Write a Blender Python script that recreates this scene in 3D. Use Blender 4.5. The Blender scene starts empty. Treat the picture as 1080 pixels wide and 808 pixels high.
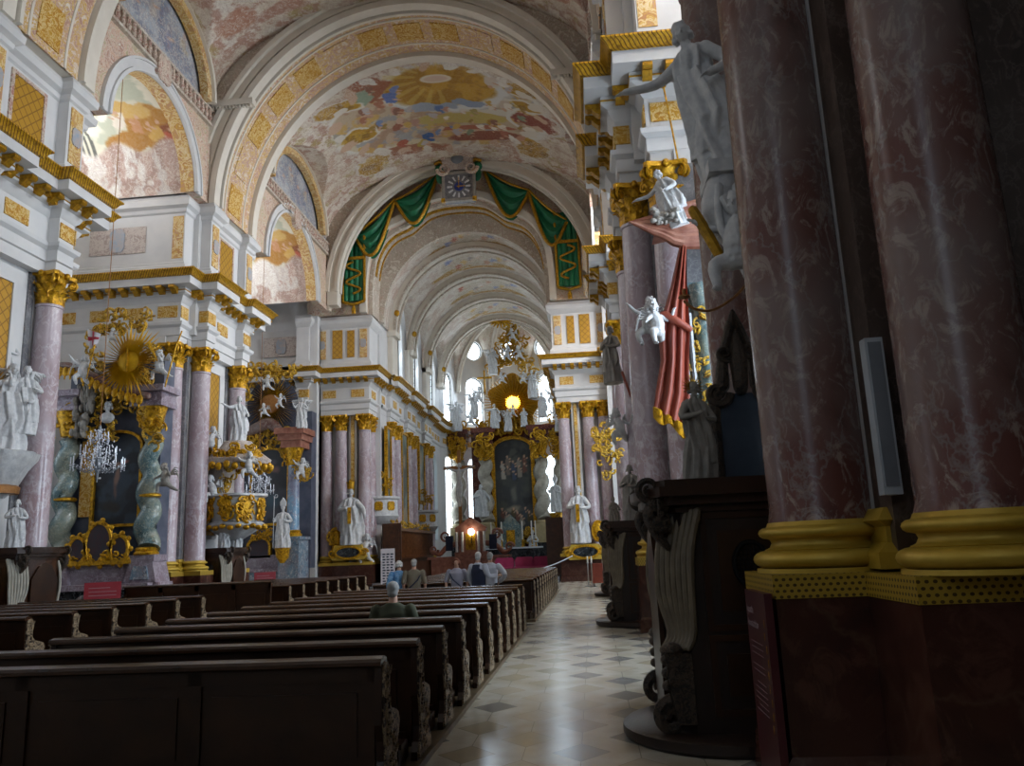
import bpy, bmesh, math, random
import numpy as np
from mathutils import Vector, Matrix
sin, cos, PI = math.sin, math.cos, math.pi
SC = bpy.context.scene
C = SC.collection
random.seed(7)

# ---------------------------------------------------------------- camera
cam_d = bpy.data.cameras.new('camera'); cam = bpy.data.objects.new('camera', cam_d); C.objects.link(cam)
def _n(v): return v / np.linalg.norm(v)
FPX = 850.0
_Y = _n(np.array([625.5 - 540, -(578 - 404), -FPX]))
_yv = 404 - ((372 - 540) * (625.5 - 540) + FPX * FPX) / (578 - 404)
_Z = _n(np.array([372 - 540, -(_yv - 404), -FPX]))
if _Z[1] < 0: _Z = -_Z
_X = np.cross(_Y, _Z)
_R = np.stack([_X, _Y, _Z])
mw = Matrix.Identity(4)
for i in range(3):
    for j in range(3): mw[i][j] = float(_R[i][j])
mw[2][3] = 1.6
cam.matrix_world = mw
cam_d.sensor_width = 36; cam_d.lens = FPX / 1080 * 36; cam_d.clip_start = 0.05; cam_d.clip_end = 300
SC.camera = cam

# ---------------------------------------------------------------- view, world, daylight
SC.view_settings.view_transform = 'Standard'
try: SC.view_settings.look = 'None'
except Exception: pass
SC.view_settings.gamma = 1.0
SC.view_settings.use_curve_mapping = False
SC.view_settings.exposure = 0.42
cy = SC.cycles
cy.use_denoising = True
cy.max_bounces = 6; cy.diffuse_bounces = 4; cy.glossy_bounces = 3; cy.transmission_bounces = 4; cy.transparent_max_bounces = 8
cy.caustics_reflective = False; cy.caustics_refractive = False
cy.sample_clamp_indirect = 4.0
wd = bpy.data.worlds.new('sky'); SC.world = wd; wd.use_nodes = True
bgn = wd.node_tree.nodes['Background']; bgn.inputs[0].default_value = (0.72, 0.86, 1.0, 1); bgn.inputs[1].default_value = 1.6

XC = -6.05                      # the axis of the church
def daylight(name, loc, target, w, h, power, col=(0.68, 0.83, 1.0), spread=160):
    l = bpy.data.lights.new(name, 'AREA'); l.shape = 'RECTANGLE'; l.size = w; l.size_y = h; l.energy = power; l.color = col
    o = bpy.data.objects.new(name, l); C.objects.link(o); o.location = loc
    d = Vector(target) - Vector(loc)
    o.rotation_euler = d.to_track_quat('-Z', 'Y').to_euler()
    l.spread = math.radians(spread)
    return o
# daylight entering by the windows of the chapels and galleries
RP, LP = 420, 30
for yb in (11.6, 22.1, 34.5):
    daylight('daylight_chapel_south', (6.3, yb, 5.0), (-4, yb, 2.0), 2.6, 6.0, RP * 1.2)
    daylight('daylight_gallery_south', (6.3, yb, 16.0), (-8, yb, 19.5), 2.8, 4.0, RP * (2.4 if yb < 12 else 3.9), (.9, .94, 1.0), 180)
for yb in (1.5, -9):
    daylight('daylight_gallery_south', (6.3, yb, 16.3), (-10, yb + 3, 16.0), 2.8, 4.5, RP * 1.8, (.8, .9, 1.0), 170)
for yb in (11.6, 22.6, 35.3):
    daylight('daylight_chapel_north', (-18.3, yb, 6.0), (-9, yb, 3.0), 2.2, 5.0, LP * 1.2)
    daylight('daylight_gallery_north', (-18.3, yb, 15.8), (-9, yb, 19.0), 2.8, 3.6, LP * 6, (.95, .96, 1.0), 180)
# added fill lamp behind the viewer, before the closed west wall
daylight('fill_lamp_west', (-7.0, -14.6, 12.0), (-12, 22, 14.0), 5.0, 6.0, 150)
# choir and apse windows
for yb in (48.0, 53.4, 58.6):
    daylight('daylight_choir_north', (-11.9, yb, 13.4), (-5, yb, 10), 1.8, 4.2, 90)
    daylight('daylight_choir_south', (-0.2, yb, 13.4), (-7, yb, 10), 1.8, 4.2, 160)
for a in (-45, 0, 45):
    x = XC + 4.6 * sin(math.radians(a)); y = 61.5 + 4.6 * cos(math.radians(a))
    daylight('daylight_apse', (x, y, 14.5), (XC, 50, 8), 1.6, 4.0, 120)

# ---------------------------------------------------------------- materials
def lin(c): return tuple(((v / 12.92) if v <= 0.04045 else ((v + 0.055) / 1.055) ** 2.4) for v in c[:3]) + (1.0,)
def H(s): return lin(tuple(int(s[i:i + 2], 16) / 255 for i in (0, 2, 4)))
class NT:
    def __init__(s, name):
        s.m = bpy.data.materials.new(name); s.m.use_nodes = True; s.t = s.m.node_tree; s.n = s.t.nodes
        s.b = s.n['Principled BSDF']; s.co = s.n.new('ShaderNodeTexCoord').outputs['Object']
    def link(s, a, b): s.t.links.new(a, b)
    def put(s, sock, v):
        if isinstance(v, bpy.types.NodeSocket): s.link(v, sock)
        else: sock.default_value = v
    def math(s, op, a, b=0.0, c=None):
        n = s.n.new('ShaderNodeMath'); n.operation = op; s.put(n.inputs[0], a); s.put(n.inputs[1], b)
        if c is not None: s.put(n.inputs[2], c)
        return n.outputs[0]
    def scale(s, v, xyz, loc=(0, 0, 0), rot=(0, 0, 0)):
        n = s.n.new('ShaderNodeMapping'); s.link(v, n.inputs[0]); n.inputs['Location'].default_value = loc
        n.inputs['Rotation'].default_value = rot; n.inputs['Scale'].default_value = xyz; return n.outputs[0]
    def noise(s, sc=4, det=5, rough=.55, dist=0, v=None, out='Fac'):
        n = s.n.new('ShaderNodeTexNoise'); s.link(v or s.co, n.inputs['Vector']); n.inputs['Scale'].default_value = sc
        n.inputs['Detail'].default_value = det; n.inputs['Roughness'].default_value = rough; n.inputs['Distortion'].default_value = dist
        return n.outputs[out]
    def vor(s, sc=4, feat='F1', v=None, out='Distance', rnd=1.0):
        n = s.n.new('ShaderNodeTexVoronoi'); n.feature = feat; s.link(v or s.co, n.inputs['Vector']); n.inputs['Scale'].default_value = sc
        n.inputs['Randomness'].default_value = rnd
        return n.outputs[out]
    def ramp(s, f, stops, mode='LINEAR'):
        n = s.n.new('ShaderNodeValToRGB'); r = n.color_ramp; r.interpolation = mode; s.link(f, n.inputs[0])
        while len(r.elements) < len(stops): r.elements.new(0.5)
        for e, (p, c) in zip(r.elements, stops): e.position = p; e.color = c if len(c) == 4 else H(c)
        return n.outputs[0]
    def mix(s, f, a, b, mode='MIX'):
        n = s.n.new('ShaderNodeMix'); n.data_type = 'RGBA'; n.blend_type = mode
        s.put(n.inputs[0], f); s.put(n.inputs[6], a); s.put(n.inputs[7], b); return n.outputs[2]
    def bump(s, h, st=.3, d=.02):
        n = s.n.new('ShaderNodeBump'); n.inputs['Strength'].default_value = st; n.inputs['Distance'].default_value = d
        s.link(h, n.inputs['Height']); s.link(n.outputs[0], s.b.inputs['Normal'])
    def done(s, col=None, rough=.5, metal=0.0, spec=None):
        if col is not None: s.put(s.b.inputs['Base Color'], col)
        s.put(s.b.inputs['Roughness'], rough); s.b.inputs['Metallic'].default_value = metal
        if spec is not None: s.b.inputs['Specular IOR Level'].default_value = spec
        return s.m
M = {}
def simple(name, c1, c2=None, rough=.5, metal=0.0, sc=3, bump=0, bsc=None, det=4, spec=None):
    t = NT(name); c2 = c2 or c1
    col = t.ramp(t.noise(sc, det, .6), [(.3, c1), (.7, c2)])
    if bump: t.bump(t.noise(bsc or sc * 4, 4), bump, .02)
    M[name] = t.done(col, rough, metal, spec); return M[name]
def marble(name, dark, mid, pale, vein, sc=1.5, rough=.16, streak=.6, vein_w=.5, spec=.5):
    t = NT(name)
    v = t.scale(t.co, (1, 1, streak))
    n1 = t.noise(sc, 7, .62, .9, v)
    n2 = t.noise(sc * 2.3, 8, .7, 1.6, t.scale(t.co, (1, 1, streak), (4.1, 2.2, 7.7)))
    n3 = t.noise(sc * .45, 3, .5, .3, v)
    a = t.ramp(n1, [(.30, dark), (.47, mid), (.6, mid), (.78, pale)])
    b = t.mix(t.ramp(n2, [(.52, (0, 0, 0, 1)), (.62, (1, 1, 1, 1))]), a, H(pale))
    c = t.mix(t.ramp(n3, [(.42, (0, 0, 0, 1)), (.62, (vein_w, vein_w, vein_w, 1))]), b, H(vein))
    w = t.vor(sc * 1.3, 'DISTANCE_TO_EDGE', t.mix(.35, v, t.noise(sc * 2, 4, .6, 0, v, 'Color')))
    c = t.mix(t.ramp(w, [(0, (.55, .55, .55, 1)), (.035, (0, 0, 0, 1))]), c, H(vein))
    M[name] = t.done(c, rough, 0, spec); return M[name]
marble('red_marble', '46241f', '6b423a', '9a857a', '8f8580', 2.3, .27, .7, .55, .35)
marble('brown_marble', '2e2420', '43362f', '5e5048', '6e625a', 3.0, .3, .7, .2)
simple('speaker_grey', 'a4abb2', 'b0b6bc', .45)
marble('lilac_marble', '8a6f73', 'a48c90', 'c4b6ba', 'c9c3cb', 1.7, .25, .6, .45)  # same red column marble, with the bluish light put into its colour
marble('dark_red_marble', '3a1512', '56251e', '7a4034', '86604f', 2.0, .16, 1, .15)
marble('plinth_marble', '2c1713', '43251d', '54342a', '5e4436', 1.2, .22, 1, .15)
marble('grey_marble', '4a4c50', '6a6a6e', '8a8686', '9a9a9a', 2.5, .25, 1, .3)
marble('blue_marble', '3f5368', '6f8698', 'b7bcc0', 'a07f76', 3.0, .25, .7, .3)
marble('green_marble', '2a3a3c', '5a7478', '9aa8a4', 'b0a88c', 3.2, .22, .8, .4)
marble('black_marble', '0d1013', '181c20', '2a2d30', '8d9296', 3.0, .15, 1, .1)
marble('altar_marble', '5a4a52', '84727c', 'a99ea8', 'c0bcc6', 2.6, .3, 1, .3)
simple('plaster_white', 'c9c8c8', 'd6d4d2', .75, 0, 1.2)
simple('plaster_warm', 'd2c9bb', 'ddd5c8', .8, 0, 1.5)
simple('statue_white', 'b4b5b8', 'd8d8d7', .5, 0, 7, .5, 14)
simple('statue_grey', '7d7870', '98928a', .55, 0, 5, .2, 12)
simple('statue_brown', '5e5347', '7b6f60', .5, 0, 6, .2, 12)
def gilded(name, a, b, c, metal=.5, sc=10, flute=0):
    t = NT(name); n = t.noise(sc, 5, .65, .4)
    col = t.ramp(n, [(.34, a), (.46, b), (.62, c)])  # darkest stop paints shaded crevices into the gold, scattered by noise
    if flute:
        sx = t.n.new('ShaderNodeSeparateXYZ'); t.link(t.co, sx.inputs[0]); f = t.math('FRACT', t.math('MULTIPLY', t.math('ADD', sx.outputs[0], sx.outputs[1]), flute)); k = t.math('LESS_THAN', f, .28)
        col = t.mix(k, col, H('6a4608')); t.bump(t.math('ADD', t.math('MULTIPLY', k, -1.0), n), .6, .03)
    else: t.bump(n, .7, .03)
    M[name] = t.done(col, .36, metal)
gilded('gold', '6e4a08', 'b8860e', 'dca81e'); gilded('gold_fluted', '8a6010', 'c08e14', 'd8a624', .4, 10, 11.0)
simple('gold_plain', 'b8962e', 'd2b04a', .42, .35, 3, .15, 14)
simple('gold_leaf_dark', '8a6510', 'c8951a', .4, .5, 12, .8, 18)
simple('copper_brown', '8a5a2c', 'a8743c', .45, .3, 12, .6, 18)
simple('wood', '241308', '38200f', .33, 0, 3, .1, 20, spec=.4)
simple('wood_top', '2c1a0e', '442a18', .25, 0, 3, .06, 20, spec=.5)
simple('wood_dark', '190f0a', '2a1a12', .4, 0, 4, .15, 25)
simple('wood_light', '8a6a44', 'a5845a', .5, 0, 4)
simple('stall_wood', '2a1508', '4c2a12', .4, 0, 5, .2, 20)
simple('iron', '17181a', '222326', .4, .6)
simple('red_cloth', '7a3020', '9a4a34', .55, 0, 1.5, .1, 6)
simple('red_sign', '43141a', '4a181e', .4)
simple('sign_text', '8a7478', '8a7478', .7)
simple('green_cloth', '0f5a3c', '1c7a52', .5, 0, 1.5)
simple('skin', 'b58a74', 'c59a82', .6)
simple('hair_grey', '8d8b88', 'a9a7a3', .8, 0, 20)
simple('hair_white', 'b9b7b4', 'cfcdc9', .8, 0, 20)
simple('hair_red', '6a3a26', '84492f', .8, 0, 20)
simple('shirt_green', '3f4230', '4a4d3a', .85)
simple('shirt_blue', '2f6fa8', '8fb6d6', .85, 0, 12)
simple('navy_cloth', '131b33', '1b2440', .8)
simple('beige_cloth', '6f6656', '7d7463', .85)
simple('grey_top', '8f8d99', '9b99a6', .85)
simple('shirt_white', 'b9bdc9', 'c7cbd5', .8)
simple('trousers_dark', '22232b', '2c2d36', .8)
simple('magenta_cloth', '7e1542', '93204f', .7)
simple('grey_metal', '6f757c', '7b8188', .4, .2)
simple('kerb_wood', '4a3c2c', '6a5a42', .4, 0, 6)
simple('flag_white', 'c9c5cc', 'd6d2d8', .8)
simple('flag_red', 'a02030', 'a8283a', .7)
simple('blue_enamel', '1c2c66', '2c3e86', .5)
simple('rope_red', '8a1a26', '96222e', .7)
simple('candle', 'd8d4c8', 'e2ded2', .5)
simple('white_cloth', 'c8ccd4', 'd4d8e0', .8)
def carved(name, hi, lo, sc=9):
    t = NT(name)
    w = t.mix(.3, t.co, t.noise(sc * .7, 3, .6, 0, t.co, 'Color'))
    f = t.noise(sc, 4, .62, 1.8, w)
    col = t.ramp(f, [(.42, lo), (.5, hi), (.58, hi), (.66, lo)])
    t.bump(f, 1.0, .04); M[name] = t.done(col, .45)
carved('wood_carved', 'a08a6c', '2a1a10', 9)
carved('confessional_carving', '4a3a2c', '16100a', 12)
carved('stucco_relief', 'c9bdb4', 'a8968e', 7)
carved('gilt_rocaille', 'dcae2c', '6f4a10', 9)
def ornament(name, base, cols, sc=3.2, bumpy=.25):
    """painted arabesques in stucco: broad ground with alternating fine tints"""
    t = NT(name)
    f = t.noise(sc, 6, .62, 1.4)
    st = [(.28, base)]
    p = .36
    for c in cols: st += [(p, base), (p + .035, c), (p + .06, c)]; p += .105
    st.append((min(p, .97), base))
    col = t.ramp(f, st[:31])
    g = t.ramp(t.noise(sc * .3, 2), [(.4, (0, 0, 0, 1)), (.65, (.3, .3, .3, 1))])
    col = t.mix(g, col, H(cols[-1]))
    t.bump(f, bumpy, .05); M[name] = t.done(col, .75)
ornament('stucco_pink', 'd8cebf', ['b0806e', 'cba58e', 'b3a27c'], 2.6)
ornament('stucco_pale', 'c9beb0', ['b59c8c', 'a89a86', 'd8d0c4'], 3.4)
ornament('gold_pattern', 'c4962c', ['a86f20', 'd8c08a', 'b5821c'], 5)
ornament('soffit_pink', 'd4c0ac', ['b08270', 'caa24a', 'ddd2c2', 'b98d78'], 3.6)
ornament('gold_pink_pattern', 'c9a24a', ['b98a72', 'dcc9a4', 'b07858', 'cfa030'], 3.2)
ornament('pink_pattern', 'c9b0a0', ['a8766a', 'd4c6b4', '9c8a7c'], 5)
def lattice(name, a, b, step=.22, wd=.14):
    t = NT(name); sx = t.n.new('ShaderNodeSeparateXYZ'); t.link(t.co, sx.inputs[0]); x, y, z = sx.outputs
    h = t.math('ADD', x, y)
    def band(s):
        q = t.math('FRACT', t.math('DIVIDE', s, step * 1.414)); return t.math('LESS_THAN', q, wd)
    k = t.math('MAXIMUM', band(t.math('ADD', h, z)), band(t.math('SUBTRACT', h, z)))
    t.bump(k, .5, .02); M[name] = t.done(t.mix(k, H(a), H(b)), .5, .25)
lattice('gold_lattice', 'b98b2a', '8d6420')
def diaper(name, a, b, step=.045):
    t = NT(name); sx = t.n.new('ShaderNodeSeparateXYZ'); t.link(t.co, sx.inputs[0]); h = t.math('DIVIDE', t.math('ADD', sx.outputs[0], sx.outputs[1]), step); z = t.math('DIVIDE', sx.outputs[2], step * .8)
    row = t.math('FLOOR', z); h2 = t.math('ADD', h, t.math('MULTIPLY', row, .5))
    u = t.math('SUBTRACT', t.math('FRACT', h2), .5); v = t.math('SUBTRACT', t.math('FRACT', z), .5)
    k = t.math('LESS_THAN', t.math('ADD', t.math('MULTIPLY', u, u), t.math('MULTIPLY', v, v)), .075)
    t.bump(k, .4, .01); M[name] = t.done(t.mix(k, H(a), H(b)), .5, .25)
diaper('gilt_diaper', 'b0902e', '4e380c')
def painted(name, rough=.8):
    t = NT(name); a = t.n.new('ShaderNodeVertexColor'); a.layer_name = 'paint'
    n = t.noise(9, 5, .7)
    col = t.mix(t.ramp(n, [(.35, (0, 0, 0, 1)), (.7, (.14, .14, .14, 1))]), a.outputs[0], H('e0d6c4') if rough > .5 else H('50483c'))
    if rough > .5:
        f = t.noise(3.4, 6, .62, 1.5); k = t.ramp(f, [(.36, (0, 0, 0, 1)), (.40, (.5, .5, .5, 1)), (.43, (0, 0, 0, 1)), (.50, (0, 0, 0, 1)), (.53, (.6, .6, .6, 1)), (.555, (0, 0, 0, 1)), (.62, (.5, .5, .5, 1)), (.66, (0, 0, 0, 1))])
        col = t.mix(t.math('MULTIPLY', k, a.outputs[1]), col, H('9a6e5c')); f2 = t.noise(4.3, 6, .6, 1.2, t.scale(t.co, (1, 1, 1), (5, 3, 1)))
        col = t.mix(t.math('MULTIPLY', t.ramp(f2, [(.5, (0, 0, 0, 1)), (.54, (.7, .7, .7, 1)), (.58, (0, 0, 0, 1))]), a.outputs[1]), col, H('e0d8ca')); t.bump(f, .35, .05)
    M[name] = t.done(col, rough); return M[name]
painted('fresco'); painted('canvas', .4)
# stone floor: grey lozenges between pale lozenges, laid like tumbling blocks
def floor_mat():
    t = NT('floor_stone'); sx = t.n.new('ShaderNodeSeparateXYZ'); t.link(t.co, sx.inputs[0]); x, y, _ = sx.outputs
    A, B = .465, .5
    def lat(ox, oy):
        u = t.math('DIVIDE', t.math('SUBTRACT', x, ox), 2 * A); v = t.math('DIVIDE', t.math('SUBTRACT', y, oy), 2 * B)
        iu = t.math('ROUND', u); iv = t.math('ROUND', v)
        du = t.math('MULTIPLY', t.math('ABSOLUTE', t.math('SUBTRACT', u, iu)), 2 * A)
        dv = t.math('MULTIPLY', t.math('ABSOLUTE', t.math('SUBTRACT', v, iv)), 2 * B)
        d = t.math('ADD', t.math('DIVIDE', du, .235), t.math('DIVIDE', dv, .29))
        cb = t.n.new('ShaderNodeCombineXYZ'); t.link(iu, cb.inputs[0]); t.link(iv, cb.inputs[1]); cb.inputs[2].default_value = ox
        return d, du, cb.outputs[0]
    d1, u1, c1 = lat(-.19, 8.95); d2, u2, c2 = lat(.275, 8.45)
    first = t.math('LESS_THAN', d1, d2)
    d = t.math('MINIMUM', d1, d2)
    mv = t.n.new('ShaderNodeMix'); mv.data_type = 'VECTOR'; t.link(first, mv.inputs[0]); t.link(c2, mv.inputs[4]); t.link(c1, mv.inputs[5])
    wn = t.n.new('ShaderNodeTexWhiteNoise'); t.link(mv.outputs[1], wn.inputs[0])
    dia = t.ramp(wn.outputs[0], [(0, '7e7c78'), (.22, '9a8f7c'), (.4, '858079'), (.6, 'a89c84'), (.75, 'b8ad9a'), (1, '908a84')], 'CONSTANT')
    ind = t.math('LESS_THAN', d, 1.0)
    w2 = t.noise(.9, 2)
    pale = t.ramp(w2, [(.35, 'b5aa97'), (.5, 'c4bdae'), (.65, 'a99e8a')])
    col = t.mix(ind, pale, dia)
    j1 = t.math('LESS_THAN', t.math('ABSOLUTE', t.math('SUBTRACT', d, 1.0)), .022)
    um = t.math('MINIMUM', u1, u2)
    j2 = t.math('MULTIPLY', t.math('LESS_THAN', um, .004), t.math('GREATER_THAN', d, 1.0))
    j = t.math('MAXIMUM', j1, j2)
    col = t.mix(t.math('MULTIPLY', j, .55), col, H('4a443c'))
    col = t.mix(t.ramp(t.noise(5, 6, .7), [(.4, (0, 0, 0, 1)), (.75, (.35, .35, .35, 1))]), col, H('8a8070'))
    r = t.math('ADD', t.math('MULTIPLY', t.noise(1.1, 2, .5), .12), .16)
    M['floor_stone'] = t.done(col, r, 0, .5)
floor_mat()
def glass_lit(name, col, s):
    t = NT(name); t.b.inputs['Emission Color'].default_value = col; t.b.inputs['Emission Strength'].default_value = s
    M[name] = t.done(H('c8d4dc'), .3)
glass_lit('window_glass', (0.80, 0.92, 1.0, 1), 2.2)
glass_lit('window_glass_dim', (0.55, 0.78, 0.92, 1), .6)
glass_lit('lamp_glow', (1.0, 0.93, 0.75, 1), 9.0)
glass_lit('golden_window', (1.0, 0.62, 0.05, 1), 3.0)
t = NT('crystal'); t.b.inputs['Transmission Weight'].default_value = .6; M['crystal'] = t.done(H('d8dce6'), .08, 0, .9)

simple('blue_enamel_pale', '8fa2b4', 'b8a8a0', .6, 0, 6)
simple('pilaster_wood', '5c5140', '7a6d58', .5, 0, 5)
simple('carved_light', 'a09a8c', 'b8b2a4', .6, 0, 5)
simple('mirror_grey', '4a5868', '5c6a7a', .15, .4, 2)
simple('canopy_marble', '7a4434', 'a87460', .4, 0, 4)
simple('red_sign2', '7e1622', '8a1a28', .5)
simple('dark_altar', '3c4656', '5e6070', .4, 0, 2)
simple('dark_picture', '4a2a2c', '2c3440', .4, 0, 4)
simple('gold_sun', 'c99708', 'e0ae14', .4, .3, 6)
marble('blue_column', '3a6488', '6f93ae', 'b4bcc6', '8a6f78', 1.6, .25, .6, .5)
simple('crystal_bright', 'd4d8e4', 'e8eaf2', .12, 0, 20, spec=1)
simple('stall_wood2', '4a2812', '7a4a24', .4, 0, 6)
simple('cream_column', '8e887c', 'bdb6a6', .35, 0, 3)
simple('altar_cream', '9a8c68', 'b8a880', .5, 0, 3, .4, 8)
# ---------------------------------------------------------------- mesh helpers
class MB:
    def __init__(s): s.v = []; s.f = []; s.m = Matrix.Identity(4)
    def at(s, loc=(0, 0, 0), rz=0, rx=0, ry=0, sc=1):
        s.m = Matrix.Translation(loc) @ Matrix.Rotation(rz, 4, 'Z') @ Matrix.Rotation(ry, 4, 'Y') @ Matrix.Rotation(rx, 4, 'X')
        if sc != 1: s.m = s.m @ (Matrix.Diagonal((*sc, 1)) if hasattr(sc, '__len__') else Matrix.Scale(sc, 4))
        return s
    def add(s, vs, fs):
        b = len(s.v); s.v += [tuple(s.m @ Vector(p)) for p in vs]; s.f += [tuple(i + b for i in f) for f in fs]; return s
    def box(s, x0, x1, y0, y1, z0, z1):
        return s.add([(x0, y0, z0), (x1, y0, z0), (x1, y1, z0), (x0, y1, z0), (x0, y0, z1), (x1, y0, z1), (x1, y1, z1), (x0, y1, z1)],
                     [(0, 3, 2, 1), (4, 5, 6, 7), (0, 1, 5, 4), (1, 2, 6, 5), (2, 3, 7, 6), (3, 0, 4, 7)])
    def cbox(s, c, d): return s.box(c[0] - d[0] / 2, c[0] + d[0] / 2, c[1] - d[1] / 2, c[1] + d[1] / 2, c[2] - d[2] / 2, c[2] + d[2] / 2)
    def prism(s, pts, a, b, axis='y'):
        """extrude a 2D outline; axis y: pts are (x,z); axis x: (y,z); axis z: (x,y)"""
        f = {'y': lambda p, t: (p[0], t, p[1]), 'x': lambda p, t: (t, p[0], p[1]), 'z': lambda p, t: (p[0], p[1], t)}[axis]
        n = len(pts); vs = [f(p, a) for p in pts] + [f(p, b) for p in pts]
        return s.add(vs, [tuple(range(n))[::-1], tuple(range(n, 2 * n))] + [(i, (i + 1) % n, n + (i + 1) % n, n + i) for i in range(n)])
    def lathe(s, prof, c=(0, 0, 0), n=24, a0=0, a1=2 * PI, sq=None):
        full = abs(a1 - a0 - 2 * PI) < 1e-6; k = n if full else n + 1; vs = []; fs = []
        for r, z in prof:
            for i in range(k):
                a = a0 + (a1 - a0) * i / n; rr = r * (sq(a) if sq else 1)
                vs.append((c[0] + rr * cos(a), c[1] + rr * sin(a), c[2] + z))
        for j in range(len(prof) - 1):
            for i in range(n):
                i2 = (i + 1) % k; fs.append((j * k + i, j * k + i2, (j + 1) * k + i2, (j + 1) * k + i))
        if full: fs.append(tuple(range(k))[::-1]); fs.append(tuple((len(prof) - 1) * k + i for i in range(k)))
        return s.add(vs, fs)
    def tube(s, pts, r, n=8, cap=True, flat=None):
        pts = [Vector(p) for p in pts]; k = len(pts)
        rs = list(r) if hasattr(r, '__len__') else [r] * k
        vs = []; up = Vector((0, 0, 1)); prev = None
        for i, p in enumerate(pts):
            d = (pts[min(i + 1, k - 1)] - pts[max(i - 1, 0)])
            d = d.normalized() if d.length > 1e-9 else Vector((0, 0, 1))
            if prev is None:
                a = up if abs(d.z) < .9 else Vector((0, 1, 0)); u = d.cross(a).normalized()
            else:
                u = prev - d * prev.dot(d); u = u.normalized() if u.length > 1e-6 else d.cross(up).normalized()
            prev = u; w = d.cross(u)
            for j in range(n):
                a = 2 * PI * j / n; vs.append(tuple(p + (u * cos(a) + w * sin(a) * (flat or 1)) * rs[i]))
        fs = [(i * n + j, i * n + (j + 1) % n, (i + 1) * n + (j + 1) % n, (i + 1) * n + j) for i in range(k - 1) for j in range(n)]
        if cap: fs += [tuple(range(n))[::-1], tuple((k - 1) * n + j for j in range(n))]
        return s.add(vs, fs)
    def ell(s, c, r, rz=0, rx=0, ry=0, n=12, m=8):
        if not hasattr(r, '__len__'): r = (r, r, r)
        q = Matrix.Translation(c) @ Matrix.Rotation(rz, 4, 'Z') @ Matrix.Rotation(ry, 4, 'Y') @ Matrix.Rotation(rx, 4, 'X')
        vs = [q @ Vector((0, 0, -r[2]))]
        for j in range(1, m):
            p = -PI / 2 + PI * j / m
            for i in range(n):
                a = 2 * PI * i / n; vs.append(q @ Vector((r[0] * cos(p) * cos(a), r[1] * cos(p) * sin(a), r[2] * sin(p))))
        vs.append(q @ Vector((0, 0, r[2]))); fs = []
        for i in range(n): fs.append((0, 1 + (i + 1) % n, 1 + i))
        for j in range(m - 2):
            for i in range(n): a = 1 + j * n + i; b = 1 + j * n + (i + 1) % n; fs.append((a, b, b + n, a + n))
        t = len(vs) - 1
        for i in range(n): fs.append((t, 1 + (m - 2) * n + i, 1 + (m - 2) * n + (i + 1) % n))
        return s.add(vs, fs)
    def sweep(s, path, prof, closed=False, flip=False):
        """mitred moulding: path [(x,y)], prof [(offset to the right of the path, z)]"""
        n = len(path); P = [Vector((p[0], p[1])) for p in path]; nr = []
        for i in range(n):
            def nn(a, b): d = (P[b] - P[a]).normalized(); return Vector((d.y, -d.x))
            if closed: a = nn((i - 1) % n, i); b = nn(i, (i + 1) % n)
            else:
                a = nn(i - 1, i) if i else nn(0, 1); b = nn(i, i + 1) if i < n - 1 else nn(n - 2, n - 1)
            m = a + b; q = m / max(.3, m.dot(a)) if m.length > 1e-6 else a; nr.append(q)
        k = len(prof); vs = []
        for i in range(n):
            for o, z in prof: q = P[i] + nr[i] * o; vs.append((q.x, q.y, z))
        fs = []
        for i in range(n if closed else n - 1):
            i2 = (i + 1) % n
            for j in range(k - 1): fs.append((i * k + j, i2 * k + j, i2 * k + j + 1, i * k + j + 1))
        return s.add(vs, fs)
    def arc(s, c, r0, r1, y0, y1, a0=0, a1=PI, n=48, ky=1.0):
        """solid half ring in the XZ plane between y0 and y1"""
        vs = []; fs = []
        for i in range(n + 1):
            a = a0 + (a1 - a0) * i / n
            for r in (r0, r1):
                for y in (y0, y1): vs.append((c[0] + r * cos(a), y, c[2] + r * ky * sin(a)))
        for i in range(n):
            b = i * 4; e = b + 4
            fs += [(b, b + 1, e + 1, e), (b + 2, e + 2, e + 3, b + 3), (b, e, e + 2, b + 2), (b + 1, b + 3, e + 3, e + 1)]
        fs += [(0, 2, 3, 1), (n * 4, n * 4 + 1, n * 4 + 3, n * 4 + 2)]
        return s.add(vs, fs)
    def mesh(s, name, mat=None, smooth=True, ang=40):
        me = bpy.data.meshes.new(name); me.from_pydata(s.v, [], s.f); me.update()
        b = bmesh.new(); b.from_mesh(me); bmesh.ops.recalc_face_normals(b, faces=b.faces); b.to_mesh(me); b.free()
        if mat: me.materials.append(M[mat])
        if smooth:
            for p in me.polygons: p.use_smooth = True
            try: me.set_sharp_from_angle(angle=math.radians(ang))
            except Exception: pass
        return me
    def build(s, name, mat, parent=None, loc=None, smooth=True, ang=40):
        return obj(name, s.mesh(name, mat, smooth, ang), parent, loc)
def obj(name, me, parent=None, loc=None):
    o = bpy.data.objects.new(name, me); C.objects.link(o)
    if parent: o.parent = parent
    if loc: o.location = loc
    return o
def tag(o, label, cat, group=None, kind=None):
    if label: o['label'] = label
    if cat: o['category'] = cat
    if group: o['group'] = group
    if kind: o['kind'] = kind
    return o
def thing(name, label, cat, loc=(0, 0, 0), rz=0, group=None, sx=1):
    o = bpy.data.objects.new(name, None); C.objects.link(o); o.empty_display_size = .2
    o.location = loc; o.rotation_euler = (0, 0, rz)
    if sx != 1: o.scale = (sx, 1, 1) if not hasattr(sx, '__len__') else sx
    return tag(o, label, cat, group)
def struct(o): o['kind'] = 'structure'; return o
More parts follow.
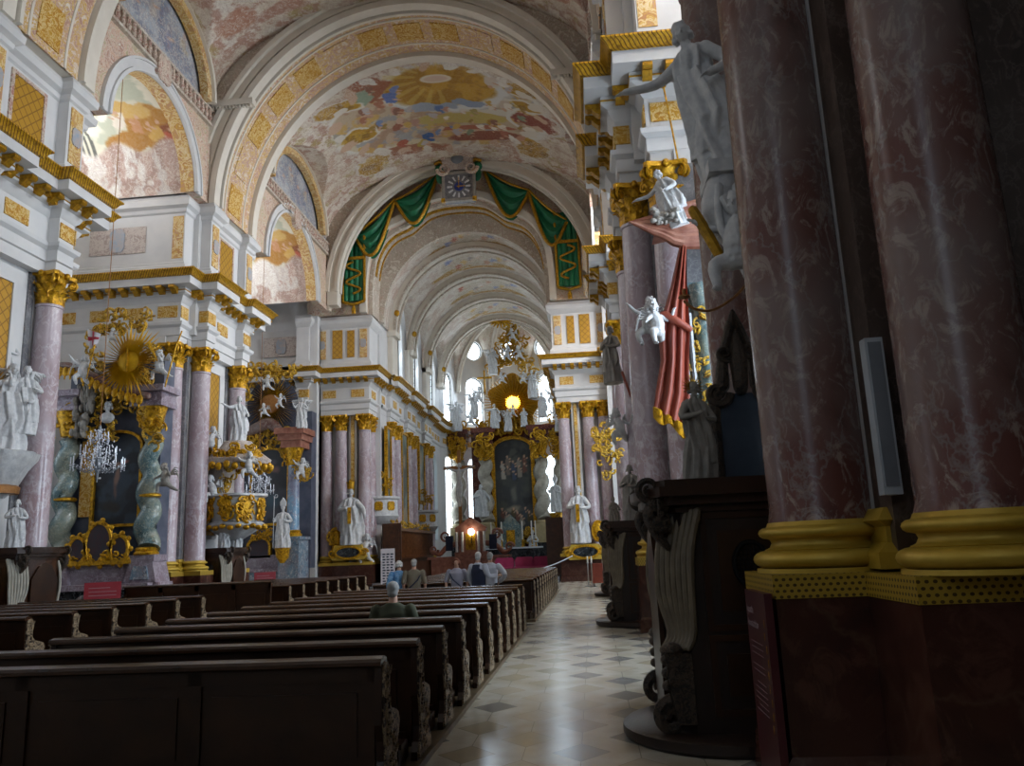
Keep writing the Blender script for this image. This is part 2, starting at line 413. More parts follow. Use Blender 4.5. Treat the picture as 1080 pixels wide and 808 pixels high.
def dup(root, label=None, loc=None, rz=None, group=None, sx=None, skip=()):
    r = root.copy(); C.objects.link(r)
    if loc is not None: r.location = loc
    if rz is not None: r.rotation_euler = (0, 0, rz)
    if sx is not None: r.scale = (sx, 1, 1) if not hasattr(sx, '__len__') else sx
    if label: r['label'] = label
    if group: r['group'] = group
    for ch in list(root.children):
        if ch.name.split('.')[0] in skip: continue
        c = ch.copy(); C.objects.link(c); c.parent = r
        for g in list(ch.children):
            d = g.copy(); C.objects.link(d); d.parent = c
    return r
def fuse(mb, mat, voxel=.02, smooth=2, name='body'):
    """one continuous surface out of overlapping shapes"""
    me0 = mb.mesh(name, None, False); o = bpy.data.objects.new(name, me0); C.objects.link(o)
    r = o.modifiers.new('r', 'REMESH'); r.mode = 'VOXEL'; r.voxel_size = voxel
    s = o.modifiers.new('s', 'SMOOTH'); s.iterations = smooth; s.factor = .5
    dg = bpy.context.evaluated_depsgraph_get(); me = bpy.data.meshes.new_from_object(o.evaluated_get(dg))
    bpy.data.objects.remove(o); bpy.data.meshes.remove(me0)
    me.materials.clear(); me.materials.append(M[mat])
    for p in me.polygons: p.use_smooth = True
    me.name = name
    return me
def painted_sheet(name, P, nu, nv, paint, mat, parent=None, back=None):
    """P(u,v)->point, paint(u,v arrays)->rgb; u,v in 0..1"""
    vs = []; fs = []
    for j in range(nv + 1):
        for i in range(nu + 1): vs.append(P(i / nu, j / nv))
    for j in range(nv):
        for i in range(nu): a = j * (nu + 1) + i; fs.append((a, a + 1, a + nu + 2, a + nu + 1))
    me = bpy.data.meshes.new(name); me.from_pydata(vs, [], fs); me.materials.append(M[mat])
    V = np.array(vs); U = np.tile(np.linspace(0, 1, nu + 1), nv + 1); W = np.repeat(np.linspace(0, 1, nv + 1), nu + 1)
    rgb = paint(U, W, V); al = np.ones((len(V), 1))
    if isinstance(rgb, tuple): rgb, al = rgb[0], rgb[1].reshape(-1, 1)
    at = me.color_attributes.new('paint', 'FLOAT_COLOR', 'POINT')
    l = np.where(rgb <= .04045, rgb / 12.92, ((rgb + .055) / 1.055) ** 2.4)
    at.data.foreach_set('color', np.concatenate([l, al], 1).astype(np.float32).ravel())
    for p in me.polygons: p.use_smooth = True
    return obj(name, me, parent)
_rng = np.random.RandomState(3)
def vnoise(x, y, sc, seed=0, octs=4):
    """value noise on arrays"""
    out = np.zeros_like(x); amp = 1; tot = 0
    for o in range(octs):
        g = np.random.RandomState(seed * 17 + o).rand(64, 64)
        a = x * sc; b = y * sc; ia = np.floor(a).astype(int); ib = np.floor(b).astype(int); fa = a - ia; fb = b - ib
        fa = fa * fa * (3 - 2 * fa); fb = fb * fb * (3 - 2 * fb)
        q = lambda i, j: g[i % 64, j % 64]
        out += amp * ((q(ia, ib) * (1 - fa) + q(ia + 1, ib) * fa) * (1 - fb) + (q(ia, ib + 1) * (1 - fa) + q(ia + 1, ib + 1) * fa) * fb)
        tot += amp; amp *= .55; sc *= 2.1
    return out / tot
def rgbv(s): return np.array([int(s[i:i + 2], 16) / 255 for i in (0, 2, 4)])
class Paint:
    def __init__(s, x, y, base, seed=0):
        s.x, s.y = x, y; s.c = np.tile(rgbv(base), (len(x), 1)); s.seed = seed
        s.wx = (vnoise(x, y, 1.2, seed + 1) - .5); s.wy = (vnoise(x, y, 1.2, seed + 2) - .5)
    def lay(s, m, col): m = np.clip(m, 0, 1)[:, None]; s.c = s.c * (1 - m) + rgbv(col)[None] * m; return s
    def nz(s, col, sc=2, lo=.5, hi=.6, seed=5, a=1, mask=None):
        m = np.clip((vnoise(s.x, s.y, sc, s.seed + seed) - lo) / (hi - lo), 0, 1) * a
        return s.lay(m if mask is None else m * mask, col)
    def blob(s, cx, cy, rx, ry, col, rot=0, rag=.5, soft=.12, a=1):
        X = s.x - cx + s.wx * rag * rx * 2; Y = s.y - cy + s.wy * rag * ry * 2
        u = X * cos(rot) + Y * sin(rot); v = -X * sin(rot) + Y * cos(rot)
        d = np.sqrt((u / rx) ** 2 + (v / ry) ** 2)
        return s.lay((1 - d) / soft * a if a >= 1 else np.clip((1 - d) / soft, 0, 1) * a, col)
    def ring(s, cx, cy, rx, ry, w, col, rag=.1):
        X = s.x - cx + s.wx * rag * rx; Y = s.y - cy + s.wy * rag * ry
        d = np.sqrt((X / rx) ** 2 + (Y / ry) ** 2); return s.lay((w - np.abs(d - 1)) / (w * .3), col)
    def figure(s, x, y, h, col, skin='c9a184', lean=0):
        s.blob(x, y, h * .22, h * .42, col, lean, .9); s.blob(x + h * .12, y - h * .2, h * .2, h * .2, col, lean, .9)
        s.blob(x + sin(lean) * h * .4, y + h * .42, h * .11, h * .13, skin, 0, .2); s.blob(x + h * .2, y + h * .15, h * .2, h * .05, skin, .5, .3); return s
# ================================================================ THE BUILDING
# nave piers: (name side, x of the pedestal face, y of the first front column)
XL, XR = -13.3, 0.85
PIERS_L = [(-13.2, 5.3), (-13.2, 15.85), (-13.12, 27.0)]
PIERS_R = [(1.15, 5.97), (XR, 16.45), (XR + .05, 27.0)]
struct(MB().box(-19.5, 8, -16, 41.6, -.3, 0).box(-12.5, .5, 41.6, 69, -.3, 0).build('floor', 'floor_stone', smooth=False))
struct(MB().box(-11.3, -1.75, 40.9, 41.6, 0, .14).box(-11.3, -1.75, 41.4, 66, 0, .28).build('floor_choir_steps', 'grey_marble', smooth=False))
struct(MB().box(-19.2, -18.8, -16, 42, 0, 24).build('wall_north', 'plaster_white', smooth=False))
def strip(mb, s0, s1, z0, z1, wins, t, n=14):
    """piece of wall with arched or round openings one above the other"""
    w = max([a[1] for a in wins] or [0]); sc = wins[0][0] if wins else 0
    if not wins: return mb.box(s0, s1, 0, t, z0, z1)
    a, b = sc - w / 2, sc + w / 2
    mb.box(s0, a, 0, t, z0, z1).box(b, s1, 0, t, z0, z1)
    low = [(a, z0), (b, z0)]
    for (c, ww, zb, zt, kind) in wins + [(sc, w, z1, z1, 'end')]:
        r = ww / 2
        if kind == 'end': up = [(b, z1), (a, z1)]
        elif kind == 'round': up = [(b, zb + r)] + [(c + r * cos(q), zb + r - r * sin(q)) for q in [PI * k / n for k in range(n + 1)]] + [(a, zb + r)]
        else: up = [(b, zb), (a, zb)]
        pts = low + up; out = []
        for p in pts:
            if not out or (abs(p[0] - out[-1][0]) + abs(p[1] - out[-1][1])) > 1e-4: out.append(p)
        if abs(out[0][0] - out[-1][0]) + abs(out[0][1] - out[-1][1]) < 1e-4: out.pop()
        mb.prism(out, 0, t, 'y')
        if kind == 'end': break
        if kind == 'round' and ww < w: mb.box(a, c - r, 0, t, zb + r - .001, zb + r + .001)
        r = ww / 2; zs = zt - r
        low = [(a, zs)] + [(c - r * cos(q), zs + r * sin(q)) for q in [PI * k / n for k in range(n + 1)]] + [(b, zs)]
        if kind != 'round' and ww < w: pass
    return mb
def opening_outline(c, w, zb, zt, kind, n=14):
    r = w / 2
    if kind == 'round': return [(c + r * cos(2 * PI * k / (2 * n)), zb + r + r * sin(2 * PI * k / (2 * n))) for k in range(2 * n)]
    return [(c - r, zb), (c + r, zb)] + [(c + r * cos(q), zt - r + r * sin(q)) for q in [PI * k / n for k in range(n + 1)]]
WIN = [0]
def window(c, w, zb, zt, kind, t, loc, rz, glass='window_glass', step=.5):
    WIN[0] += 1; o = opening_outline(c, w, zb, zt, kind)
    f = MB()
    n = len(o)
    for i in range(n):
        p, q = o[i], o[(i + 1) % n]; f.tube([(p[0], t * .55, p[1]), (q[0], t * .55, q[1])], .05, 6)
    r = w / 2
    for k in range(1, int(w / .4)):
        x = c - r + w * k / int(w / .4); hh = (zt - r + math.sqrt(max(0, r * r - (x - c) ** 2)))
        f.box(x - .012, x + .012, t * .5, t * .55, zb + (0 if kind != 'round' else r - math.sqrt(max(0, r * r - (x - c) ** 2))), hh)
    k = 1
    while zb + k * step < zt - .05:
        z = zb + k * step
        hw = r if (z < zt - r and kind != 'round') else math.sqrt(max(0, r * r - (z - (zt - r)) ** 2))
        f.box(c - hw, c + hw, t * .5, t * .55, z - .012, z + .012); k += 1
    fr = struct(f.build('window_%d' % WIN[0], 'iron', None, smooth=False)); fr.location = loc; fr.rotation_euler = (0, 0, rz)
    MB().prism([(p[0], p[1]) for p in o], t * .62, t * .66, 'y').build('glass', glass, fr, smooth=False)
    return fr
# north and south outer walls of the chapels, with their windows
s = MB()
ys = [-16, 1.0, 11.6, 22.2, 33.2, 41]
s.box(-16, 7, 0, .5, 0, 24)
for y0, y1, yc in ((7, 17, 11.6), (17, 27.5, 22.1), (27.5, 42, 34.5)):
    strip(s, y0, y1, 0, 24, [(yc, 2.6, 2.2, 8.6, 'arch'), (yc, 2.6, 14.0, 18.0, 'arch')], .5)
w = struct(s.build('wall_south', 'plaster_white', smooth=False)); w.rotation_euler = (0, 0, PI / 2); w.location = (7.1, 0, 0)
for yc in (11.6, 22.1, 34.5):
    for zb, zt in ((2.2, 8.6), (14.0, 18.0)): window(yc, 2.6, zb, zt, 'arch', .5, (7.1, 0, 0), PI / 2)

struct(MB().box(-19.2, 7, -16.3, -16, 0, 24).build('wall_west', 'plaster_white', smooth=False))
struct(MB().box(-19.2, 7.5, -16.3, 42.5, 23.9, 24.3).build('ceiling_attic', 'plaster_white', smooth=False))
# ---- pier pieces, in pier coordinates: x = 0 the pedestal face, the nave lies at +x
PATH = [(-5.6, -1.3), (-.58, -1.3), (-.58, -.47), (0, -.47), (0, .47), (-.3, .47), (-.3, 2.53), (0, 2.53), (0, 3.47), (-.58, 3.47), (-.58, 4.3), (-5.6, 4.3)]
def closed_prof(p, back=-.5): return p
ENT_MASS = [(-.9, 9.1), (-.2, 9.12), (-.2, 9.42), (-.14, 9.44), (-.14, 9.72), (-.04, 9.8), (-.02, 9.9), (-.16, 9.95), (-.16, 10.62), (-.08, 10.7), (-.02, 10.84), (.12, 10.9), (.12, 11.08), (.46, 11.1), (.46, 11.36), (.5, 11.38), (.44, 11.6), (-.9, 11.68)]
ENT_GOLD = [(.47, 11.36), (.53, 11.38), (.56, 11.42), (.6, 11.5), (.68, 11.56), (.68, 11.6), (.44, 11.62)]
ENT_BED = [(-.03, 10.84), (.0, 10.86), (.06, 10.9), (.135, 10.98), (.135, 11.0), (.1, 11.02)]
def along(path, step, fn, off=0, skip_short=.3, closed=False):
    for i in range(len(path) - 1 + (1 if closed else 0)):
        a = Vector(path[i]); b = Vector(path[(i + 1) % len(path)]); L = (b - a).length
        if L < skip_short: continue
        d = (b - a) / L; nr = Vector((d.y, -d.x)); k = max(1, int(L / step))
        for j in range(k):
            p = a + d * L * (j + .5) / k + nr * off; fn(p, math.atan2(nr.y, nr.x), L)
def modillions(mb, path, z=11.0, sc=1.0, step=.42):
    def f(p, a, L):
        mb.at((p.x, p.y, z), a)
        mb.prism([(0, .08), (.33, .08), (.34, .0), (.28, -.05), (.2, -.03), (.12, -.12), (.05, -.18), (0, -.16)], -.1, .1, 'y')
    along(path, step, f, .12); mb.at(); return mb
def panel_fn(mb, z0, z1, w=None, th=.03):
    def f(p, a, L):
        ww = (w or (L * .62)) / 2; mb.at((p.x, p.y, 0), a); mb.box(-.01, th, -ww, ww, z0, z1); mb.at()
    return f
ent_me = {}
MOD = MB().prism([(0, .08), (.33, .08), (.34, .0), (.28, -.05), (.2, -.03), (.12, -.12), (.05, -.18), (0, -.16)], -.1, .1, 'y').mesh('modillion', 'gold_leaf_dark', False)
def make_entablature(path, key, modz=11.0, flank=True):
    ent_me[key] = dict(mass=MB().sweep(path, ENT_MASS).mesh('moulding', 'plaster_white', True, 25),
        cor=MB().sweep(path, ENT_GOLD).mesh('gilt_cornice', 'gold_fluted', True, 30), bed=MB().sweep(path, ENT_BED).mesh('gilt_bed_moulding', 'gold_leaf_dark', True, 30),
        )
    ent_me[key]['modp'] = []; along(path, .42, lambda p, a, L: ent_me[key]['modp'].append((p, a)), .12)
    pans = []
    for i in range(len(path) - 1):
        L = (Vector(path[i + 1]) - Vector(path[i])).length
        if L > 2.5: n = int(L / 1.1)
        elif L > .5: n = 1
        else: continue
        m = MB(); seg = [path[i], path[i + 1]]
        for k in range(n):
            m = MB(); a = Vector(path[i]); b = Vector(path[i + 1]); d = (b - a).normalized(); nr = Vector((d.y, -d.x)); p = a + (b - a) * (k + .5) / n + nr * -.16
            ww = min(.42, L * .3) if n == 1 else .36
            m.at((p.x, p.y, 0), math.atan2(nr.y, nr.x)).box(-.01, .03, -ww, ww, 10.08, 10.5)
            pans.append(m.mesh('frieze_panel', 'gold_pattern', False))
    ent_me[key]['pan'] = pans
def place_entablature(key, label, loc, sx=1, group=None):
    t = thing('entablature', label, 'entablature', loc, 0, group, sx)
    d = ent_me[key]; obj('moulding', d['mass'], t); obj('gilt_cornice', d['cor'], t); obj('gilt_bed_moulding', d['bed'], t)
    for p_, a_ in d['modp']: q_ = obj('modillion', MOD, t, (p_.x, p_.y, 11.0)); q_.rotation_euler = (0, 0, a_)
    for p in d['pan']: obj('frieze_panel', p, t)
    return t
make_entablature(PATH, 'pier')
CORE = [(-5.8, -1.15), (-1.25, -1.15), (-1.25, -.52), (-.75, -.52), (-.75, 3.52), (-1.25, 3.52), (-1.25, 4.15), (-5.8, 4.15)]
core_me = MB().prism(CORE, 0, 9.6, 'z').prism([(p[0] + (.24 if -1.3 < p[0] else 0), p[1]) for p in CORE], 9.6, 14.5, 'z').prism(CORE, 14.5, 19, 'z').mesh('pillar_core', 'plaster_white', False)
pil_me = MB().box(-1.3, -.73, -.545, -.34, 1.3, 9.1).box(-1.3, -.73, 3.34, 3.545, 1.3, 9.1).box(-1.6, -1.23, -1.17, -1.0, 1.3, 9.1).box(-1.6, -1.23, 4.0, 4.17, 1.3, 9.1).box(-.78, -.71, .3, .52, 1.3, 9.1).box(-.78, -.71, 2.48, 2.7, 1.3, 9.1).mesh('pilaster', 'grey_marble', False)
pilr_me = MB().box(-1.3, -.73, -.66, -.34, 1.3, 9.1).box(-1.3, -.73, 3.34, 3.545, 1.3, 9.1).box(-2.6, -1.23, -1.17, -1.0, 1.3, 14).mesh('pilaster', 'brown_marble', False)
pilb_me = MB().sweep([(-1.3, -.545), (-.73, -.545), (-.73, 3.545), (-1.3, 3.545)], [(0, 1.38), (.12, 1.4), (.12, 1.5), (.03, 1.56), (.03, 1.66), (.09, 1.7), (.02, 1.78), (0, 1.78)]).mesh('pilaster_base', 'gold_plain', True, 35)
ped_me = MB().sweep(PATH, [(-.6, 1.23), (0, 1.23), (0, .28), (.04, .24), (.06, 0)]).mesh('pedestal_block', 'plinth_marble', False)
pedb_me = MB().sweep(PATH, [(-.6, 1.38), (.012, 1.38), (.012, 1.23), (-.6, 1.23)]).mesh('gilt_band', 'gilt_diaper', False)
att_me = MB().sweep(PATH, [(-.9, 11.6), (.0, 11.62), (.0, 11.95), (-.08, 12.02), (-.08, 12.1), (-.13, 12.14), (-.13, 13.95), (-.06, 14.0), (-.04, 14.12), (.1, 14.2), (.12, 14.4), (.06, 14.46), (0, 14.6), (-.9, 14.75)]).mesh('attic_body', 'plaster_white', True, 25)
def frame_panel(x, y0, y1, z0, z1, w=.05, th=.04):
    return MB().box(x, x + th, y0 - w, y1 + w, z0 - w, z0).box(x, x + th, y0 - w, y1 + w, z1, z1 + w).box(x, x + th, y0 - w, y0, z0, z1).box(x, x + th, y1, y1 + w, z0, z1)
latt_me = MB().box(-.44, -.405, .95, 2.05, 12.35, 13.75).mesh('lattice_panel', 'gold_lattice', False)
lattf_me = frame_panel(-.44, .95, 2.05, 12.35, 13.75, .1, .06).mesh('panel_frame', 'pink_pattern', False)
def cartouche(mb, w, h):
    n = 28; pts = []
    for k in range(n):
        a = 2 * PI * k / n; r = 1 - .10 * cos(4 * a) + .05 * cos(12 * a); pts.append((w / 2 * r * cos(a), h / 2 * r * sin(a)))
    return pts
def attic_strips(t):
    for y in (0, 3.0):
        MB().box(-.14, -.1, y - .24, y + .24, 12.25, 13.85).build('ornament_strip', 'gold_pink_pattern', t, smooth=False)
        MB().prism([(y + a, 13.05 + b) for a, b in cartouche(None, .4, .55)], -.11, -.07, 'x').build('cartouche', 'blue_enamel_pale', t, smooth=False)
    for y, s in ((-1.305, 1), (4.305, -1)):
        MB().box(-1.15, -.75, min(y + s * .12, y + s * .16), max(y + s * .12, y + s * .16), 12.25, 13.85).build('ornament_strip', 'gold_pink_pattern', t, smooth=False)
        c = MB(); c.prism([(-3.2 + a, 13.05 + b * .62) for a, b in ((-1.05, -.8), (1.05, -.8), (1.05, .8), (-1.05, .8))], y + s * .1, y + s * .16, 'y')
        c.build('relief_panel', 'stucco_relief', t, smooth=False)
        MB().prism([(-3.2 + a, 13.05 + b) for a, b in cartouche(None, .6, .95)], y + s * .06, y + s * .2, 'y').build('cartouche', 'blue_enamel_pale', t, smooth=False)

glat_me = MB().box(-.74, -.70, 1.1, 1.9, 2.6, 8.6).mesh('lattice_strip', 'gold_lattice', False)
glatf_me = frame_panel(-.74, 1.1, 1.9, 2.6, 8.6, .12, .08).mesh('panel_frame', 'plaster_white', False)

# ---- column with gilded base and composite capital
def column_meshes(mat, r=.35, z0=1.38, zc=8.3, zt=9.15, n=40, ornate=True):
    k = r / .35
    sh = MB().lathe([(r * 1.06, z0 + .33), (r, z0 + .4), (r * 1.01, z0 + 2.2), (r * .97, z0 + 4.6), (r * .87, zc - .08), (r * .95, zc - .06), (r * .95, zc)], n=n).mesh('shaft', mat, True, 30)
    b = [(.47, 0), (.47, .03)]
    for a in range(9): q = -PI / 2 + PI * a / 8; b.append((.40 + .09 * cos(q), .09 + .06 * sin(q)))
    b += [(.405, .155), (.37, .17), (.355, .2), (.365, .225), (.40, .235)]
    for a in range(7): q = -PI / 2 + PI * a / 6; b.append((.385 + .055 * cos(q), .27 + .04 * sin(q)))
    b += [(.38, .315), (.37, .34), (.345, .36), (.3, .36)]
    ba = MB().lathe([(x * k, z0 + z) for x, z in b], n=n).mesh('gilded_base', 'gold_plain', True, 50)
    # capital
    c = MB(); Hc = zt - zc; rr = r * .84
    c.lathe([(rr, zc), (rr * 1.02, zc + Hc * .5), (rr * 1.2, zc + Hc * .82), (rr * 1.35, zc + Hc * .88), (rr * .5, zc + Hc * .88)], n=20)
    def leaf(a, z, h, out, w):
        rows = []
        for i, (t_, o, ww) in enumerate(((0, .02, .8), (.35, .03, 1.0), (.65, .08, .9), (.85, .6, .75), (1.0, 1.0, .45), (.9, 1.25, .15))):
            rows.append((z + h * t_, rr + out * o + .015, w * ww))
        vs = []; fs = []
        for z_, ra, ww in rows:
            for s_ in (-1, -.5, 0, .5, 1):
                q = a + s_ * ww / rr * .5; ra2 = ra + (.03 if s_ == 0 else (.0 if abs(s_) == .5 else -.012)); vs.append((ra2 * cos(q), ra2 * sin(q), z_))
        for i in range(5):
            for j in range(4): b_ = i * 5 + j; fs.append((b_, b_ + 1, b_ + 6, b_ + 5))
        c.add(vs, fs)
    for i in range(8): leaf(2 * PI * i / 8, zc + .02, Hc * .38, .11 * k, .24 * k)
    for i in range(8): leaf(2 * PI * (i + .5) / 8, zc + Hc * .22, Hc * .42, .13 * k, .22 * k)
    for i in range(4):
        a = PI / 4 + PI / 2 * i
        for s_ in (-1, 1):
            pts = []
            for q in range(15):
                th = q / 14 * 3.4 * PI; rad = (.13 - .0085 * q) * k
                pts.append((rr * 1.25 + .12 * k + rad * cos(PI * .5 - th) * .9, zc + Hc * .80 - .06 + rad * sin(PI * .5 - th)))
            P3 = [((x) * cos(a) - s_ * .05 * sin(a), (x) * sin(a) + s_ * .05 * cos(a), z) for x, z in pts]
            c.tube(P3, [.035 * k] * 15, 5)
        c.ell(((rr * 1.25 + .1 * k) * cos(a), (rr * 1.25 + .1 * k) * sin(a), zc + Hc * .72), .09 * k, n=8, m=6)
        b_ = PI / 2 * i; c.ell((rr * 1.45 * cos(b_), rr * 1.45 * sin(b_), zc + Hc * .92), (.08, .08, .09), n=8, m=6)
    ab = []
    for i in range(4):
        a = PI / 4 + PI / 2 * i
        for q in (-.09, .09): ab.append(((rr * 1.95) * cos(a + q), (rr * 1.95) * sin(a + q)))
        for q in (.25, .5, .75):
            b_ = a + PI / 2 * q; m_ = rr * (1.95 - 1.9 * q * (1 - q) * 1.35); ab.append((m_ * cos(b_), m_ * sin(b_)))
    c.prism(ab, zc + Hc * .88, zt, 'z')
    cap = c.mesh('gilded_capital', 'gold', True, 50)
    return sh, ba, cap
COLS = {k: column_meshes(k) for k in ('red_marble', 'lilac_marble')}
def column(loc, label, group=None, mat='red_marble', me=None):
    t = thing('marble_column', label, 'column', loc, 0, group)
    sh, ba, cap = me or COLS[mat]
    obj('shaft', sh, t); obj('gilded_base', ba, t); obj('gilded_capital', cap, t)
    return t
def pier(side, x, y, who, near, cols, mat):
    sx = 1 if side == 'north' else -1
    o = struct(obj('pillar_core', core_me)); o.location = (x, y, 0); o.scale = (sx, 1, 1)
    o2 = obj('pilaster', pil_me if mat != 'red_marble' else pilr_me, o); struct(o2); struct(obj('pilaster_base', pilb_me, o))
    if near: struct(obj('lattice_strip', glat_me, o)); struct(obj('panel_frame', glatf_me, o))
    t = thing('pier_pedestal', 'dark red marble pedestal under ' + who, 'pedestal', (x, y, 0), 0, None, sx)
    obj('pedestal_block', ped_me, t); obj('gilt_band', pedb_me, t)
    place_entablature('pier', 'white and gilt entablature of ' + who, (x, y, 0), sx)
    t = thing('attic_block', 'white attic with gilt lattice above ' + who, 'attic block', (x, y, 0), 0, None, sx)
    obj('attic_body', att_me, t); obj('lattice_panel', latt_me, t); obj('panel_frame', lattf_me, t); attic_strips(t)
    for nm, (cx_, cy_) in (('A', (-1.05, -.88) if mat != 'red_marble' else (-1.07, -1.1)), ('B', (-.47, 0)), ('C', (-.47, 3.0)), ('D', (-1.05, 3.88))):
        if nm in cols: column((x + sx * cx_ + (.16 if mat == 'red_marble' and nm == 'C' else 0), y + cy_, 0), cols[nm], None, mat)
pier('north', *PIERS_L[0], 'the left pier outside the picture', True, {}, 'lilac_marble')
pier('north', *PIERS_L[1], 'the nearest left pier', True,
     {'C': 'lilac-lit marble column at the left edge beside the chapel with the golden sunburst', 'B': 'lilac-lit marble column outside the left picture edge, on the nearest left pier'}, 'lilac_marble')
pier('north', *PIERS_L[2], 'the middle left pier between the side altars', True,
     {'A': 'left column of the close pair right of the golden sunburst altar', 'B': 'right column of the close pair right of the golden sunburst altar', 'C': 'lilac-lit column rising behind the white and gold pulpit', 'D': 'column half hidden behind the pulpit pier, towards the crucifix chapel'}, 'lilac_marble')
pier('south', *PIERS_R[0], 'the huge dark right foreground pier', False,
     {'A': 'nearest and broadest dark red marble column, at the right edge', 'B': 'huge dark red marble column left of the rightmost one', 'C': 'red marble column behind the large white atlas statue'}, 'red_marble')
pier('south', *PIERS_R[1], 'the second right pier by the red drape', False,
     {'A': 'lilac-lit column directly behind the red drape', 'B': 'lilac-lit column left of the red drape with the angel pair before it', 'C': 'slender looking lilac-lit column left of the red drape column'}, 'lilac_marble')
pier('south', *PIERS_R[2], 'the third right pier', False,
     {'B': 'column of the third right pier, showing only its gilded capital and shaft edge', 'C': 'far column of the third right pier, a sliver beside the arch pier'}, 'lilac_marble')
struct(MB().box(2.95, 3.5, -16, 4.78, 0, 13.5).build('wall_south_west', 'brown_marble', smooth=False))

# ---- upper side walls between the piers, chapel vaults
ZS = 14.6
def upper_wall(side, y0, y1, painter, ext=1.2):
    xw = XL - .08 if side == 'north' else 1.0; sg = -1 if side == 'north' else 1
    yc = (y0 + y1) / 2; R = (y1 - y0) / 2 - .12
    arc = [(yc + R * cos(q), ZS + R * sin(q)) for q in [PI * k / 28 for k in range(29)]]
    yA, yB = y0 - ext, y1 + ext
    pts = [(yA, ZS)] + [(yA, 18.3), (yB, 18.3), (yB, ZS)] + arc
    struct(MB().prism(pts, xw + sg * .35, xw, 'x').build('wall_%s_spandrel' % side, 'stucco_pink', smooth=False))
    xi = xw - sg * .001
    # arch moulding with gilded soffit
    a = MB()
    for r0, r1, d in ((R - .02, R + .1, .14), (R + .1, R + .34, .07), (R + .34, R + .42, .12)):
        for k in range(28):
            q0, q1 = PI * k / 28, PI * (k + 1) / 28
            P = [(yc + r * cos(q), ZS + r * sin(q)) for r, q in ((r0, q0), (r1, q0), (r1, q1), (r0, q1))]
            a.prism(P, xw, xw - sg * d, 'x')
    lab = '%s wall, between %s' % ('left' if sg < 0 else 'right', 'the two piers nearest the viewer' if yc < 16 else 'the nearest and middle piers' if yc < 26 else 'the middle and arch piers')
    t = thing('gallery_arch', 'white gallery arch with gilded soffit, ' + lab, 'arch', (0, 0, 0))
    a.build('archivolt', 'plaster_white', t)
    b = MB()
    vs = []; fs = []
    for k in range(29):
        q = PI * k / 28
        for xx in (xw, xw + sg * .5): vs.append((xx, yc + (R - .03) * cos(q), ZS + (R - .03) * sin(q)))
    fs = [(2 * k, 2 * k + 1, 2 * k + 3, 2 * k + 2) for k in range(28)]
    b.add(vs, fs).build('gilded_soffit', 'gold_pink_pattern', t)
    # chapel vault
    x0, x1 = xw + sg * .35, xw + sg * 5.9
    def P(u, v): q = PI * v; return (x0 + (x1 - x0) * u, yc + (R + .05) * cos(q), ZS + (R + .05) * sin(q))
    struct(painted_sheet('ceiling_chapel', P, 120, 140, painter, 'fresco'))
    struct(MB().prism([(yc + (R + .1) * cos(q), ZS + (R + .1) * sin(q)) for q in [PI * k / 20 for k in range(21)]], x1, x1 + sg * .2, 'x').build('wall_%s_tympanum' % side, 'stucco_pale', smooth=False))
    # balustrade band
    f = thing('balustrade_frieze', 'pink stucco balustrade band, ' + lab, 'frieze')
    m = MB().box(min(xw, xw - sg * .12), max(xw, xw - sg * .12), yA, yB, 18.25, 18.35).box(min(xw, xw - sg * .14), max(xw, xw - sg * .14), yA, yB, 17.62, 17.72)
    m.build('rail', 'stucco_pale', f, smooth=False)
    m = MB(); k = 0
    yy = yA + .15
    while yy < yB:
        m.lathe([(.05, 17.72), (.08, 17.76), (.05, 17.8), (.1, 17.92), (.05, 18.08), (.07, 18.18), (.06, 18.26)], (xw - sg * .08, yy, 0), 8); yy += .3
    m.build('baluster_row', 'pink_pattern', f)
    c = MB().prism([(yc + a_ * 1, 17.7 + b_) for a_, b_ in cartouche(None, .9, 1.0)], min(xw, xw - sg * .2), max(xw, xw - sg * .2), 'x'); c.build('cartouche', 'pink_pattern', f)
    # blue painted lunette
    def PL(u, v): return (xw + sg * .05, yA + (yB - yA) * u, 18.3 + 3.6 * v)
    def paint(U, W, V):
        p = Paint(V[:, 1], V[:, 2], '8d99a8', 5); p.nz('aab4be', .8, .45, .6); p.nz('6f7f98', 1.1, .5, .62, 9)
        for q in range(4): p.figure(yc - 1.5 + q * 1.0, 19.2 + (q % 2) * .5, .9, ('7a8aa4', 'a8a4a0', '8a90a8', 'b0a898')[q])
        return p.c
    struct(painted_sheet('wall_%s_lunette' % side, PL, 40, 40, paint, 'fresco'))
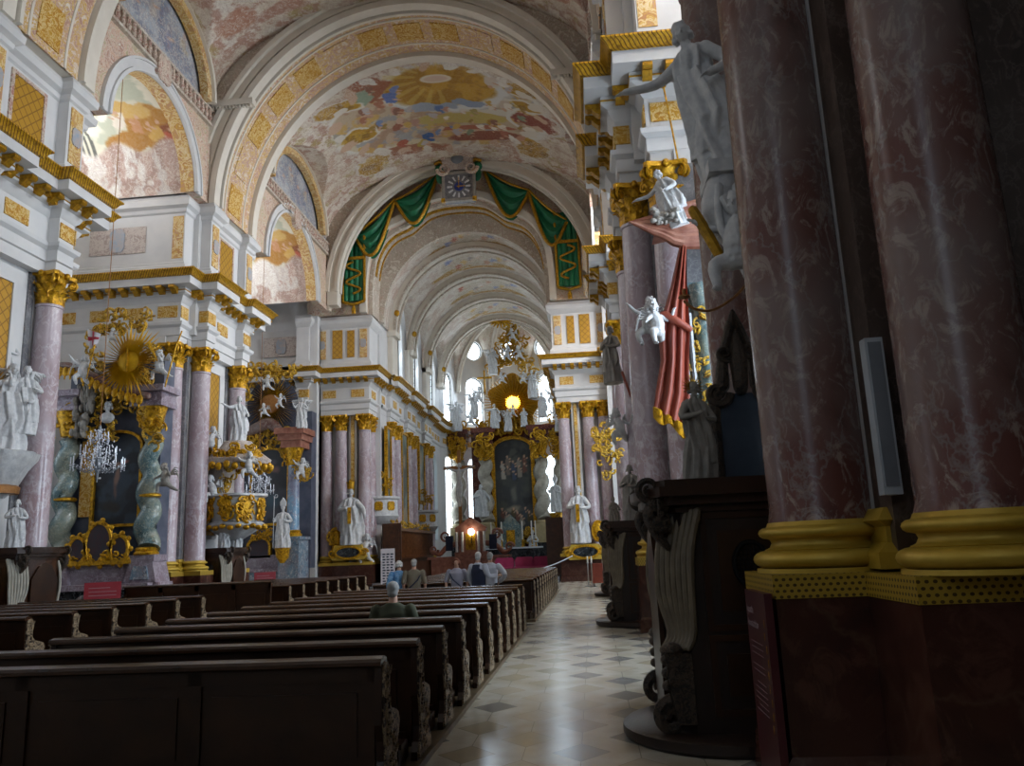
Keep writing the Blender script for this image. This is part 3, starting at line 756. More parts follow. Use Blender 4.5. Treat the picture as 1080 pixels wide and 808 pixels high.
def chapel_paint_a(U, W, V):
    a, b = U * 6, W * 9; lo = np.clip((np.minimum(W, 1 - W) - .2 - .025 * np.sin(U * 19)) / .02, 0, 1)
    p = Paint(a, b, 'd2cdb8', 11); p.nz('b9bda8', .7, .48, .56, 3); p.nz('e2dcc8', .9, .5, .58, 8)
    for s_ in (0, 1):
        y = (lambda t_: t_ if s_ == 0 else 9 - t_)
        p.blob(.9, y(2.6), .9, .9, 'b07c2c', .4, .5); p.blob(.5, y(2.2), .45, .5, '8a4a24', .2, .6); p.blob(2.0, y(2.1), .9, .45, 'a9762a', -.2, .5); p.blob(1.6, y(3.4), .8, .4, 'c9a45c', .5, .7)
        p.blob(4.6, y(3.0), 1.1, 1.2, '7e8270', .2, .4); p.blob(3.2, y(3.9), .9, .5, 'a8b4bc', 0, .9)
        for k in range(4): r = np.hypot(a - 6.2, (b - y(2.0)) * 1.1); p.lay((np.abs(r - 2.1 - k * .22) < .06).astype(float) * .85, '3e4240')
        for k in range(12): p.figure(.4 + (k * 1.7 % 4.6), y(2.1 + (k * .83 % 2.2)), .75, ('b8563a', 'e2d8c8', '8a5a30', 'caa050', 'e6dfd2', '6c7c98', 'c08a60', 'd8c8b0')[k % 8], lean=(k % 5 - 2) * .3)
    st_ = Paint(V[:, 0], V[:, 1] * 1.3 + V[:, 2], 'd2cdc8', 21); st_.nz('a88f86', 2.2, .5, .53, 2); st_.nz('bca298', 3.5, .52, .55, 3); st_.nz('e4e0da', 1.4, .55, .58, 4)
    k = lo[:, None]; return p.c * k + st_.c * (1 - k), 1 - lo
upper_wall('north', 9.6, 14.5, chapel_paint_a); upper_wall('north', 20.15, 25.65, chapel_paint_a); upper_wall('north', 32.0, 38.6, chapel_paint_a, 2.1)
upper_wall('south', 10.3, 15.15, chapel_paint_a); upper_wall('south', 20.75, 25.7, chapel_paint_a); upper_wall('south', 32.0, 38.6, chapel_paint_a, 2.1)

# ---- nave vault: shallow vault with cross vaults cutting in over the windows
VZ, VR, VH = 18.6, 3.85, 7.35
def vault_z(dx): return VZ + VR * math.sqrt(max(0, 1 - (dx / VH) ** 2))
def vault_bay(y0, y1, yc, half, paint, nu=200, nv=150, edge=True):
    def P(u, v):
        th = PI * (1 - u); dx = VH * cos(th); y = y0 + (y1 - y0) * v
        z = VZ + VR * sin(th)
        q = 1 - ((y - yc) / half) ** 2
        if q > 0: z = max(z, 18.3 + 2.6 * math.sqrt(q))
        return (XC + dx, y, z)
    return struct(painted_sheet('ceiling', P, nu, nv, paint, 'fresco'))
def stucco_ground(p):
    p.nz('b0806e', 1.7, .5, .54, 3, .75); p.nz('a89658', 1.3, .57, .61, 4, .75); p.nz('e2dace', 2.6, .52, .55, 6, .95); p.nz('b08a7a', 3.6, .55, .58, 7, .8); p.nz('cbbfa8', .6, .5, .62, 8, .5)
def paint_bay1(U, W, V):
    x, y = V[:, 0], V[:, 1]; p = Paint(x, y, 'd6cbba', 31); stucco_ground(p)
    for sx in (-1, 1):
        cx = XC + sx * 4.6
        p.blob(cx - sx * .2, 23.3, .8, 1.0, 'b0a25a', 0, .8); p.ring(cx - sx * .2, 23.3, 1.2, 1.5, .1, 'd6d0c4')
        p.blob(cx + sx * 1.1, 25.2, .6, .5, 'b8846c'); p.blob(cx - sx * .3, 25.6, .9, .3, 'b58a78')
    p.blob(XC, 22.5, 3.9, 3.9, 'd8d2c6', 0, .1); p.blob(XC, 22.5, 3.6, 3.6, '8a5a34', 0, .1)
    p.ring(XC, 22.5, 3.4, 3.4, .03, 'c9a050'); p.blob(XC, 22.2, 2.9, 2.9, 'c9b890', 0, .2); p.nz('8a7048', .8, .5, .56, 12, .7, (np.hypot(x - XC, y - 22.2) < 2.8).astype(float))
    return p.c
def paint_bay2(U, W, V):
    x, y = V[:, 0] / 1.03, V[:, 1] / 1.03; p = Paint(x, y, 'd4c9b9', 41); stucco_ground(p)
    # scalloped fresco field
    for cx, cy, rx, ry in ((-6, 33.8, 4.6, 3.6), (-9.4, 33.8, 1.6, 2.3), (-2.5, 34, 1.6, 2.4)): p.blob(cx, cy, rx + .25, ry + .25, 'd9d6ce', 0, .25)
    for cx, cy, rx, ry in ((-6, 33.8, 4.5, 3.4), (-9.4, 33.8, 1.4, 2.1), (-2.5, 34, 1.4, 2.2)): p.blob(cx, cy, rx, ry, 'bda98e', 0, .25)
    inside = (np.hypot((x + 6) / 4.9, (y - 33.8) / 3.6) < 1).astype(float)
    p.nz('cdbf9f', 1.0, .5, .58, 3, .9, inside); p.nz('a8846a', 1.4, .54, .6, 4, .8, inside); p.nz('c9a050', 1.2, .58, .64, 6, .8, inside); p.nz('8f93a0', 1.6, .6, .66, 8, .7, inside)
    # glory: white cloud ring round a golden sky
    p.blob(-5.3, 31.9, 3.0, 2.1, 'd6d6d4', 0, .12); p.blob(-5.5, 31.8, 2.55, 1.75, 'a87a1c', 0, .12); p.nz('c99c34', 1.6, .48, .6, 9, .8, (np.hypot((x + 5.5) / 2.4, (y - 31.8) / 1.6) < 1).astype(float))
    p.blob(-5.6, 31.2, .75, .35, 'e0d2c0', 0, .1); p.blob(-5.6, 31.2, .55, .22, 'd8bfae', 0, .1)
    a = np.arctan2(y - 31.2, x + 5.6); r = np.hypot(x + 5.6, y - 31.2)
    p.lay(((np.sin(a * 17) > .3) & (r > .9) & (r < 2.3) & (x < -5.3)).astype(float) * .45, 'd8c070')
    p.blob(-6.4, 33.4, 1.1, .35, '9aa4b4', 0, .8); p.blob(-4.6, 33.2, .9, .35, '8f9cb4', 0, .8)
    p.blob(-8.4, 31.2, .9, .9, '9a5a3c', .3, .6); p.blob(-9.0, 31.6, .8, .5, '8ea08a', 0, .8)
    # terrace and throng below
    p.blob(-4.0, 36.2, 1.9, .5, '8a4a34', -.12, .25); p.blob(-4.4, 35.4, 2.1, .22, 'a85e44', -.05, .15); p.blob(-4.9, 34.5, 2.3, .55, 'bda85c', 0, .3); p.blob(-2.8, 33.9, 1.4, .3, 'cfcabc', 0, .2)
    p.blob(-7.9, 36.9, 2.0, .5, '9a6248', .2, .5)
    p.blob(-1.6, 34.1, 1.0, .75, '8a4030', .2, .7); p.ring(-1.5, 34.2, 1.25, 1.0, .1, 'd4d0c8')
    gold = 'b08410'
    for cx, cy, rx, ry in ((-10.1, 31.7, .95, .5), (-9.9, 37.2, .75, .95), (-10.0, 34.4, .9, .55), (-2.0, 31.7, .9, .5), (-2.0, 33.0, .8, .3), (-1.75, 37.0, .8, .95)):
        p.blob(cx, cy, rx + .16, ry + .16, 'd6d0c6', .2, .6); p.blob(cx, cy, rx, ry, gold, .2, .6); p.nz('7a580c', 2.5, .5, .56, 13, .6, (np.hypot((x - cx) / rx, (y - cy) / ry) < .9).astype(float)); p.nz('c9a038', 3.1, .55, .6, 15, .6, (np.hypot((x - cx) / rx, (y - cy) / ry) < .9).astype(float))
    p.blob(-9.7, 38.3, .6, .35, 'dedad2'); p.blob(-2.1, 38.2, .7, .35, 'dedad2')
    figs = [(-7.8, 32.2, 1.1, '5a6fa8'), (-7.5, 31.6, .8, '6f80b4'), (-5.9, 33.6, .8, '5c78ac'), (-6.9, 36.0, 1.2, '2f5a94'), (-7.3, 36.6, 1.2, 'b09838'), (-8.2, 36.2, 1.1, 'a8523a'), (-8.0, 34.6, 1.1, '9a5a44'), (-8.6, 35.4, 1.0, 'c0a890'),
            (-7.2, 34.6, .9, 'b58a78'), (-6.2, 35.6, .9, 'c9b8a8'), (-5.4, 35.9, .8, 'b0a8b0'), (-3.6, 34.9, 1.0, 'a87c20'), (-3.2, 36.0, .9, 'a8604a'), (-2.9, 33.2, .9, 'c9b8a8'), (-2.3, 36.2, .9, 'c08a70'), (-4.4, 34.0, .8, 'a89858'), (-3.2, 31.4, 1.0, 'd0c4b8'), (-9.2, 32.9, 1.0, 'b88e78'), (-8.9, 34.0, .8, '8a6a3a'), (-6.6, 35.0, .8, 'c4a85c')]
    q_ = random.Random(5)
    for k in range(70):
        fx, fy = q_.uniform(-10.2, -1.6), q_.uniform(31.0, 37.6)
        if math.hypot((fx + 5.5) / 2.7, (fy - 31.8) / 1.7) < 1 or math.hypot((fx + 6) / 4.7, (fy - 33.8) / 3.7) > 1: continue
        figs.append((fx, fy, q_.uniform(.45, .8), q_.choice(('d8cfc4', 'c9a890', 'a86c50', '6f86b0', 'caa450', 'e0d8cc', '8a5a48', 'b8b0b0', '9a7a30', 'c08a78', '7a8a70'))))
    for q in figs: p.figure(*q, lean=q_.uniform(-.6, .6))
    for k in range(24): a_ = 2 * PI * k / 24; p.blob(-6 + 4.75 * cos(a_), 33.8 + 3.6 * sin(a_), q_.uniform(.3, .55), q_.uniform(.2, .35), q_.choice(('e4e0d8', 'c9a88e', 'd8d0c4')), q_.uniform(0, 3), .9)
    return p.c, 1 - np.clip((1 - np.minimum.reduce([np.hypot((x + 6) / 4.8, (y - 33.8) / 3.6), np.hypot((x + 9.4) / 1.7, (y - 33.8) / 2.4), np.hypot((x + 2.5) / 1.7, (y - 34) / 2.5)])) / .08, 0, 1)
vault_bay(8.6, 15.9, 12.2, 3.0, lambda U, W, V: (lambda p: (stucco_ground(p), p.c)[1])(Paint(V[:, 0], V[:, 1], 'c4b8a6', 51)), 80, 50)
vault_bay(19.0, 26.9, 22.9, 3.0, paint_bay1, 220, 120)
vault_bay(29.9, 40.2, 35.3, 3.6, paint_bay2, 420, 320)
vault_bay(-2, 6.6, 1.5, 3.0, lambda U, W, V: (lambda p: (stucco_ground(p), p.c)[1])(Paint(V[:, 0], V[:, 1], 'c4b8a6', 51)), 60, 30)
def lunette_edge(side, yc, half, where):
    xw = XL - .03 if side == 'north' else 1.0 - .03; sg = 1 if side == 'north' else -1
    t = thing('lunette_arch', 'curved gilt and pink rib framing the blue lunette ' + where, 'arch rib')
    for nm, r0, r1, d, mt in (('rib_band', .0, .34, .3, 'gold_pink_pattern'), ('rib_moulding', -.14, .02, .42, 'plaster_warm')):
        m = MB()
        for k in range(26):
            P = []
            for q, rr in ((PI * k / 26, r0), (PI * k / 26, r1), (PI * (k + 1) / 26, r1), (PI * (k + 1) / 26, r0)):
                P.append((yc + (half - rr) * cos(q), 18.3 + (2.6 - rr) * sin(q)))
            m.prism(P, min(xw, xw + sg * d), max(xw, xw + sg * d), 'x')
        m.build(nm, mt, t, smooth=False)
lunette_edge('north', 22.9, 3.0, 'above the nearest left chapel'); lunette_edge('north', 35.3, 3.6, 'above the farther left chapel')

# ---- transverse arches
KY = 1.07
def transverse(y0, y1, label, r=7.1):
    zc = 14.6
    t = thing('transverse_arch', label, 'arch', (-6.12, 0, 0))
    MB().arc((0, 0, zc), r, r + .55, y0, y1, n=72, ky=KY).build('arch_ring', 'plaster_warm', t)
    m = MB()
    for a, b, dr in ((y0 - .1, y0 + .32, -.12), (y0 + .38, y0 + .5, -.2), (y1 - .5, y1 - .38, -.2), (y1 - .32, y1 + .1, -.12)): m.arc((0, 0, zc), r + dr, r + .1, a, b, n=72, ky=KY)
    m.arc((0, 0, zc), r + .5, r + .68, y0 - .16, y0 + .1, n=72, ky=KY).arc((0, 0, zc), r + .2, r + .3, y0 - .06, y0 + .1, n=72, ky=KY)
    m.build('roll_moulding', 'plaster_warm', t)
    w = (y1 - y0)
    mid = y0 + w * .5
    MB().arc((0, 0, zc), r - .04, r + .02, y0 + .55, y1 - .55, n=72, ky=KY).build('patterned_soffit', 'soffit_pink', t)
    for a in (y0 + .85, y1 - 1.15): MB().arc((0, 0, zc), r - .07, r, a, a + .08, n=72, ky=KY).build('soffit_fillet', 'plaster_warm', t)
    # raised gilt panels along the soffit
    n = 15
    for k in range(n):
        q = PI * (k + .5) / n; da = .075
        MB().arc((0, 0, zc), r - .075, r - .03, y0 + 1.15, y1 - 1.4, q - da, q + da, 6, ky=KY).build('gilt_panel', 'gold_pattern' if k % 4 != 1 else 'soffit_pink', t, smooth=False)
    # wall above the ring
    R = r + .45
    def slab(ya, yb):
        arc = [(R * cos(PI * k / 48), zc + R * KY * sin(PI * k / 48)) for k in range(49)]
        return MB().prism([(-7.6, zc), (-7.6, 24), (7.6, 24), (7.6, zc)] + arc, ya, yb, 'y')
    o = slab(y0 + .1, y1 - .1).build('wall_over_arch', 'stucco_pale', smooth=False); o.location = (-6.12, 0, 0); struct(o)
    for s_, ya in ((-1, y0 - .05),):
        for sx in (-1, 1):
            MB().box(min(sx * 5.6, sx * 7.2), max(sx * 5.6, sx * 7.2), ya - .12, ya + .2, 18.45, 18.7).build('springing_cornice', 'plaster_warm', t, smooth=False)
            k2 = MB()
            for q in range(12): k2.cbox((sx * (5.7 + q * .13), ya - .08, 18.38), (.06, .12, .1))
            k2.build('dentil_row', 'plaster_warm', t, smooth=False)
transverse(5.2, 8.7, 'stucco arch overhead, outside the picture top')
transverse(15.7, 19.1, 'nearest gilt and pink arch cut off by the upper left corner')
transverse(26.6, 30.2, 'great gilt and pink patterned arch crossing the nave before the painted ceiling')
# ================================================================ CHOIR ARCH, CHOIR AND APSE
XQ = -6.2; XA = -6.5
zc = 14.6
CHP = [(-8.8, 40.8), (-7.98, 40.8), (-7.98, 41.55), (-4.85, 41.55), (-4.85, 43.6), (-5.3, 43.6)]
choir_ys = [(44.6, 47.1), (49.0, 51.6), (54.3, 57.0)]
CH2 = [(-5.0, 43.55)]
for a, b in choir_ys: CH2 += [(-5.0, a), (-4.75, a), (-4.75, b), (-5.0, b)]
CH2 += [(-5.0, 61.4)]
AP = []
for k in range(1, 5):
    q = PI - PI * (k + .0) / 5; AP.append((5.0 * cos(q), 61.4 + 5.3 * sin(q)))
make_entablature(CHP, 'arch pier'); make_entablature(CH2, 'choir'); make_entablature([(-5.0, 61.4)] + AP + [(5.0, 61.4)], 'apse')
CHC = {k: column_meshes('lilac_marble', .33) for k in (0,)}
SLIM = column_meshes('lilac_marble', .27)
for side, s in (('left', 1), ('right', -1)):
    L = (XQ, 0, 0)
    L = (XA, 0, 0)
    m = MB().box(-7.9, -5.25, 42.3, 43.4, 0, 9.6).box(-7.9, -5.0, 41.8, 43.4, 9.6, 14.6).box(-6.2, -5.78, 42.0, 42.35, 0, 9.6).box(-8.8, -7.7, 41.1, 43, 0, 14.6)
    o = struct(m.build('pillar_core', 'plaster_white', smooth=False)); o.location = L; o.scale = (s, 1, 1)
    struct(MB().box(-6.08, -5.9, 41.94, 42.0, 2.0, 9.1).build('gilt_strip', 'gold_pattern', o, smooth=False))
    t = thing('pier_pedestal', 'dark red marble pedestal with gilded band at the %s foot of the choir arch' % side, 'pedestal', L, 0, None, s)
    MB().sweep(CHP, [(-.6, 1.23), (0, 1.23), (0, .3), (.05, .26), (.05, 0)]).build('pedestal_block', 'plinth_marble', t, smooth=False)
    MB().sweep(CHP, [(-.6, 1.38), (.012, 1.38), (.012, 1.23), (-.6, 1.23)]).build('gilt_band', 'gold_plain', t, smooth=False)
    place_entablature('arch pier', 'white entablature with gilded cornice on the %s pier of the choir arch' % side, L, s)
    for nm, cx_, cy_ in (('outer', -7.45, 42.05), ('middle', -6.64, 42.05), ('inner', -5.36, 42.05), ('rearmost', -5.36, 43.15)):
        column((XA + s * cx_, cy_, 0), '%s lilac-lit column of the %s choir arch pier' % (nm, side), None, me=CHC[0])
    t = thing('attic_block', 'white attic with gilt lattice panel under the %s end of the green drapery' % side, 'attic block', L, 0, None, s)
    MB().sweep(CHP, [(-.9, 11.6), (.0, 11.62), (.0, 11.95), (-.08, 12.05), (-.12, 12.14), (-.12, 13.95), (-.04, 14.0), (.1, 14.2), (.12, 14.4), (.06, 14.46), (0, 14.6), (-.9, 14.75)]).build('attic_body', 'plaster_white', t, ang=25)
    MB().box(-6.2, -5.8, 41.62, 41.68, 12.3, 13.8).build('lattice_panel', 'gold_lattice', t, smooth=False)
    for x in (-5.3, -6.75, -7.6):
        w_ = .2 if x != -6.75 else .28
        MB().box(x - w_, x + w_, 41.62, 41.68, 12.25, 13.85).build('ornament_strip', 'gold_pink_pattern' if x != -6.75 else 'gold_lattice', t, smooth=False)
        if x != -6.75: MB().prism([(x + a, 13.05 + b) for a, b in cartouche(None, .34, .5)], 41.6, 41.66, 'y').build('cartouche', 'blue_enamel_pale', t, smooth=False)
    # choir side wall with windows
    L = (XQ, 0, 0)
    m = MB(); m.at((-5.15, 0, 0), PI / 2)
    wins = [(43.0, None), (48.0, None), (52.9, None), (59.2, 1)]
    for y0, y1, yc, lw in ((43.4, 45.5, 44.45, 0), (45.5, 50.4, 48.0, 0), (50.4, 55.6, 52.9, 0), (55.6, 61.4, 59.0, 1)):
        strip(m, y0, y1, 0, 19.8, ([(yc, 1.9, 2.6, 8.9, 'arch')] if lw else []) + ([(yc, 1.9, 12.2, 16.2, 'arch')] if yc > 45 else []), .5)
    o = struct(m.build('wall_choir_' + side, 'plaster_white', smooth=False)); o.location = L; o.scale = (s, 1, 1)
    for y0, y1, yc, lw in ((43.4, 45.5, 44.45, 0), (45.5, 50.4, 48.0, 0), (50.4, 55.6, 52.9, 0), (55.6, 61.4, 59.0, 1)):
        for zb, zt in ([(2.6, 8.9)] if lw else []) + ([(12.2, 16.2)] if yc > 45 else []):
            if s == 1: window(yc, 1.9, zb, zt, 'arch', .5, (XQ - 5.15, 0, 0), PI / 2, 'window_glass' if zb > 3 else 'window_glass_dim')
            else: window(-yc, 1.9, zb, zt, 'arch', .5, (XQ + 5.15, 0, 0), -PI / 2, 'window_glass')
    place_entablature('choir', 'white entablature with gilt cornice running along the %s choir wall' % side, L, s)
    i = 0
    for a, b in choir_ys:
        t = thing('pier_pedestal', 'dark marble pedestal under the %s column pair on the %s choir wall' % (('first', 'second', 'third')[i], side), 'pedestal', L, 0, None, s)
        MB().sweep([(-5.2, a), (-4.7, a), (-4.7, b), (-5.2, b)], [(-.5, 1.38), (0, 1.38), (0, 0)]).build('pedestal_block', 'plinth_marble', t, smooth=False)
        for j, y in enumerate((a + .5, b - .5)):
            column((XQ + s * -5.0, y, 0), '%s slim column of the %s pair along the %s choir wall' % (('nearer', 'farther')[j], ('first', 'second', 'third')[i], side), None, me=SLIM)
        # pier strip above the cornice
        q = struct(MB().box(-5.2, -4.85, (a + b) / 2 - .65, (a + b) / 2 + .65, 11.6, 14.6).build('trim_choir_pilaster', 'plaster_warm', smooth=False)); q.location = L; q.scale = (s, 1, 1)
        i += 1
KA = 1.057   # the arch zone is scaled up about the camera, out to a greater depth
# wall over the choir arch with the painted ground behind the green drapery
def mixt(n=64, sx=4.75, top=5.2):
    """inner opening of the choir arch: straight legs, shoulders and a flat raised crown"""
    P = [(sx, 13.95), (sx * .998, 15.4), (sx * .96, 16.9), (sx * .87, 17.9), (sx * .76, 18.45), (sx * .66, 18.7), (sx * .56, 18.9), (sx * .46, 19.3), (sx * .34, 19.68), (sx * .18, 19.88), (0, 19.93)]
    R_ = P + [(-x, z) for x, z in P[-2::-1]]
    out = []
    for i in range(len(R_) - 1):
        p0 = R_[max(0, i - 1)]; p1 = R_[i]; p2 = R_[i + 1]; p3 = R_[min(len(R_) - 1, i + 2)]
        for q in range(4):
            t_ = q / 4; c = [.5 * ((2 * p1[d]) + (-p0[d] + p2[d]) * t_ + (2 * p0[d] - 5 * p1[d] + 4 * p2[d] - p3[d]) * t_ ** 2 + (-p0[d] + 3 * p1[d] - 3 * p2[d] + p3[d]) * t_ ** 3) for d in (0, 1)]
            out.append(tuple(c))
    out.append(R_[-1]); return out
IN = mixt()
def band(mb, line, o0, o1, y0, y1):
    """solid band following a line in the XZ plane, from offset o0 to o1 outwards"""
    n = len(line); N = []
    for i in range(n):
        a = line[max(0, i - 1)]; b = line[min(n - 1, i + 1)]; d = Vector((b[0] - a[0], b[1] - a[1])).normalized(); N.append((d.y, -d.x))
    for i in range(n - 1):
        q = []
        for k, o in ((i, o0), (i, o1), (i + 1, o1), (i + 1, o0)): q.append((line[k][0] + N[k][0] * o, line[k][1] + N[k][1] * o))
        mb.prism(q, y0, y1, 'y')
    return mb
o = struct(MB().prism([(-7.9, 13.95), (-7.9, 22.4), (7.9, 22.4), (7.9, 13.95)] + IN, 39.1, 40.6, 'y').build('wall_over_choir_arch', 'stucco_pink', smooth=False)); o.location = (XA, 0, -.09); o.scale = (KA,) * 3
t = thing('choir_arch', 'wide white arch moulding framing the green painted drapery and clock', 'arch', (-6.02, 0, .12), 0, None, (KA,) * 3)
MB().arc((0, 0, zc), 6.38, 6.9, 37.9, 38.5, n=80).box(-6.9, -6.38, 37.9, 38.5, 13.9, zc).box(6.38, 6.9, 37.9, 38.5, 13.9, zc).build('arch_ring', 'plaster_warm', t)
MB().arc((0, 0, zc), 6.3, 6.45, 38.2, 38.45, n=80).arc((0, 0, zc), 6.8, 7.0, 37.8, 38.1, n=80).arc((0, 0, zc), 6.36, 6.5, 37.82, 38.0, n=80).build('roll_moulding', 'plaster_warm', t)
arcp = [(6.85 * cos(PI * k / 48), zc + .2 + 6.85 * sin(PI * k / 48)) for k in range(49)]
o = struct(MB().prism([(-7.4, 13.9), (-7.4, 22.4), (7.4, 22.4), (7.4, 13.9), (6.85, 13.9)] + arcp + [(-6.85, 13.9)], 38.0, 38.45, 'y').build('wall_over_arch', 'stucco_pale', smooth=False)); o.location = (-6.02, 0, -.09); o.scale = (KA,) * 3
make_entablature([(-18.9, 41.5), (-14.55, 41.5)], 'east'); place_entablature('east', 'white entablature on the end wall behind the farther side altar', (0, 0, 0))
t = thing('attic_block', 'white attic with pale relief panel on the end wall above the farther side altar', 'attic block')
MB().sweep([(-18.9, 41.5), (-14.55, 41.5)], [(-.1, 11.6), (.0, 11.62), (.0, 11.95), (-.08, 12.05), (-.08, 13.95), (-.0, 14.0), (.1, 14.3), (.1, 14.5), (-.3, 14.6)]).build('attic_body', 'plaster_white', t, ang=25)
MB().box(-17.3, -15.3, 41.36, 41.44, 12.5, 13.6).build('relief_panel', 'stucco_relief', t, smooth=False); MB().prism([(-16.3 + a, 13.05 + b) for a, b in cartouche(None, .6, .9)], 41.3, 41.37, 'y').build('cartouche', 'blue_enamel_pale', t, smooth=False)
struct(MB().box(-19, -14.2, 41.5, 42, 0, 24).build('wall_chapel_east', 'plaster_white', smooth=False)); struct(MB().box(1.2, 7, 41.5, 42, 0, 24).build('wall_chapel_east', 'plaster_white', smooth=False))
t = thing('inner_choir_arch', 'curved inner choir arch moulding with gilt fillets and dotted edge, below the drapery', 'arch', (XA, 0, -.09), 0, None, (KA,) * 3)
band(MB(), IN, -.02, .32, 38.9, 39.2).build('outer_moulding', 'plaster_warm', t, smooth=False)
band(MB(), IN, -.22, -.02, 39.45, 41.2).build('inner_ring', 'stucco_pale', t, smooth=False)
gl = [IN[i] for i in range(6, len(IN) - 6)]
band(MB(), gl, -.27, -.2, 39.75, 40.0).build('gilt_fillet', 'gold', t, smooth=False)
band(MB(), gl, -.27, -.2, 40.5, 40.62).build('gilt_fillet', 'gold', t, smooth=False)
band(MB(), IN, -.34, -.1, 41.1, 41.5).build('rear_moulding', 'plaster_warm', t, smooth=False)
# clock
t = thing('wall_clock', 'square framed clock with dark blue star dial and white hour marks above the choir arch', 'clock', (-5.98, 39.6, 20.78), 0, None, (KA,) * 3)
MB().box(-.78, .78, 0, .5, -.72, .72).build('dial_plate', 'grey_marble', t, smooth=False)
f = MB().box(-.86, .86, -.1, .1, .66, .8).box(-.86, .86, -.1, .1, -.8, -.66).box(-.86, -.72, -.1, .1, -.7, .7).box(.72, .86, -.1, .1, -.7, .7); f.build('frame', 'statue_grey', t, smooth=False)
c = MB()
for x in (-.8, .8):
    for z in (-.74, .74): c.box(x - .1, x + .1, -.14, 0, z - .1, z + .1)
c.build('corner_ornament', 'gold', t, smooth=False)
MB().lathe([(.24, 0), (.24, .03), (.0, .04)], n=12).at().build('dial_star', 'blue_enamel', t).rotation_euler = (PI / 2, 0, 0)
c = MB()
for k in range(12):
    a = 2 * PI * k / 12
    c.prism([(.34 * cos(a) - .03 * sin(a), .34 * sin(a) + .03 * cos(a)), (.34 * cos(a) + .03 * sin(a), .34 * sin(a) - .03 * cos(a)), (.6 * cos(a) + .05 * sin(a), .6 * sin(a) - .05 * cos(a)), (.6 * cos(a) - .05 * sin(a), .6 * sin(a) + .05 * cos(a))], -.03, .01, 'y')
c.build('hour_marks', 'statue_white', t, smooth=False)
MB().prism([(-.02, -.1), (.02, -.1), (.012, .5), (-.012, .5)], -.05, -.035, 'y').build('minute_hand', 'gold', t, smooth=False)
MB().prism([(-.1, -.03), (.32, -.015), (.32, .015), (-.1, .03)], -.05, -.035, 'y').build('hour_hand', 'gold', t, smooth=False)
# cartouche above the clock
def scroll(mb, c, r, turns=1.6, w=.09, a0=0, s=1, plane='xz', n=26, taper=.6):
    P = []
    for i in range(n + 1):
        t_ = i / n; a = a0 + s * turns * 2 * PI * t_; q = r * (1 - .8 * t_)
        x, z = q * cos(a), q * sin(a)
        P.append((c[0] + x, c[1], c[2] + z) if plane == 'xz' else ((c[0], c[1] + x, c[2] + z) if plane == 'yz' else (c[0] + x, c[1] + z, c[2])))
    return mb.tube(P, [w * (1 - taper * i / n) for i in range(n + 1)], 6)
t = thing('arch_cartouche', 'pink and white stucco cartouche crowning the clock', 'cartouche', (-6.02, 39.5, 22.25), 0, None, (KA,) * 3)
MB().prism([(a, b) for a, b in cartouche(None, 1.7, 1.1)], 0, .5, 'y').build('shield', 'stucco_relief', t, smooth=False)
MB().ell((0, -.02, .1), (.32, .12, .3)).build('boss', 'grey_metal', t)
for sx in (-1, 1):
    m = MB(); scroll(m, (sx * .75, -.05, .35), .34, 1.5, .1, 0 if sx > 0 else PI, sx); scroll(m, (sx * .7, -.05, -.45), .34, 1.5, .1, 0 if sx > 0 else PI, -sx)
    m.build('scroll', 'pink_pattern', t)
# green drapery: festoons and hanging tails
def festoon(mb, p0, p1, sag, w0, w1, y, n=20, m_=8):
    vs = []; fs = []
    for i in range(n + 1):
        t_ = i / n; x = p0[0] + (p1[0] - p0[0]) * t_; z = p0[1] + (p1[1] - p0[1]) * t_; s_ = 4 * t_ * (1 - t_)
        wd = w0 + (w1 - w0) * s_
        for j in range(m_ + 1):
            v = j / m_; vs.append((x, y - .1 - .26 * abs(sin(v * PI * 2.5)) * s_ - .06, z - sag * s_ * (.35 + .65 * v) - wd * v * (.3 + .7 * s_)))
    for i in range(n):
        for j in range(m_): a = i * (m_ + 1) + j; fs.append((a, a + 1, a + m_ + 2, a + m_ + 1))
    k = len(vs); top = [(v[0], y + .1, v[2]) for v in vs]
    vs2 = vs + top; fs += [(a + k, d_ + k, c_ + k, b_ + k) for a, b_, c_, d_ in fs]
    return mb.add(vs2, fs)
def edge_line(p0, p1, sag, w0, w1, y, n=20, v=1.0):
    P = []
    for i in range(n + 1):
        t_ = i / n; s_ = 4 * t_ * (1 - t_); wd = w0 + (w1 - w0) * s_
        P.append((p0[0] + (p1[0] - p0[0]) * t_, y - .2 - .2 * s_, p0[1] + (p1[1] - p0[1]) * t_ - sag * s_ * (.35 + .65 * v) - wd * v * (.3 + .7 * s_)))
    return P
def festoon_thing(p0, p1, sag, w1, label):
    t = thing('green_festoon', label, 'drapery', (0, 0, -.09), 0, None, (KA,) * 3)
    y = 39.02
    festoon(MB(), p0, p1, sag, .5, w1, y).build('cloth', 'green_cloth', t)
    MB().tube(edge_line(p0, p1, sag, .5, w1, y), .09, 6).tube(edge_line(p0, p1, sag, .5, w1, y, v=0), .06, 6).build('gold_border', 'gold_leaf_dark', t)
    return t
def fold_tube(mb, pts, r0, r1, n=24): return mb
festoon_thing((-9.25, 19.95), (-6.95, 21.35),   .75, 1.4, 'upper left festoon of green drapery left of the clock')
festoon_thing((-11.45, 18.2), (-9.3, 20.0), .75, 1.4, 'lower left festoon of green drapery on the choir arch')
festoon_thing((-4.5, 21.3), (-2.2, 19.9), .75, 1.4, 'upper right festoon of green drapery right of the clock')
festoon_thing((-2.25, 19.95), (-.35, 18.1), .75, 1.5, 'lower right festoon of green drapery on the choir arch')
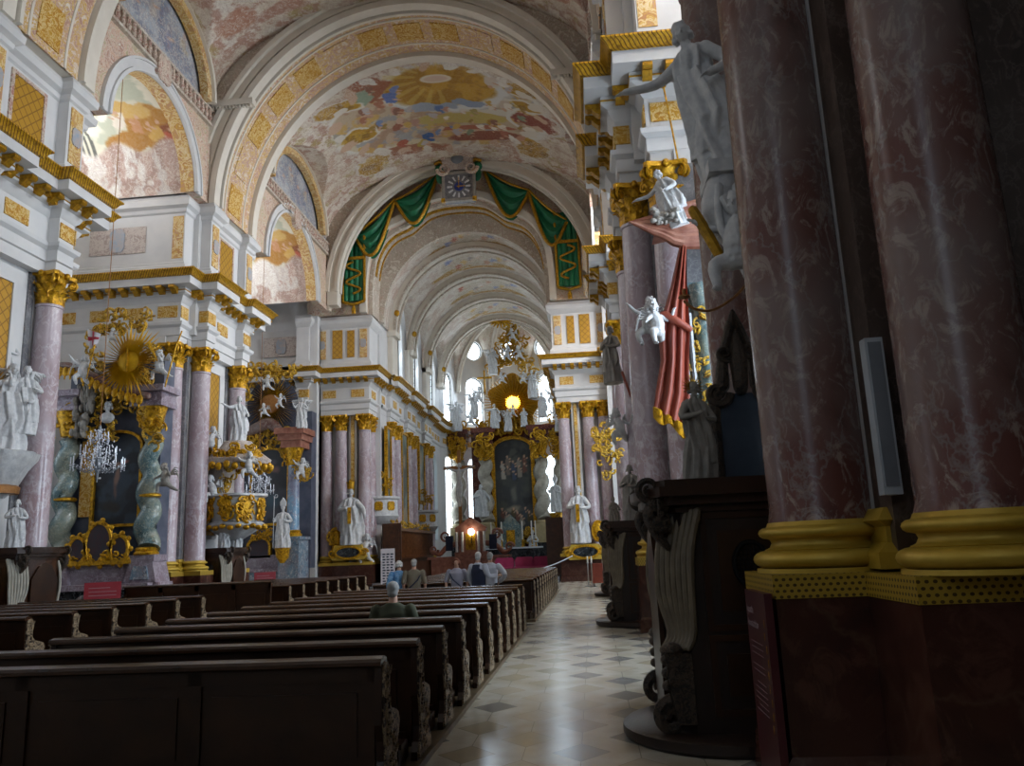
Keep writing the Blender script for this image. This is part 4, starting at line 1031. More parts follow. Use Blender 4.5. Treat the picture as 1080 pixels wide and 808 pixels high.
def tail(x, z0, z1, w, label, sx=1, y=38.95):
    t = thing('green_drapery_tail', label, 'drapery', (x * KA, y * KA, -.09), 0, None, (sx * KA, KA, KA))
    n = 40; pts = []
    for j in range(n + 1): q = j / n; pts.append((-w / 2 + w * q, -.1 - .08 * abs(sin(q * PI * 4))))
    out = pts + [(w / 2, .08), (-w / 2, .08)]
    MB().prism(out, z1 + .25, z0, 'z').build('cloth', 'green_cloth', t, smooth=False)
    MB().tube([(w * .5, -.16, z0), (w * .5, -.16, z1 + .2)], .07, 6).tube([(-w * .5, -.14, z0), (-w * .5, -.14, z1 + .2)], .07, 6).tube([(-w * .5, -.16, z1 + .2), (0, -.18, z1 + .02), (w * .5, -.16, z1 + .2)], .08, 6).build('gold_border', 'gold_leaf_dark', t)
    P = []
    for j in range(30): q = j / 29; P.append((w * .33 * sin(q * PI * 4), -.22, z1 + .6 + (z0 - z1 - 1.2) * .6 * q))
    MB().tube(P, .06, 6).box(-w / 2, w / 2, -.24, -.15, (z0 * .55 + z1 * .45) + .2, (z0 * .55 + z1 * .45) + .36).build('gold_cord', 'gold_leaf_dark', t)
    MB().lathe([(.0, 0), (.06, -.05), (.05, -.12), (.12, -.3), (.1, -.55), (0, -.55)][::-1], (0, -.15, z1 + .1), 10).build('tassel', 'gold', t)
tail(-11.5, 18.4, 14.3, 1.15, 'hanging tail of green drapery at the left foot of the choir arch')
tail(-.4, 18.5, 14.3, 1.15, 'hanging tail of green drapery at the right foot of the choir arch', -1)
for x, z, w in ((-6.65, 20.9, 'beside the clock cartouche, left'), (-4.75, 20.9, 'beside the clock cartouche, right')):
    t = thing('drapery_rosette', 'gathered green and gold drapery knot ' + w, 'drapery knot', (x * KA, 39.9, z * KA - .09))
    MB().ell((0, 0, 0), (.3, .15, .3)).ell((0, 0, -.45), (.24, .12, .4)).build('knot', 'green_cloth', t)
    MB().tube([(-.28, -.12, .25), (0, -.2, .34), (.28, -.12, .25)], .09, 6).build('gold_border', 'gold_leaf_dark', t)
# choir vault and ribs
arcq = [(4.85 * cos(PI * k / 48), 14.6 + 5.05 * sin(PI * k / 48)) for k in range(49)]
o = struct(MB().prism([(-6.6, 14.6), (-6.6, 22.5), (6.6, 22.5), (6.6, 14.6)] + arcq, 43.15, 43.45, 'y').build('wall_over_choir_vault', 'stucco_pale', smooth=False)); o.location = (XQ, 0, 0)
def paint_choir(U, W, V):
    x, y = V[:, 0], V[:, 1]; p = Paint(x, y, 'd8d0c4', 61)
    p.nz('b0a090', 1.8, .5, .56, 3, .6); p.nz('d8d2c8', 1.2, .5, .56, 4, .8); p.nz('b89a88', 2.6, .55, .6, 5, .5)
    for k, yc in enumerate((44.3, 48.2, 53.4, 58.6)):
        p.blob(XQ, yc, 2.6, 1.7, 'd6d0c4', 0, .4); p.blob(XQ, yc, 2.3, 1.4, 'b8ae9a', 0, .4)
        p.blob(XQ - 1.8, yc + .9, 1.0, .35, 'a8801c', 0, .8); p.blob(XQ + 1.8, yc + .9, 1.0, .35, 'a8801c', 0, .8); p.blob(XQ, yc + 1.3, 1.5, .18, 'b8861c', 0, .2)
        for q in range(9): p.figure(XQ - 1.8 + q * .45, yc - .6 + (q * 7 % 4) * .4, .8, ('9a9aa0', '5a7ab4', 'a84a34', 'c9a85c', '8f8a88', 'd0c8bc', 'b0785a', '6f86b0', 'c0a048')[(q + k) % 9])
    return p.c
def PC(u, v): q = PI * (1 - u); return (XQ + 5.05 * cos(q), 43.2 + 18.3 * v, 14.6 + 5.25 * sin(q))
def PCX(u, v):
    x, y, z = PC(u, v)
    for yc in (48.0, 52.9, 59.0):
        q = 1 - ((y - yc) / 1.75) ** 2
        if q > 0: z = max(z, 15.0 + 2.6 * math.sqrt(q))
    return (x, y, z)
struct(painted_sheet('ceiling_choir', PCX, 120, 240, paint_choir, 'fresco'))
for y, w in ((45.6, 'first'), (50.4, 'second'), (55.6, 'third'), (61.0, 'last')):
    t = thing('vault_rib', '%s white stucco rib arch across the choir vault' % w, 'arch rib', (XQ, 0, 0))
    MB().arc((0, 0, 14.6), 4.72, 5.1, y - .45, y + .45, n=56, ky=1.045).build('rib_body', 'plaster_warm', t)
    MB().arc((0, 0, 14.6), 4.62, 4.75, y - .5, y - .28, n=56, ky=1.045).arc((0, 0, 14.6), 4.62, 4.75, y + .28, y + .5, n=56, ky=1.045).build('rib_moulding', 'stucco_pale', t)
    for sx in (-1, 1): MB().box(min(sx * 4.6, sx * 5.2), max(sx * 4.6, sx * 5.2), y - .6, y + .6, 14.3, 14.62).build('rib_capital', 'plaster_warm', t, smooth=False)
    for sx in (-1, 1): MB().ell((sx * 4.55, y - .46, 15.7), (.16, .08, .22)).build('gilt_rosette', 'gold_leaf_dark', t)
# apse: five faces with windows, ribbed half dome
pts = [(-5.15, 61.4)] + [(p[0] * 1.03, 61.4 + (p[1] - 61.4) * 1.03) for p in AP] + [(5.15, 61.4)]
names = ('far left', 'left', 'middle', 'right', 'far right')
for k in range(5):
    a, b = Vector(pts[k]), Vector(pts[k + 1]); L = (b - a).length; ang = math.atan2(b.y - a.y, b.x - a.x)
    m = MB(); ws = [(L / 2, 1.7, 2.6, 9.4, 'arch'), (L / 2, 1.7, 12.0, 16.0, 'arch'), (L / 2, 1.7, 17.5, 19.2, 'round')]
    strip(m, -.1, L + .1, 0, 20.5, ws, .5)
    o = struct(m.build('wall_apse', 'plaster_white', smooth=False)); loc = (XQ + a.x, a.y, 0); o.location = loc; o.rotation_euler = (0, 0, ang)
    for c_, w_, zb, zt, kd in ws: window(c_, w_, zb, zt, kd, .5, loc, ang, 'window_glass', .55)
    # dome web
def dome(u, v):
    q = PI * (1 - u); r = 5.0 * cos(v * PI / 2); return (XQ + r * cos(q), 61.3 + r * sin(q) * 1.08, 17.6 + 2.5 * sin(v * PI / 2) if False else 15.0 + 5.0 * sin(v * PI / 2))
def dome_ribs(name='apse_rib'):
    for k in range(1, 6):
        q = PI - PI * (k - .0) / 5 if k < 5 else 0
    for k in range(6):
        q = PI - PI * k / 5; P = []
        for i in range(15):
            v = i / 14 * .93; r = 5.0 * cos(v * PI / 2); P.append((r * cos(q), 61.2 + r * sin(q) * 1.08, 14.6 + 5.25 * sin(v * PI / 2)))
        t = thing('apse_rib', 'white curved rib of the apse vault, %s of the six' % ('leftmost', 'second from left', 'third from left', 'third from right', 'second from right', 'rightmost')[k], 'vault rib', (XQ, 0, 0))
        MB().tube(P, .2, 8).build('rib_body', 'plaster_warm', t)
        MB().tube([(x, y - .1, z - .12) for x, y, z in P], .09, 6).build('rib_roll', 'stucco_pale', t)
dome_ribs()
def paint_dome(U, W, V):
    p = Paint(V[:, 0] + V[:, 1] * .3, V[:, 2], 'c9bfb0', 71); p.nz('b89a8c', 1.4, .5, .57, 3, .8); p.nz('b0a48c', 2.2, .52, .58, 4, .7); p.nz('d8d2c8', 1.8, .5, .55, 8, .7); return p.c
# webs between ribs, opened round the round windows by starting above them
def PD(u, v):
    q = PI * (1 - u); vv = .0 + v; r = 5.2 * cos(vv * PI / 2); x, y, z = XQ + r * cos(q), 61.2 + r * sin(q) * 1.08, 14.6 + 5.3 * sin(vv * PI / 2)
    seg = u * 5; fr = abs(seg - int(seg) - .5) * 2 if seg < 5 else 1
    if fr < .8: z = max(z, min(19.9, 16.2 + 3.5 * math.sqrt(max(0, 1 - (fr / .8) ** 2))) if vv < .75 else z)
    return (x, y, z)
struct(painted_sheet('ceiling_apse', PD, 150, 50, paint_dome, 'fresco'))
t = thing('vault_boss', 'gilded fan shaped boss where the apse ribs meet', 'boss', (XQ, 61.3, 19.55))
m = MB()
for k in range(9): a = PI + PI * (k + .5) / 9; m.ell((.55 * cos(a), -.1, .28 * sin(a)), (.4, .08, .09), ry=-a, n=8, m=6)
m.build('gilt_shell', 'gold', t)
place_entablature('apse', 'entablature with gilt cornice behind the high altar', (XQ, 0, 0))
# ================================================================ FIGURES
def at(px, py, Y):
    """the point of the place at depth Y that a measured direction meets"""
    d = _R @ np.array([px - 540, -(py - 404), -FPX]); t_ = Y / d[1]; return Vector((d[0] * t_, Y, 1.6 + d[2] * t_))
def ctube(mb, pts, rs, n=10, sub=4):
    """smoothly curved tapering tube with rounded ends"""
    P = [Vector(p) for p in pts]; k = len(P)
    if not hasattr(rs, '__len__'): rs = [rs] * k
    out = []; R_ = []
    for i in range(k - 1):
        p0, p1, p2, p3 = P[max(0, i - 1)], P[i], P[i + 1], P[min(k - 1, i + 2)]
        for q in range(sub):
            t_ = q / sub; out.append(.5 * (2 * p1 + (p2 - p0) * t_ + (2 * p0 - 5 * p1 + 4 * p2 - p3) * t_ ** 2 + (3 * p1 - p0 - 3 * p2 + p3) * t_ ** 3)); R_.append(rs[i] + (rs[i + 1] - rs[i]) * t_)
    out.append(P[-1]); R_.append(rs[-1]); mb.tube(out, R_, n); mb.ell(out[0], R_[0] * .98, n=8, m=6); mb.ell(out[-1], R_[-1] * .98, n=8, m=6); return mb
def drape(mb, rings, folds=9, amp=.12, ph=0, n=36):
    """loft of folded cloth: rings of (x, y, z, rx, ry)"""
    vs = []; fs = []; k = len(rings)
    for j, (x, y, z, rx, ry) in enumerate(rings):
        a_ = amp * min(1, j / 2 + .2)
        for i in range(n):
            a = 2 * PI * i / n; m = 1 + a_ * sin(folds * a + ph + j * .35) + a_ * .5 * sin(folds * 1.7 * a + ph * 2 - j * .5)
            vs.append((x + rx * m * cos(a), y + ry * m * sin(a), z))
    for j in range(k - 1):
        for i in range(n): i2 = (i + 1) % n; fs.append((j * n + i, j * n + i2, (j + 1) * n + i2, (j + 1) * n + i))
    fs += [tuple(range(n))[::-1], tuple((k - 1) * n + i for i in range(n))]
    return mb.add(vs, fs)
def head_mb(mb, c, r=.1, tilt=(0, 0), yaw=0, beard=False, hair=0, nose=1):
    """head looking along -y, turned by yaw; r is half the face width"""
    s = mb.m.copy(); mb.m = s @ Matrix.Translation(c) @ Matrix.Rotation(yaw, 4, 'Z') @ Matrix.Rotation(tilt[0], 4, 'X') @ Matrix.Rotation(tilt[1], 4, 'Y')
    mb.ell((0, r * .12, r * .25), (r * .86, r * 1.05, r * 1.0)); mb.ell((0, -r * .1, -r * .35), (r * .7, r * .82, r * .85)); mb.ell((0, -r * .55, -r * .85), (r * .34, r * .28, r * .25))
    if nose: mb.tube([(0, -r * .92, r * .18), (0, -r * 1.14, -r * .22), (0, -r * .9, -r * .3)], [r * .09, r * .17, r * .12], 6)
    mb.ell((0, -r * .84, -r * .52), (r * .26, r * .14, r * .07)); mb.ell((0, -r * .78, -r * .64), (r * .22, r * .14, r * .08))
    for sx in (-1, 1):
        mb.ell((sx * r * .88, r * .1, -r * .08), (r * .1, r * .2, r * .28)); mb.ell((sx * r * .34, -r * .84, r * .22), (r * .24, r * .12, r * .07)); mb.ell((sx * r * .34, -r * .78, r * .06), (r * .13, r * .1, r * .09))
        mb.ell((sx * r * .45, -r * .6, -r * .3), (r * .25, r * .25, r * .22))
    if beard: mb.ell((0, -r * .55, -r * 1.15), (r * .5, r * .4, r * .6)); mb.ell((0, -r * .5, -r * 1.6), (r * .28, r * .25, r * .4))
    if hair:
        for i in range(22):
            a = i * 2.4; h = (i % 7) / 7
            mb.ell((r * .82 * cos(a) * (1 - .5 * h), r * .3 + r * .8 * sin(a) * (1 - .3 * h) * (1 if sin(a) > -.3 else .5), r * (.25 + .95 * h)), r * .3, n=6, m=5)
        if hair > 1:
            for i in range(10): a = -.2 + i * .38; mb.ell((r * .95 * cos(a), r * .25 + r * .8 * sin(a), -r * .4 - r * .3 * (i % 2)), r * .34, n=6, m=5)
    mb.m = s; return mb
def hand_mb(mb, w, d, up, sz=.09, curl=.5, side=1):
    """palm from the wrist w along d, four fingers and a thumb"""
    w = Vector(w); d = Vector(d).normalized(); up = Vector(up); s_ = d.cross(up).normalized() * side; up = s_.cross(d).normalized() * side
    mb.tube([w, w + d * sz * .5, w + d * sz], [sz * .3, sz * .42, sz * .36], 8, flat=.55)
    for i, (o, l) in enumerate(((-.33, .75), (-.11, .9), (.11, .85), (.32, .65))):
        a = w + d * sz * .95 + s_ * o * sz; l *= sz
        b = a + (d * cos(curl * .5) - up * sin(curl * .5)) * l * .5; c = b + (d * cos(curl * 1.3) - up * sin(curl * 1.3)) * l * .5
        mb.tube([a, b, c], [sz * .11, sz * .1, sz * .075], 6); mb.ell(c, sz * .075, n=6, m=4)
    a = w + d * sz * .3 - s_ * sz * .33; b = a + (d * .6 - s_ * .7) * sz * .45; c = b + (d * .9 - s_ * .2 - up * curl * .4) * sz * .4
    mb.tube([a, b, c], [sz * .14, sz * .12, sz * .09], 6); mb.ell(c, sz * .09, n=6, m=4); return mb
def wing(mb, root, s=1, up=.9, out=.7, back=.15):
    R0 = Vector(root)
    for i in range(9):
        t_ = i / 8; a = R0 + Vector((s * out * t_ * .55, back * t_, up * .55 * sin(t_ * PI * .6))); L = .75 * up * (1 - .35 * t_)
        e = a + Vector((s * (out * .45 + .25 * t_), back + .05, -L * (1.0 - .9 * t_)))
        mb.tube([a, (a + e) / 2 + Vector((s * .06, .04, .04)), e], [.05, .07, .02], 6, flat=.4)
    mb.tube([R0, R0 + Vector((s * out * .3, back * .4, up * .5)), R0 + Vector((s * out * .62, back, up * .55))], [.07, .07, .03], 8); return mb
def statue_standing(kind, n=0):
    """robed standing figure 2 m tall, facing -y"""
    m = MB(); sw = .06 * (1 if n % 2 else -1)
    drape(m, [(0, .02, 0, .34, .27), (.01, 0, .25, .31, .25), (sw * .5, -.01, .6, .27, .22), (sw, 0, .95, .22, .18), (sw, .01, 1.15, .19, .14), (sw * .5, .01, 1.35, .22, .15), (0, .01, 1.52, .22, .13), (0, .02, 1.6, .12, .1)], 8, .2, n, 56)
    drape(m, [(.1 * (1 if n % 2 else -1), -.06, .35, .25, .17), (.05, -.08, .7, .25, .17), (0, -.06, 1.0, .24, .16), (-.05, -.02, 1.3, .2, .14)], 7, .24, n + 1, 56)
    m.tube([(0, .01, 1.55), (0, 0, 1.68)], [.075, .06], 8)
    head_mb(m, (0, -.02, 1.8), .105, (.1, 0), (.5, -.5, .2)[n % 3], beard=kind in ('bishop', 'saint', 'king'), hair=2 if kind != 'bishop' else 1)
    if kind == 'bishop':
        m.prism([(-.12, 1.88), (.12, 1.88), (.14, 2.05), (0, 2.28), (-.14, 2.05)], -.08, .08, 'y'); m.tube([(-.38, -.2, 0), (-.36, -.2, 2.3)], .02, 6); scroll(m, (-.28, -.2, 2.35), .1, 1.4, .02, PI)
        ctube(m, [(-.2, 0, 1.48), (-.36, -.05, 1.22), (-.36, -.2, 1.3)], [.09, .08, .05]); hand_mb(m, (-.36, -.17, 1.28), (0, -.5, .5), (0, 1, 0), .08, 1.6)
        ctube(m, [(.2, 0, 1.48), (.38, -.05, 1.2), (.2, -.26, 1.18)], [.09, .08, .05]); hand_mb(m, (.22, -.24, 1.18), (-1, -.1, .1), (0, 0, 1), .08, .6)
    elif kind == 'king':
        ctube(m, [(-.2, 0, 1.48), (-.38, -.02, 1.2), (-.14, -.24, 1.22)], [.09, .08, .05]); hand_mb(m, (-.16, -.22, 1.22), (1, 0, .2), (0, -1, 0), .08, .5)
        ctube(m, [(.2, 0, 1.48), (.42, -.02, 1.22), (.5, -.16, .98)], [.09, .08, .05]); hand_mb(m, (.5, -.16, .98), (.1, -.3, -1), (0, -1, 0), .08, .6)
        drape(m, [(.05, .16, .02, .42, .2), (.05, .16, .6, .4, .18), (0, .12, 1.2, .32, .16), (0, .06, 1.5, .24, .12)], 7, .15, 3)
    elif kind == 'angel':
        ctube(m, [(-.2, 0, 1.48), (-.42, -.1, 1.32), (-.5, -.3, 1.5)], [.08, .06, .04]); hand_mb(m, (-.5, -.3, 1.5), (-.2, -.4, 1), (0, -1, 0), .08, .5)
        ctube(m, [(.2, 0, 1.48), (.36, -.12, 1.22), (.12, -.3, 1.26)], [.08, .06, .04]); hand_mb(m, (.14, -.28, 1.26), (-1, -.2, .2), (0, 0, 1), .08, .5)
        wing(m, (.1, .12, 1.35), 1, .9, .34); wing(m, (-.1, .12, 1.35), -1, .9, .34)
    elif kind == 'orator':
        ctube(m, [(-.2, 0, 1.48), (-.48, -.08, 1.42), (-.8, -.22, 1.5)], [.085, .06, .04]); hand_mb(m, (-.8, -.22, 1.5), (-1, -.3, .1), (0, 0, 1), .09, .3)
        ctube(m, [(.2, 0, 1.48), (.4, 0, 1.2), (.28, -.26, 1.08)], [.085, .065, .045]); hand_mb(m, (.28, -.26, 1.08), (-.6, -.6, 0), (0, 0, 1), .08, .8)
        drape(m, [(.12, .05, .5, .34, .24), (.1, .08, .8, .36, .24), (.05, .08, 1.1, .28, .2)], 6, .2, 2)
    else:
        ctube(m, [(-.2, 0, 1.48), (-.36, -.08, 1.22), (-.08, -.28, 1.28)], [.085, .065, .04]); hand_mb(m, (-.1, -.26, 1.28), (1, -.1, .3), (0, -1, 0), .08, .5)
        ctube(m, [(.2, 0, 1.48), (.36, -.08, 1.2), (.1, -.3, 1.18)], [.085, .065, .04]); hand_mb(m, (.12, -.28, 1.18), (-1, -.1, .2), (0, 0, 1), .08, .5)
    return m
def statue_putto(n=0, wings=True):
    """chubby child about 1 unit tall, flying or sitting, facing -y"""
    m = MB(); tw = (.3, -.4, .1)[n % 3]
    ctube(m, [(0, 0, .36), (0, -.02, .52), (tw * .15, 0, .68)], [.15, .145, .12]); m.ell((0, -.05, .48), (.14, .13, .13))
    m.tube([(tw * .15, 0, .72), (tw * .2, -.01, .82)], .05, 8); head_mb(m, (tw * .25, -.02, .92), .115, (.1, 0), tw, hair=2)
    if n % 3 == 0:
        ctube(m, [(-.08, 0, .34), (-.2, -.16, .2), (-.16, -.06, 0)], [.1, .075, .045]); ctube(m, [(.08, 0, .34), (.12, .02, .14), (.26, .14, .02)], [.1, .075, .045])
        m.ell((-.16, -.1, -.02), (.035, .07, .03)); m.ell((.28, .12, -.02), (.035, .07, .03))
    else:
        ctube(m, [(-.08, 0, .32), (-.22, -.12, .28), (-.2, -.14, .04)], [.1, .075, .045]); ctube(m, [(.08, 0, .34), (.18, .1, .2), (.32, .2, .1)], [.1, .075, .045])
        m.ell((-.2, -.18, .02), (.035, .07, .03)); m.ell((.36, .24, .08), (.035, .07, .03))
    a = (1, -1, .4)[n % 3]
    ctube(m, [(-.12, 0, .68), (-.28, -.06, .68 + a * .1), (-.38, -.14, .72 + a * .2)], [.055, .045, .032]); hand_mb(m, (-.38, -.14, .72 + a * .2), (-.5, -.4, a * .6), (0, -1, .2), .06, .5)
    ctube(m, [(.12, 0, .68), (.28, -.1, .6), (.3, -.24, .66 - a * .14)], [.055, .045, .032]); hand_mb(m, (.3, -.24, .66 - a * .14), (0, -.8, .3), (0, 0, 1), .06, .5)
    if wings:
        for s_ in (-1, 1):
            for i in range(5): m.tube([(s_ * .06, .1, .66), (s_ * (.2 + .04 * i), .2, .9 - .07 * i), (s_ * (.34 + .02 * i), .24, .86 - .13 * i)], [.03, .045, .015], 6, flat=.5)
    return m
def cloud(n=0, s=1):
    m = MB(); r = random.Random(n)
    for i in range(34): m.ell((r.uniform(-.5, .5) * s, r.uniform(-.15, .1) * s, r.uniform(-.3, .3) * s), (r.uniform(.08, .16) * s, r.uniform(.1, .18) * s, r.uniform(.06, .12) * s), n=8, m=6)
    m.ell((0, .05, 0), (.4, .12, .25))
    return m
ST = {}
def sm(key, mat):
    """shared statue mesh of a pose in a material"""
    k = (key, mat)
    if k not in ST:
        kind, n = key
        mb = statue_putto(n) if kind == 'putto' else cloud(n) if kind == 'cloud' else statue_standing(kind, n)
        base = ST.get((key, None))
        if base is None: base = ST[(key, None)] = fuse(mb, mat, .012 if kind == 'putto' else .014, 1)
        me = base.copy(); me.materials.clear(); me.materials.append(M[mat]); ST[k] = me
    return ST[k]
def statue(name, key, mat, label, loc, rz, h, cat='statue', group=None, lean=0):
    o = obj(name, sm(key, mat)); s = h / (1.05 if key[0] == 'putto' else 1.95 if key[0] != 'bishop' else 2.3)
    o.location = loc; o.rotation_euler = (0, lean, rz); o.scale = (s, s, s)
    return tag(o, label, cat, group)
# ---------------------------------------------------------------- gilt ornament helpers
def rocaille(mb, n, w, h, d=.08, seed=0, r=.05):
    r *= 1.25; n = int(n * 1.3)
    """asymmetric shell scrolls inside a w x h field in the XZ plane"""
    q = random.Random(seed)
    for i in range(n):
        x, z = q.uniform(-w / 2, w / 2), q.uniform(-h / 2, h / 2); s = q.choice((-1, 1)); rr = q.uniform(.5, 1.1) * r * 3
        mb.ell((x * .9, -.02, z * .9), (rr * .75, .09, rr * .26), ry=q.uniform(0, 3), n=8, m=5)
        scroll(mb, (x, -q.uniform(0, d), z), rr, q.uniform(.45, .95), r * q.uniform(.5, .9), q.uniform(0, 6), s, n=14)
    return mb
def sunburst(mb, n, r0, r1, seed=0, th=.03):
    q = random.Random(seed)
    for i in range(n):
        a = 2 * PI * i / n; L = r1 * (1 if i % 3 == 0 else q.uniform(.72, .93)); w = 2 * PI / n * r0 * .55
        ca, sa = cos(a), sin(a)
        mb.add([(r0 * ca - w * sa, 0, r0 * sa + w * ca), (r0 * ca + w * sa, 0, r0 * sa - w * ca), (L * ca, -th * .3, L * sa), (r0 * ca, -th * 1.6, r0 * sa), (r0 * ca, th, r0 * sa)], [(0, 3, 2), (3, 1, 2), (1, 4, 2), (4, 0, 2)])
    return mb
def twisted(mb, r, z0, z1, turns=2.5, off=.35, n=44, k=14, c=(0, 0)):
    P = [];
    for i in range(n + 1): t_ = i / n; a = turns * 2 * PI * t_; P.append((c[0] + r * off * cos(a), c[1] + r * off * sin(a), z0 + (z1 - z0) * t_))
    return mb.tube(P, [r * (1 - .15 * i / n) for i in range(n + 1)], k)
def frame_arched(mb, w, z0, z1, wd, d0, d1, arch=.35, n=10):
    """picture frame with a bowed top"""
    def line(e):
        P = [(-w / 2 - e, z0 - e), (w / 2 + e, z0 - e)]
        for i in range(n + 1): q = PI * i / n; P.append(((w / 2 + e) * cos(q), z1 - arch + (arch + e) * sin(q)))
        return P
    a, b = line(0), line(wd); k = len(a)
    for i in range(k):
        j = (i + 1) % k; mb.prism([a[i], b[i], b[j], a[j]], d0, d1, 'y')
    return mb, a
def canvas(name, w, z0, z1, y, paint, parent, arch=.35):
    def P(u, v):
        z = z0 + (z1 - z0) * v; hw = w / 2
        if z > z1 - arch: hw = w / 2 * math.sqrt(max(0.0004, 1 - ((z - z1 + arch) / arch) ** 2))
        return (-hw + 2 * hw * u, y, z)
    return painted_sheet(name, P, 40, 70, paint, 'canvas', parent)
# ---------------------------------------------------------------- people
def person(loc, rz, label, shirt, hair, trousers='trousers_dark', arms='down', female=False, vest=None, sit=False, h=1.58, yaw=0, bag=None, legs=True):
    t = thing('person', label, 'person', loc, rz, None, (h / 1.72,) * 3)
    dz = -.42 if sit else 0
    SH = 1.42 + dz; sw = .19 if female else .215
    el = {'down': [(-.27, .02, 1.15), (-.26, -.08, .92)], 'hip': [(-.42, .1, 1.18), (-.22, -.02, 1.0)], 'fold': [(-.27, -.02, 1.15), (-.1, -.25, 1.12)], 'lap': [(-.26, -.06, 1.18), (-.12, -.32, 1.1)], 'gesture': [(-.28, -.05, 1.16), (-.3, -.32, 1.16)]}
    L = el[arms]; R_ = el['down' if arms == 'gesture' else arms]
    b = MB()
    head_mb(b, (0, -.015, 1.61 + dz), .078, (.05, 0), yaw)
    b.tube([(0, .02, SH - .02), (0, 0, 1.53 + dz)], [.062, .055], 10)
    ctube(b, [(0, 0, .95 + dz), (0, -.005, 1.15 + dz), (0, .005, SH - .08)], [.09, .085, .085])
    for s_, A in ((1, L), (-1, R_)):
        e = (A[0][0] * s_, A[0][1], A[0][2] + dz); w_ = (A[1][0] * s_, A[1][1], A[1][2] + dz)
        ctube(b, [(-sw * s_, 0, SH - .03), e, w_], [.052, .042, .028]); hand_mb(b, w_, Vector(w_) - Vector(e), (s_, 0, .2), .085, .7, s_)
    kn = []
    for s_ in (-1, 1):
        if sit: leg = [(s_ * .1, 0, .5), (s_ * .13, -.42, .5), (s_ * .13, -.40, .09)]
        else: leg = [(s_ * .09, 0, .93), (s_ * .1, -.01, .5), (s_ * .1, .02, .09)]
        kn.append(leg); ctube(b, leg, [.085, .06, .042]); b.ell((leg[2][0], leg[2][1] - .08, .04), (.045, .13, .04))
    obj('body', fuse(b, 'skin', .013, 2), t)
    c = MB(); bw = .15 if female else .165
    drape(c, [(0, 0, .88 + dz, bw * 1.08, .12), (0, 0, 1.05 + dz, bw * 1.0, .115), (0, -.01, 1.2 + dz, bw * 1.08, .13), (0, 0, 1.34 + dz, sw * .95, .12), (0, .005, SH, sw * .75, .085), (0, .01, SH + .05, .07, .065)], 5, .03, 1)
    for s_, A in ((1, L), (-1, R_)):
        e = Vector((A[0][0] * s_, A[0][1], A[0][2] + dz)); w_ = Vector((A[1][0] * s_, A[1][1], A[1][2] + dz))
        end = e.lerp(w_, .88 if shirt in ('shirt_white', 'shirt_green', 'shirt_blue') else .12); P = [(-sw * s_, 0, SH - .035), tuple(e)] + ([tuple(end)] if (end - e).length > .08 else [])
        ctube(c, P, [.072, .062] + ([.05] if len(P) > 2 else []))
    obj('shirt', fuse(c, shirt, .014, 2), t)
    if vest:
        c = MB(); drape(c, [(0, 0, .9 + dz, bw * 1.16, .135), (0, 0, 1.1 + dz, bw * 1.14, .135), (0, 0, 1.3 + dz, sw * .93, .135), (0, .01, SH + .01, sw * .62, .098)], 5, .03, 1); obj('vest', fuse(c, vest, .014, 2), t)
    c = MB()
    for leg in kn: ctube(c, [leg[0], leg[1], (leg[2][0], leg[2][1], .12)], [.105, .08, .065])
    c.ell((0, 0, .93 + dz), (.16, .125, .1)); obj('trousers', fuse(c, trousers, .016, 1), t)
    c = MB()
    for leg in kn: c.ell((leg[2][0], leg[2][1] - .07, .045), (.055, .15, .05))
    c.build('shoes', 'iron', t)
    c = MB(); c.at((0, -.015, 1.61 + dz), yaw); c.ell((0, .022, .035), (.079, .088, .083))
    if female:
        for i in range(16): a = -.25 + i * .235; c.ell((.072 * cos(a), .02 + .075 * sin(a), -.03 + .03 * (i % 3)), .034, n=7, m=5)
        c.ell((0, -.03, .085), (.05, .04, .022))
    else: c.ell((0, .05, -.03), (.068, .055, .055))
    obj('hair', fuse(c, hair, .01, 1), t)
    if bag:
        b = MB().tube([(-.2, .0, SH - .02), (-.1, -.17, 1.2), (.12, -.19, 1.0)], .016, 6).tube([(-.2, .0, SH - .02), (-.1, .15, 1.2), (.12, .15, 1.0)], .016, 6); b.build('bag_strap', 'navy_cloth', t)
    return t
# ================================================================ PEWS
PEWP = [(0, .955), (.09, .975), (.15, .93), (.165, .85), (.14, .76), (.15, .66), (.22, .6), (.33, .575), (.43, .54), (.47, .47), (.43, .38), (.37, .3), (.36, .2), (.42, .12), (.47, .07), (.47, 0), (-.05, 0), (-.05, .07), (.01, .14), (.04, .26), (.02, .4), (-.015, .52), (-.01, .7)]
def pew_meshes(L, panels):
    back = MB().box(0.03, L - .03, .03, .055, .1, .93)
    n = panels
    for k in range(n + 1):
        x = .03 + (L - .06) * k / n; back.box(max(.03, x - .05), min(L - .03, x + .05), .012, .03, .1, .93)
    back.box(.03, L - .03, .012, .03, .82, .93).box(.03, L - .03, .012, .03, .1, .22)
    for k in range(n):
        a = .03 + (L - .06) * k / n + .12; b = .03 + (L - .06) * (k + 1) / n - .12; back.box(a, b, .018, .032, .3, .74)
    top = MB(); pr = [(-.025, .925), (-.045, .94), (-.045, .965), (-.03, .985), (.05, 1.0), (.1, .985), (.115, .96), (.1, .93), (.06, .92)]
    top.prism(pr, -.03, L + .03, 'x')
    seat = MB().box(.03, L - .03, .08, .44, .43, .465).box(.03, L - .03, .06, .085, .1, .43)
    shelf = MB().box(.03, L - .03, -.34, -.14, .16, .2).box(.06, .12, -.3, 0.02, .02, .16).box(L - .12, L - .06, -.3, .02, .02, .16)
    return back.mesh('backrest', 'wood', False), top.mesh('top_rail', 'wood_top', True, 30), seat.mesh('seat', 'wood', False), shelf.mesh('kneeler', 'wood', False)
end_me = MB().prism(PEWP, -.025, .025, 'x').mesh('end_panel', 'wood', False)
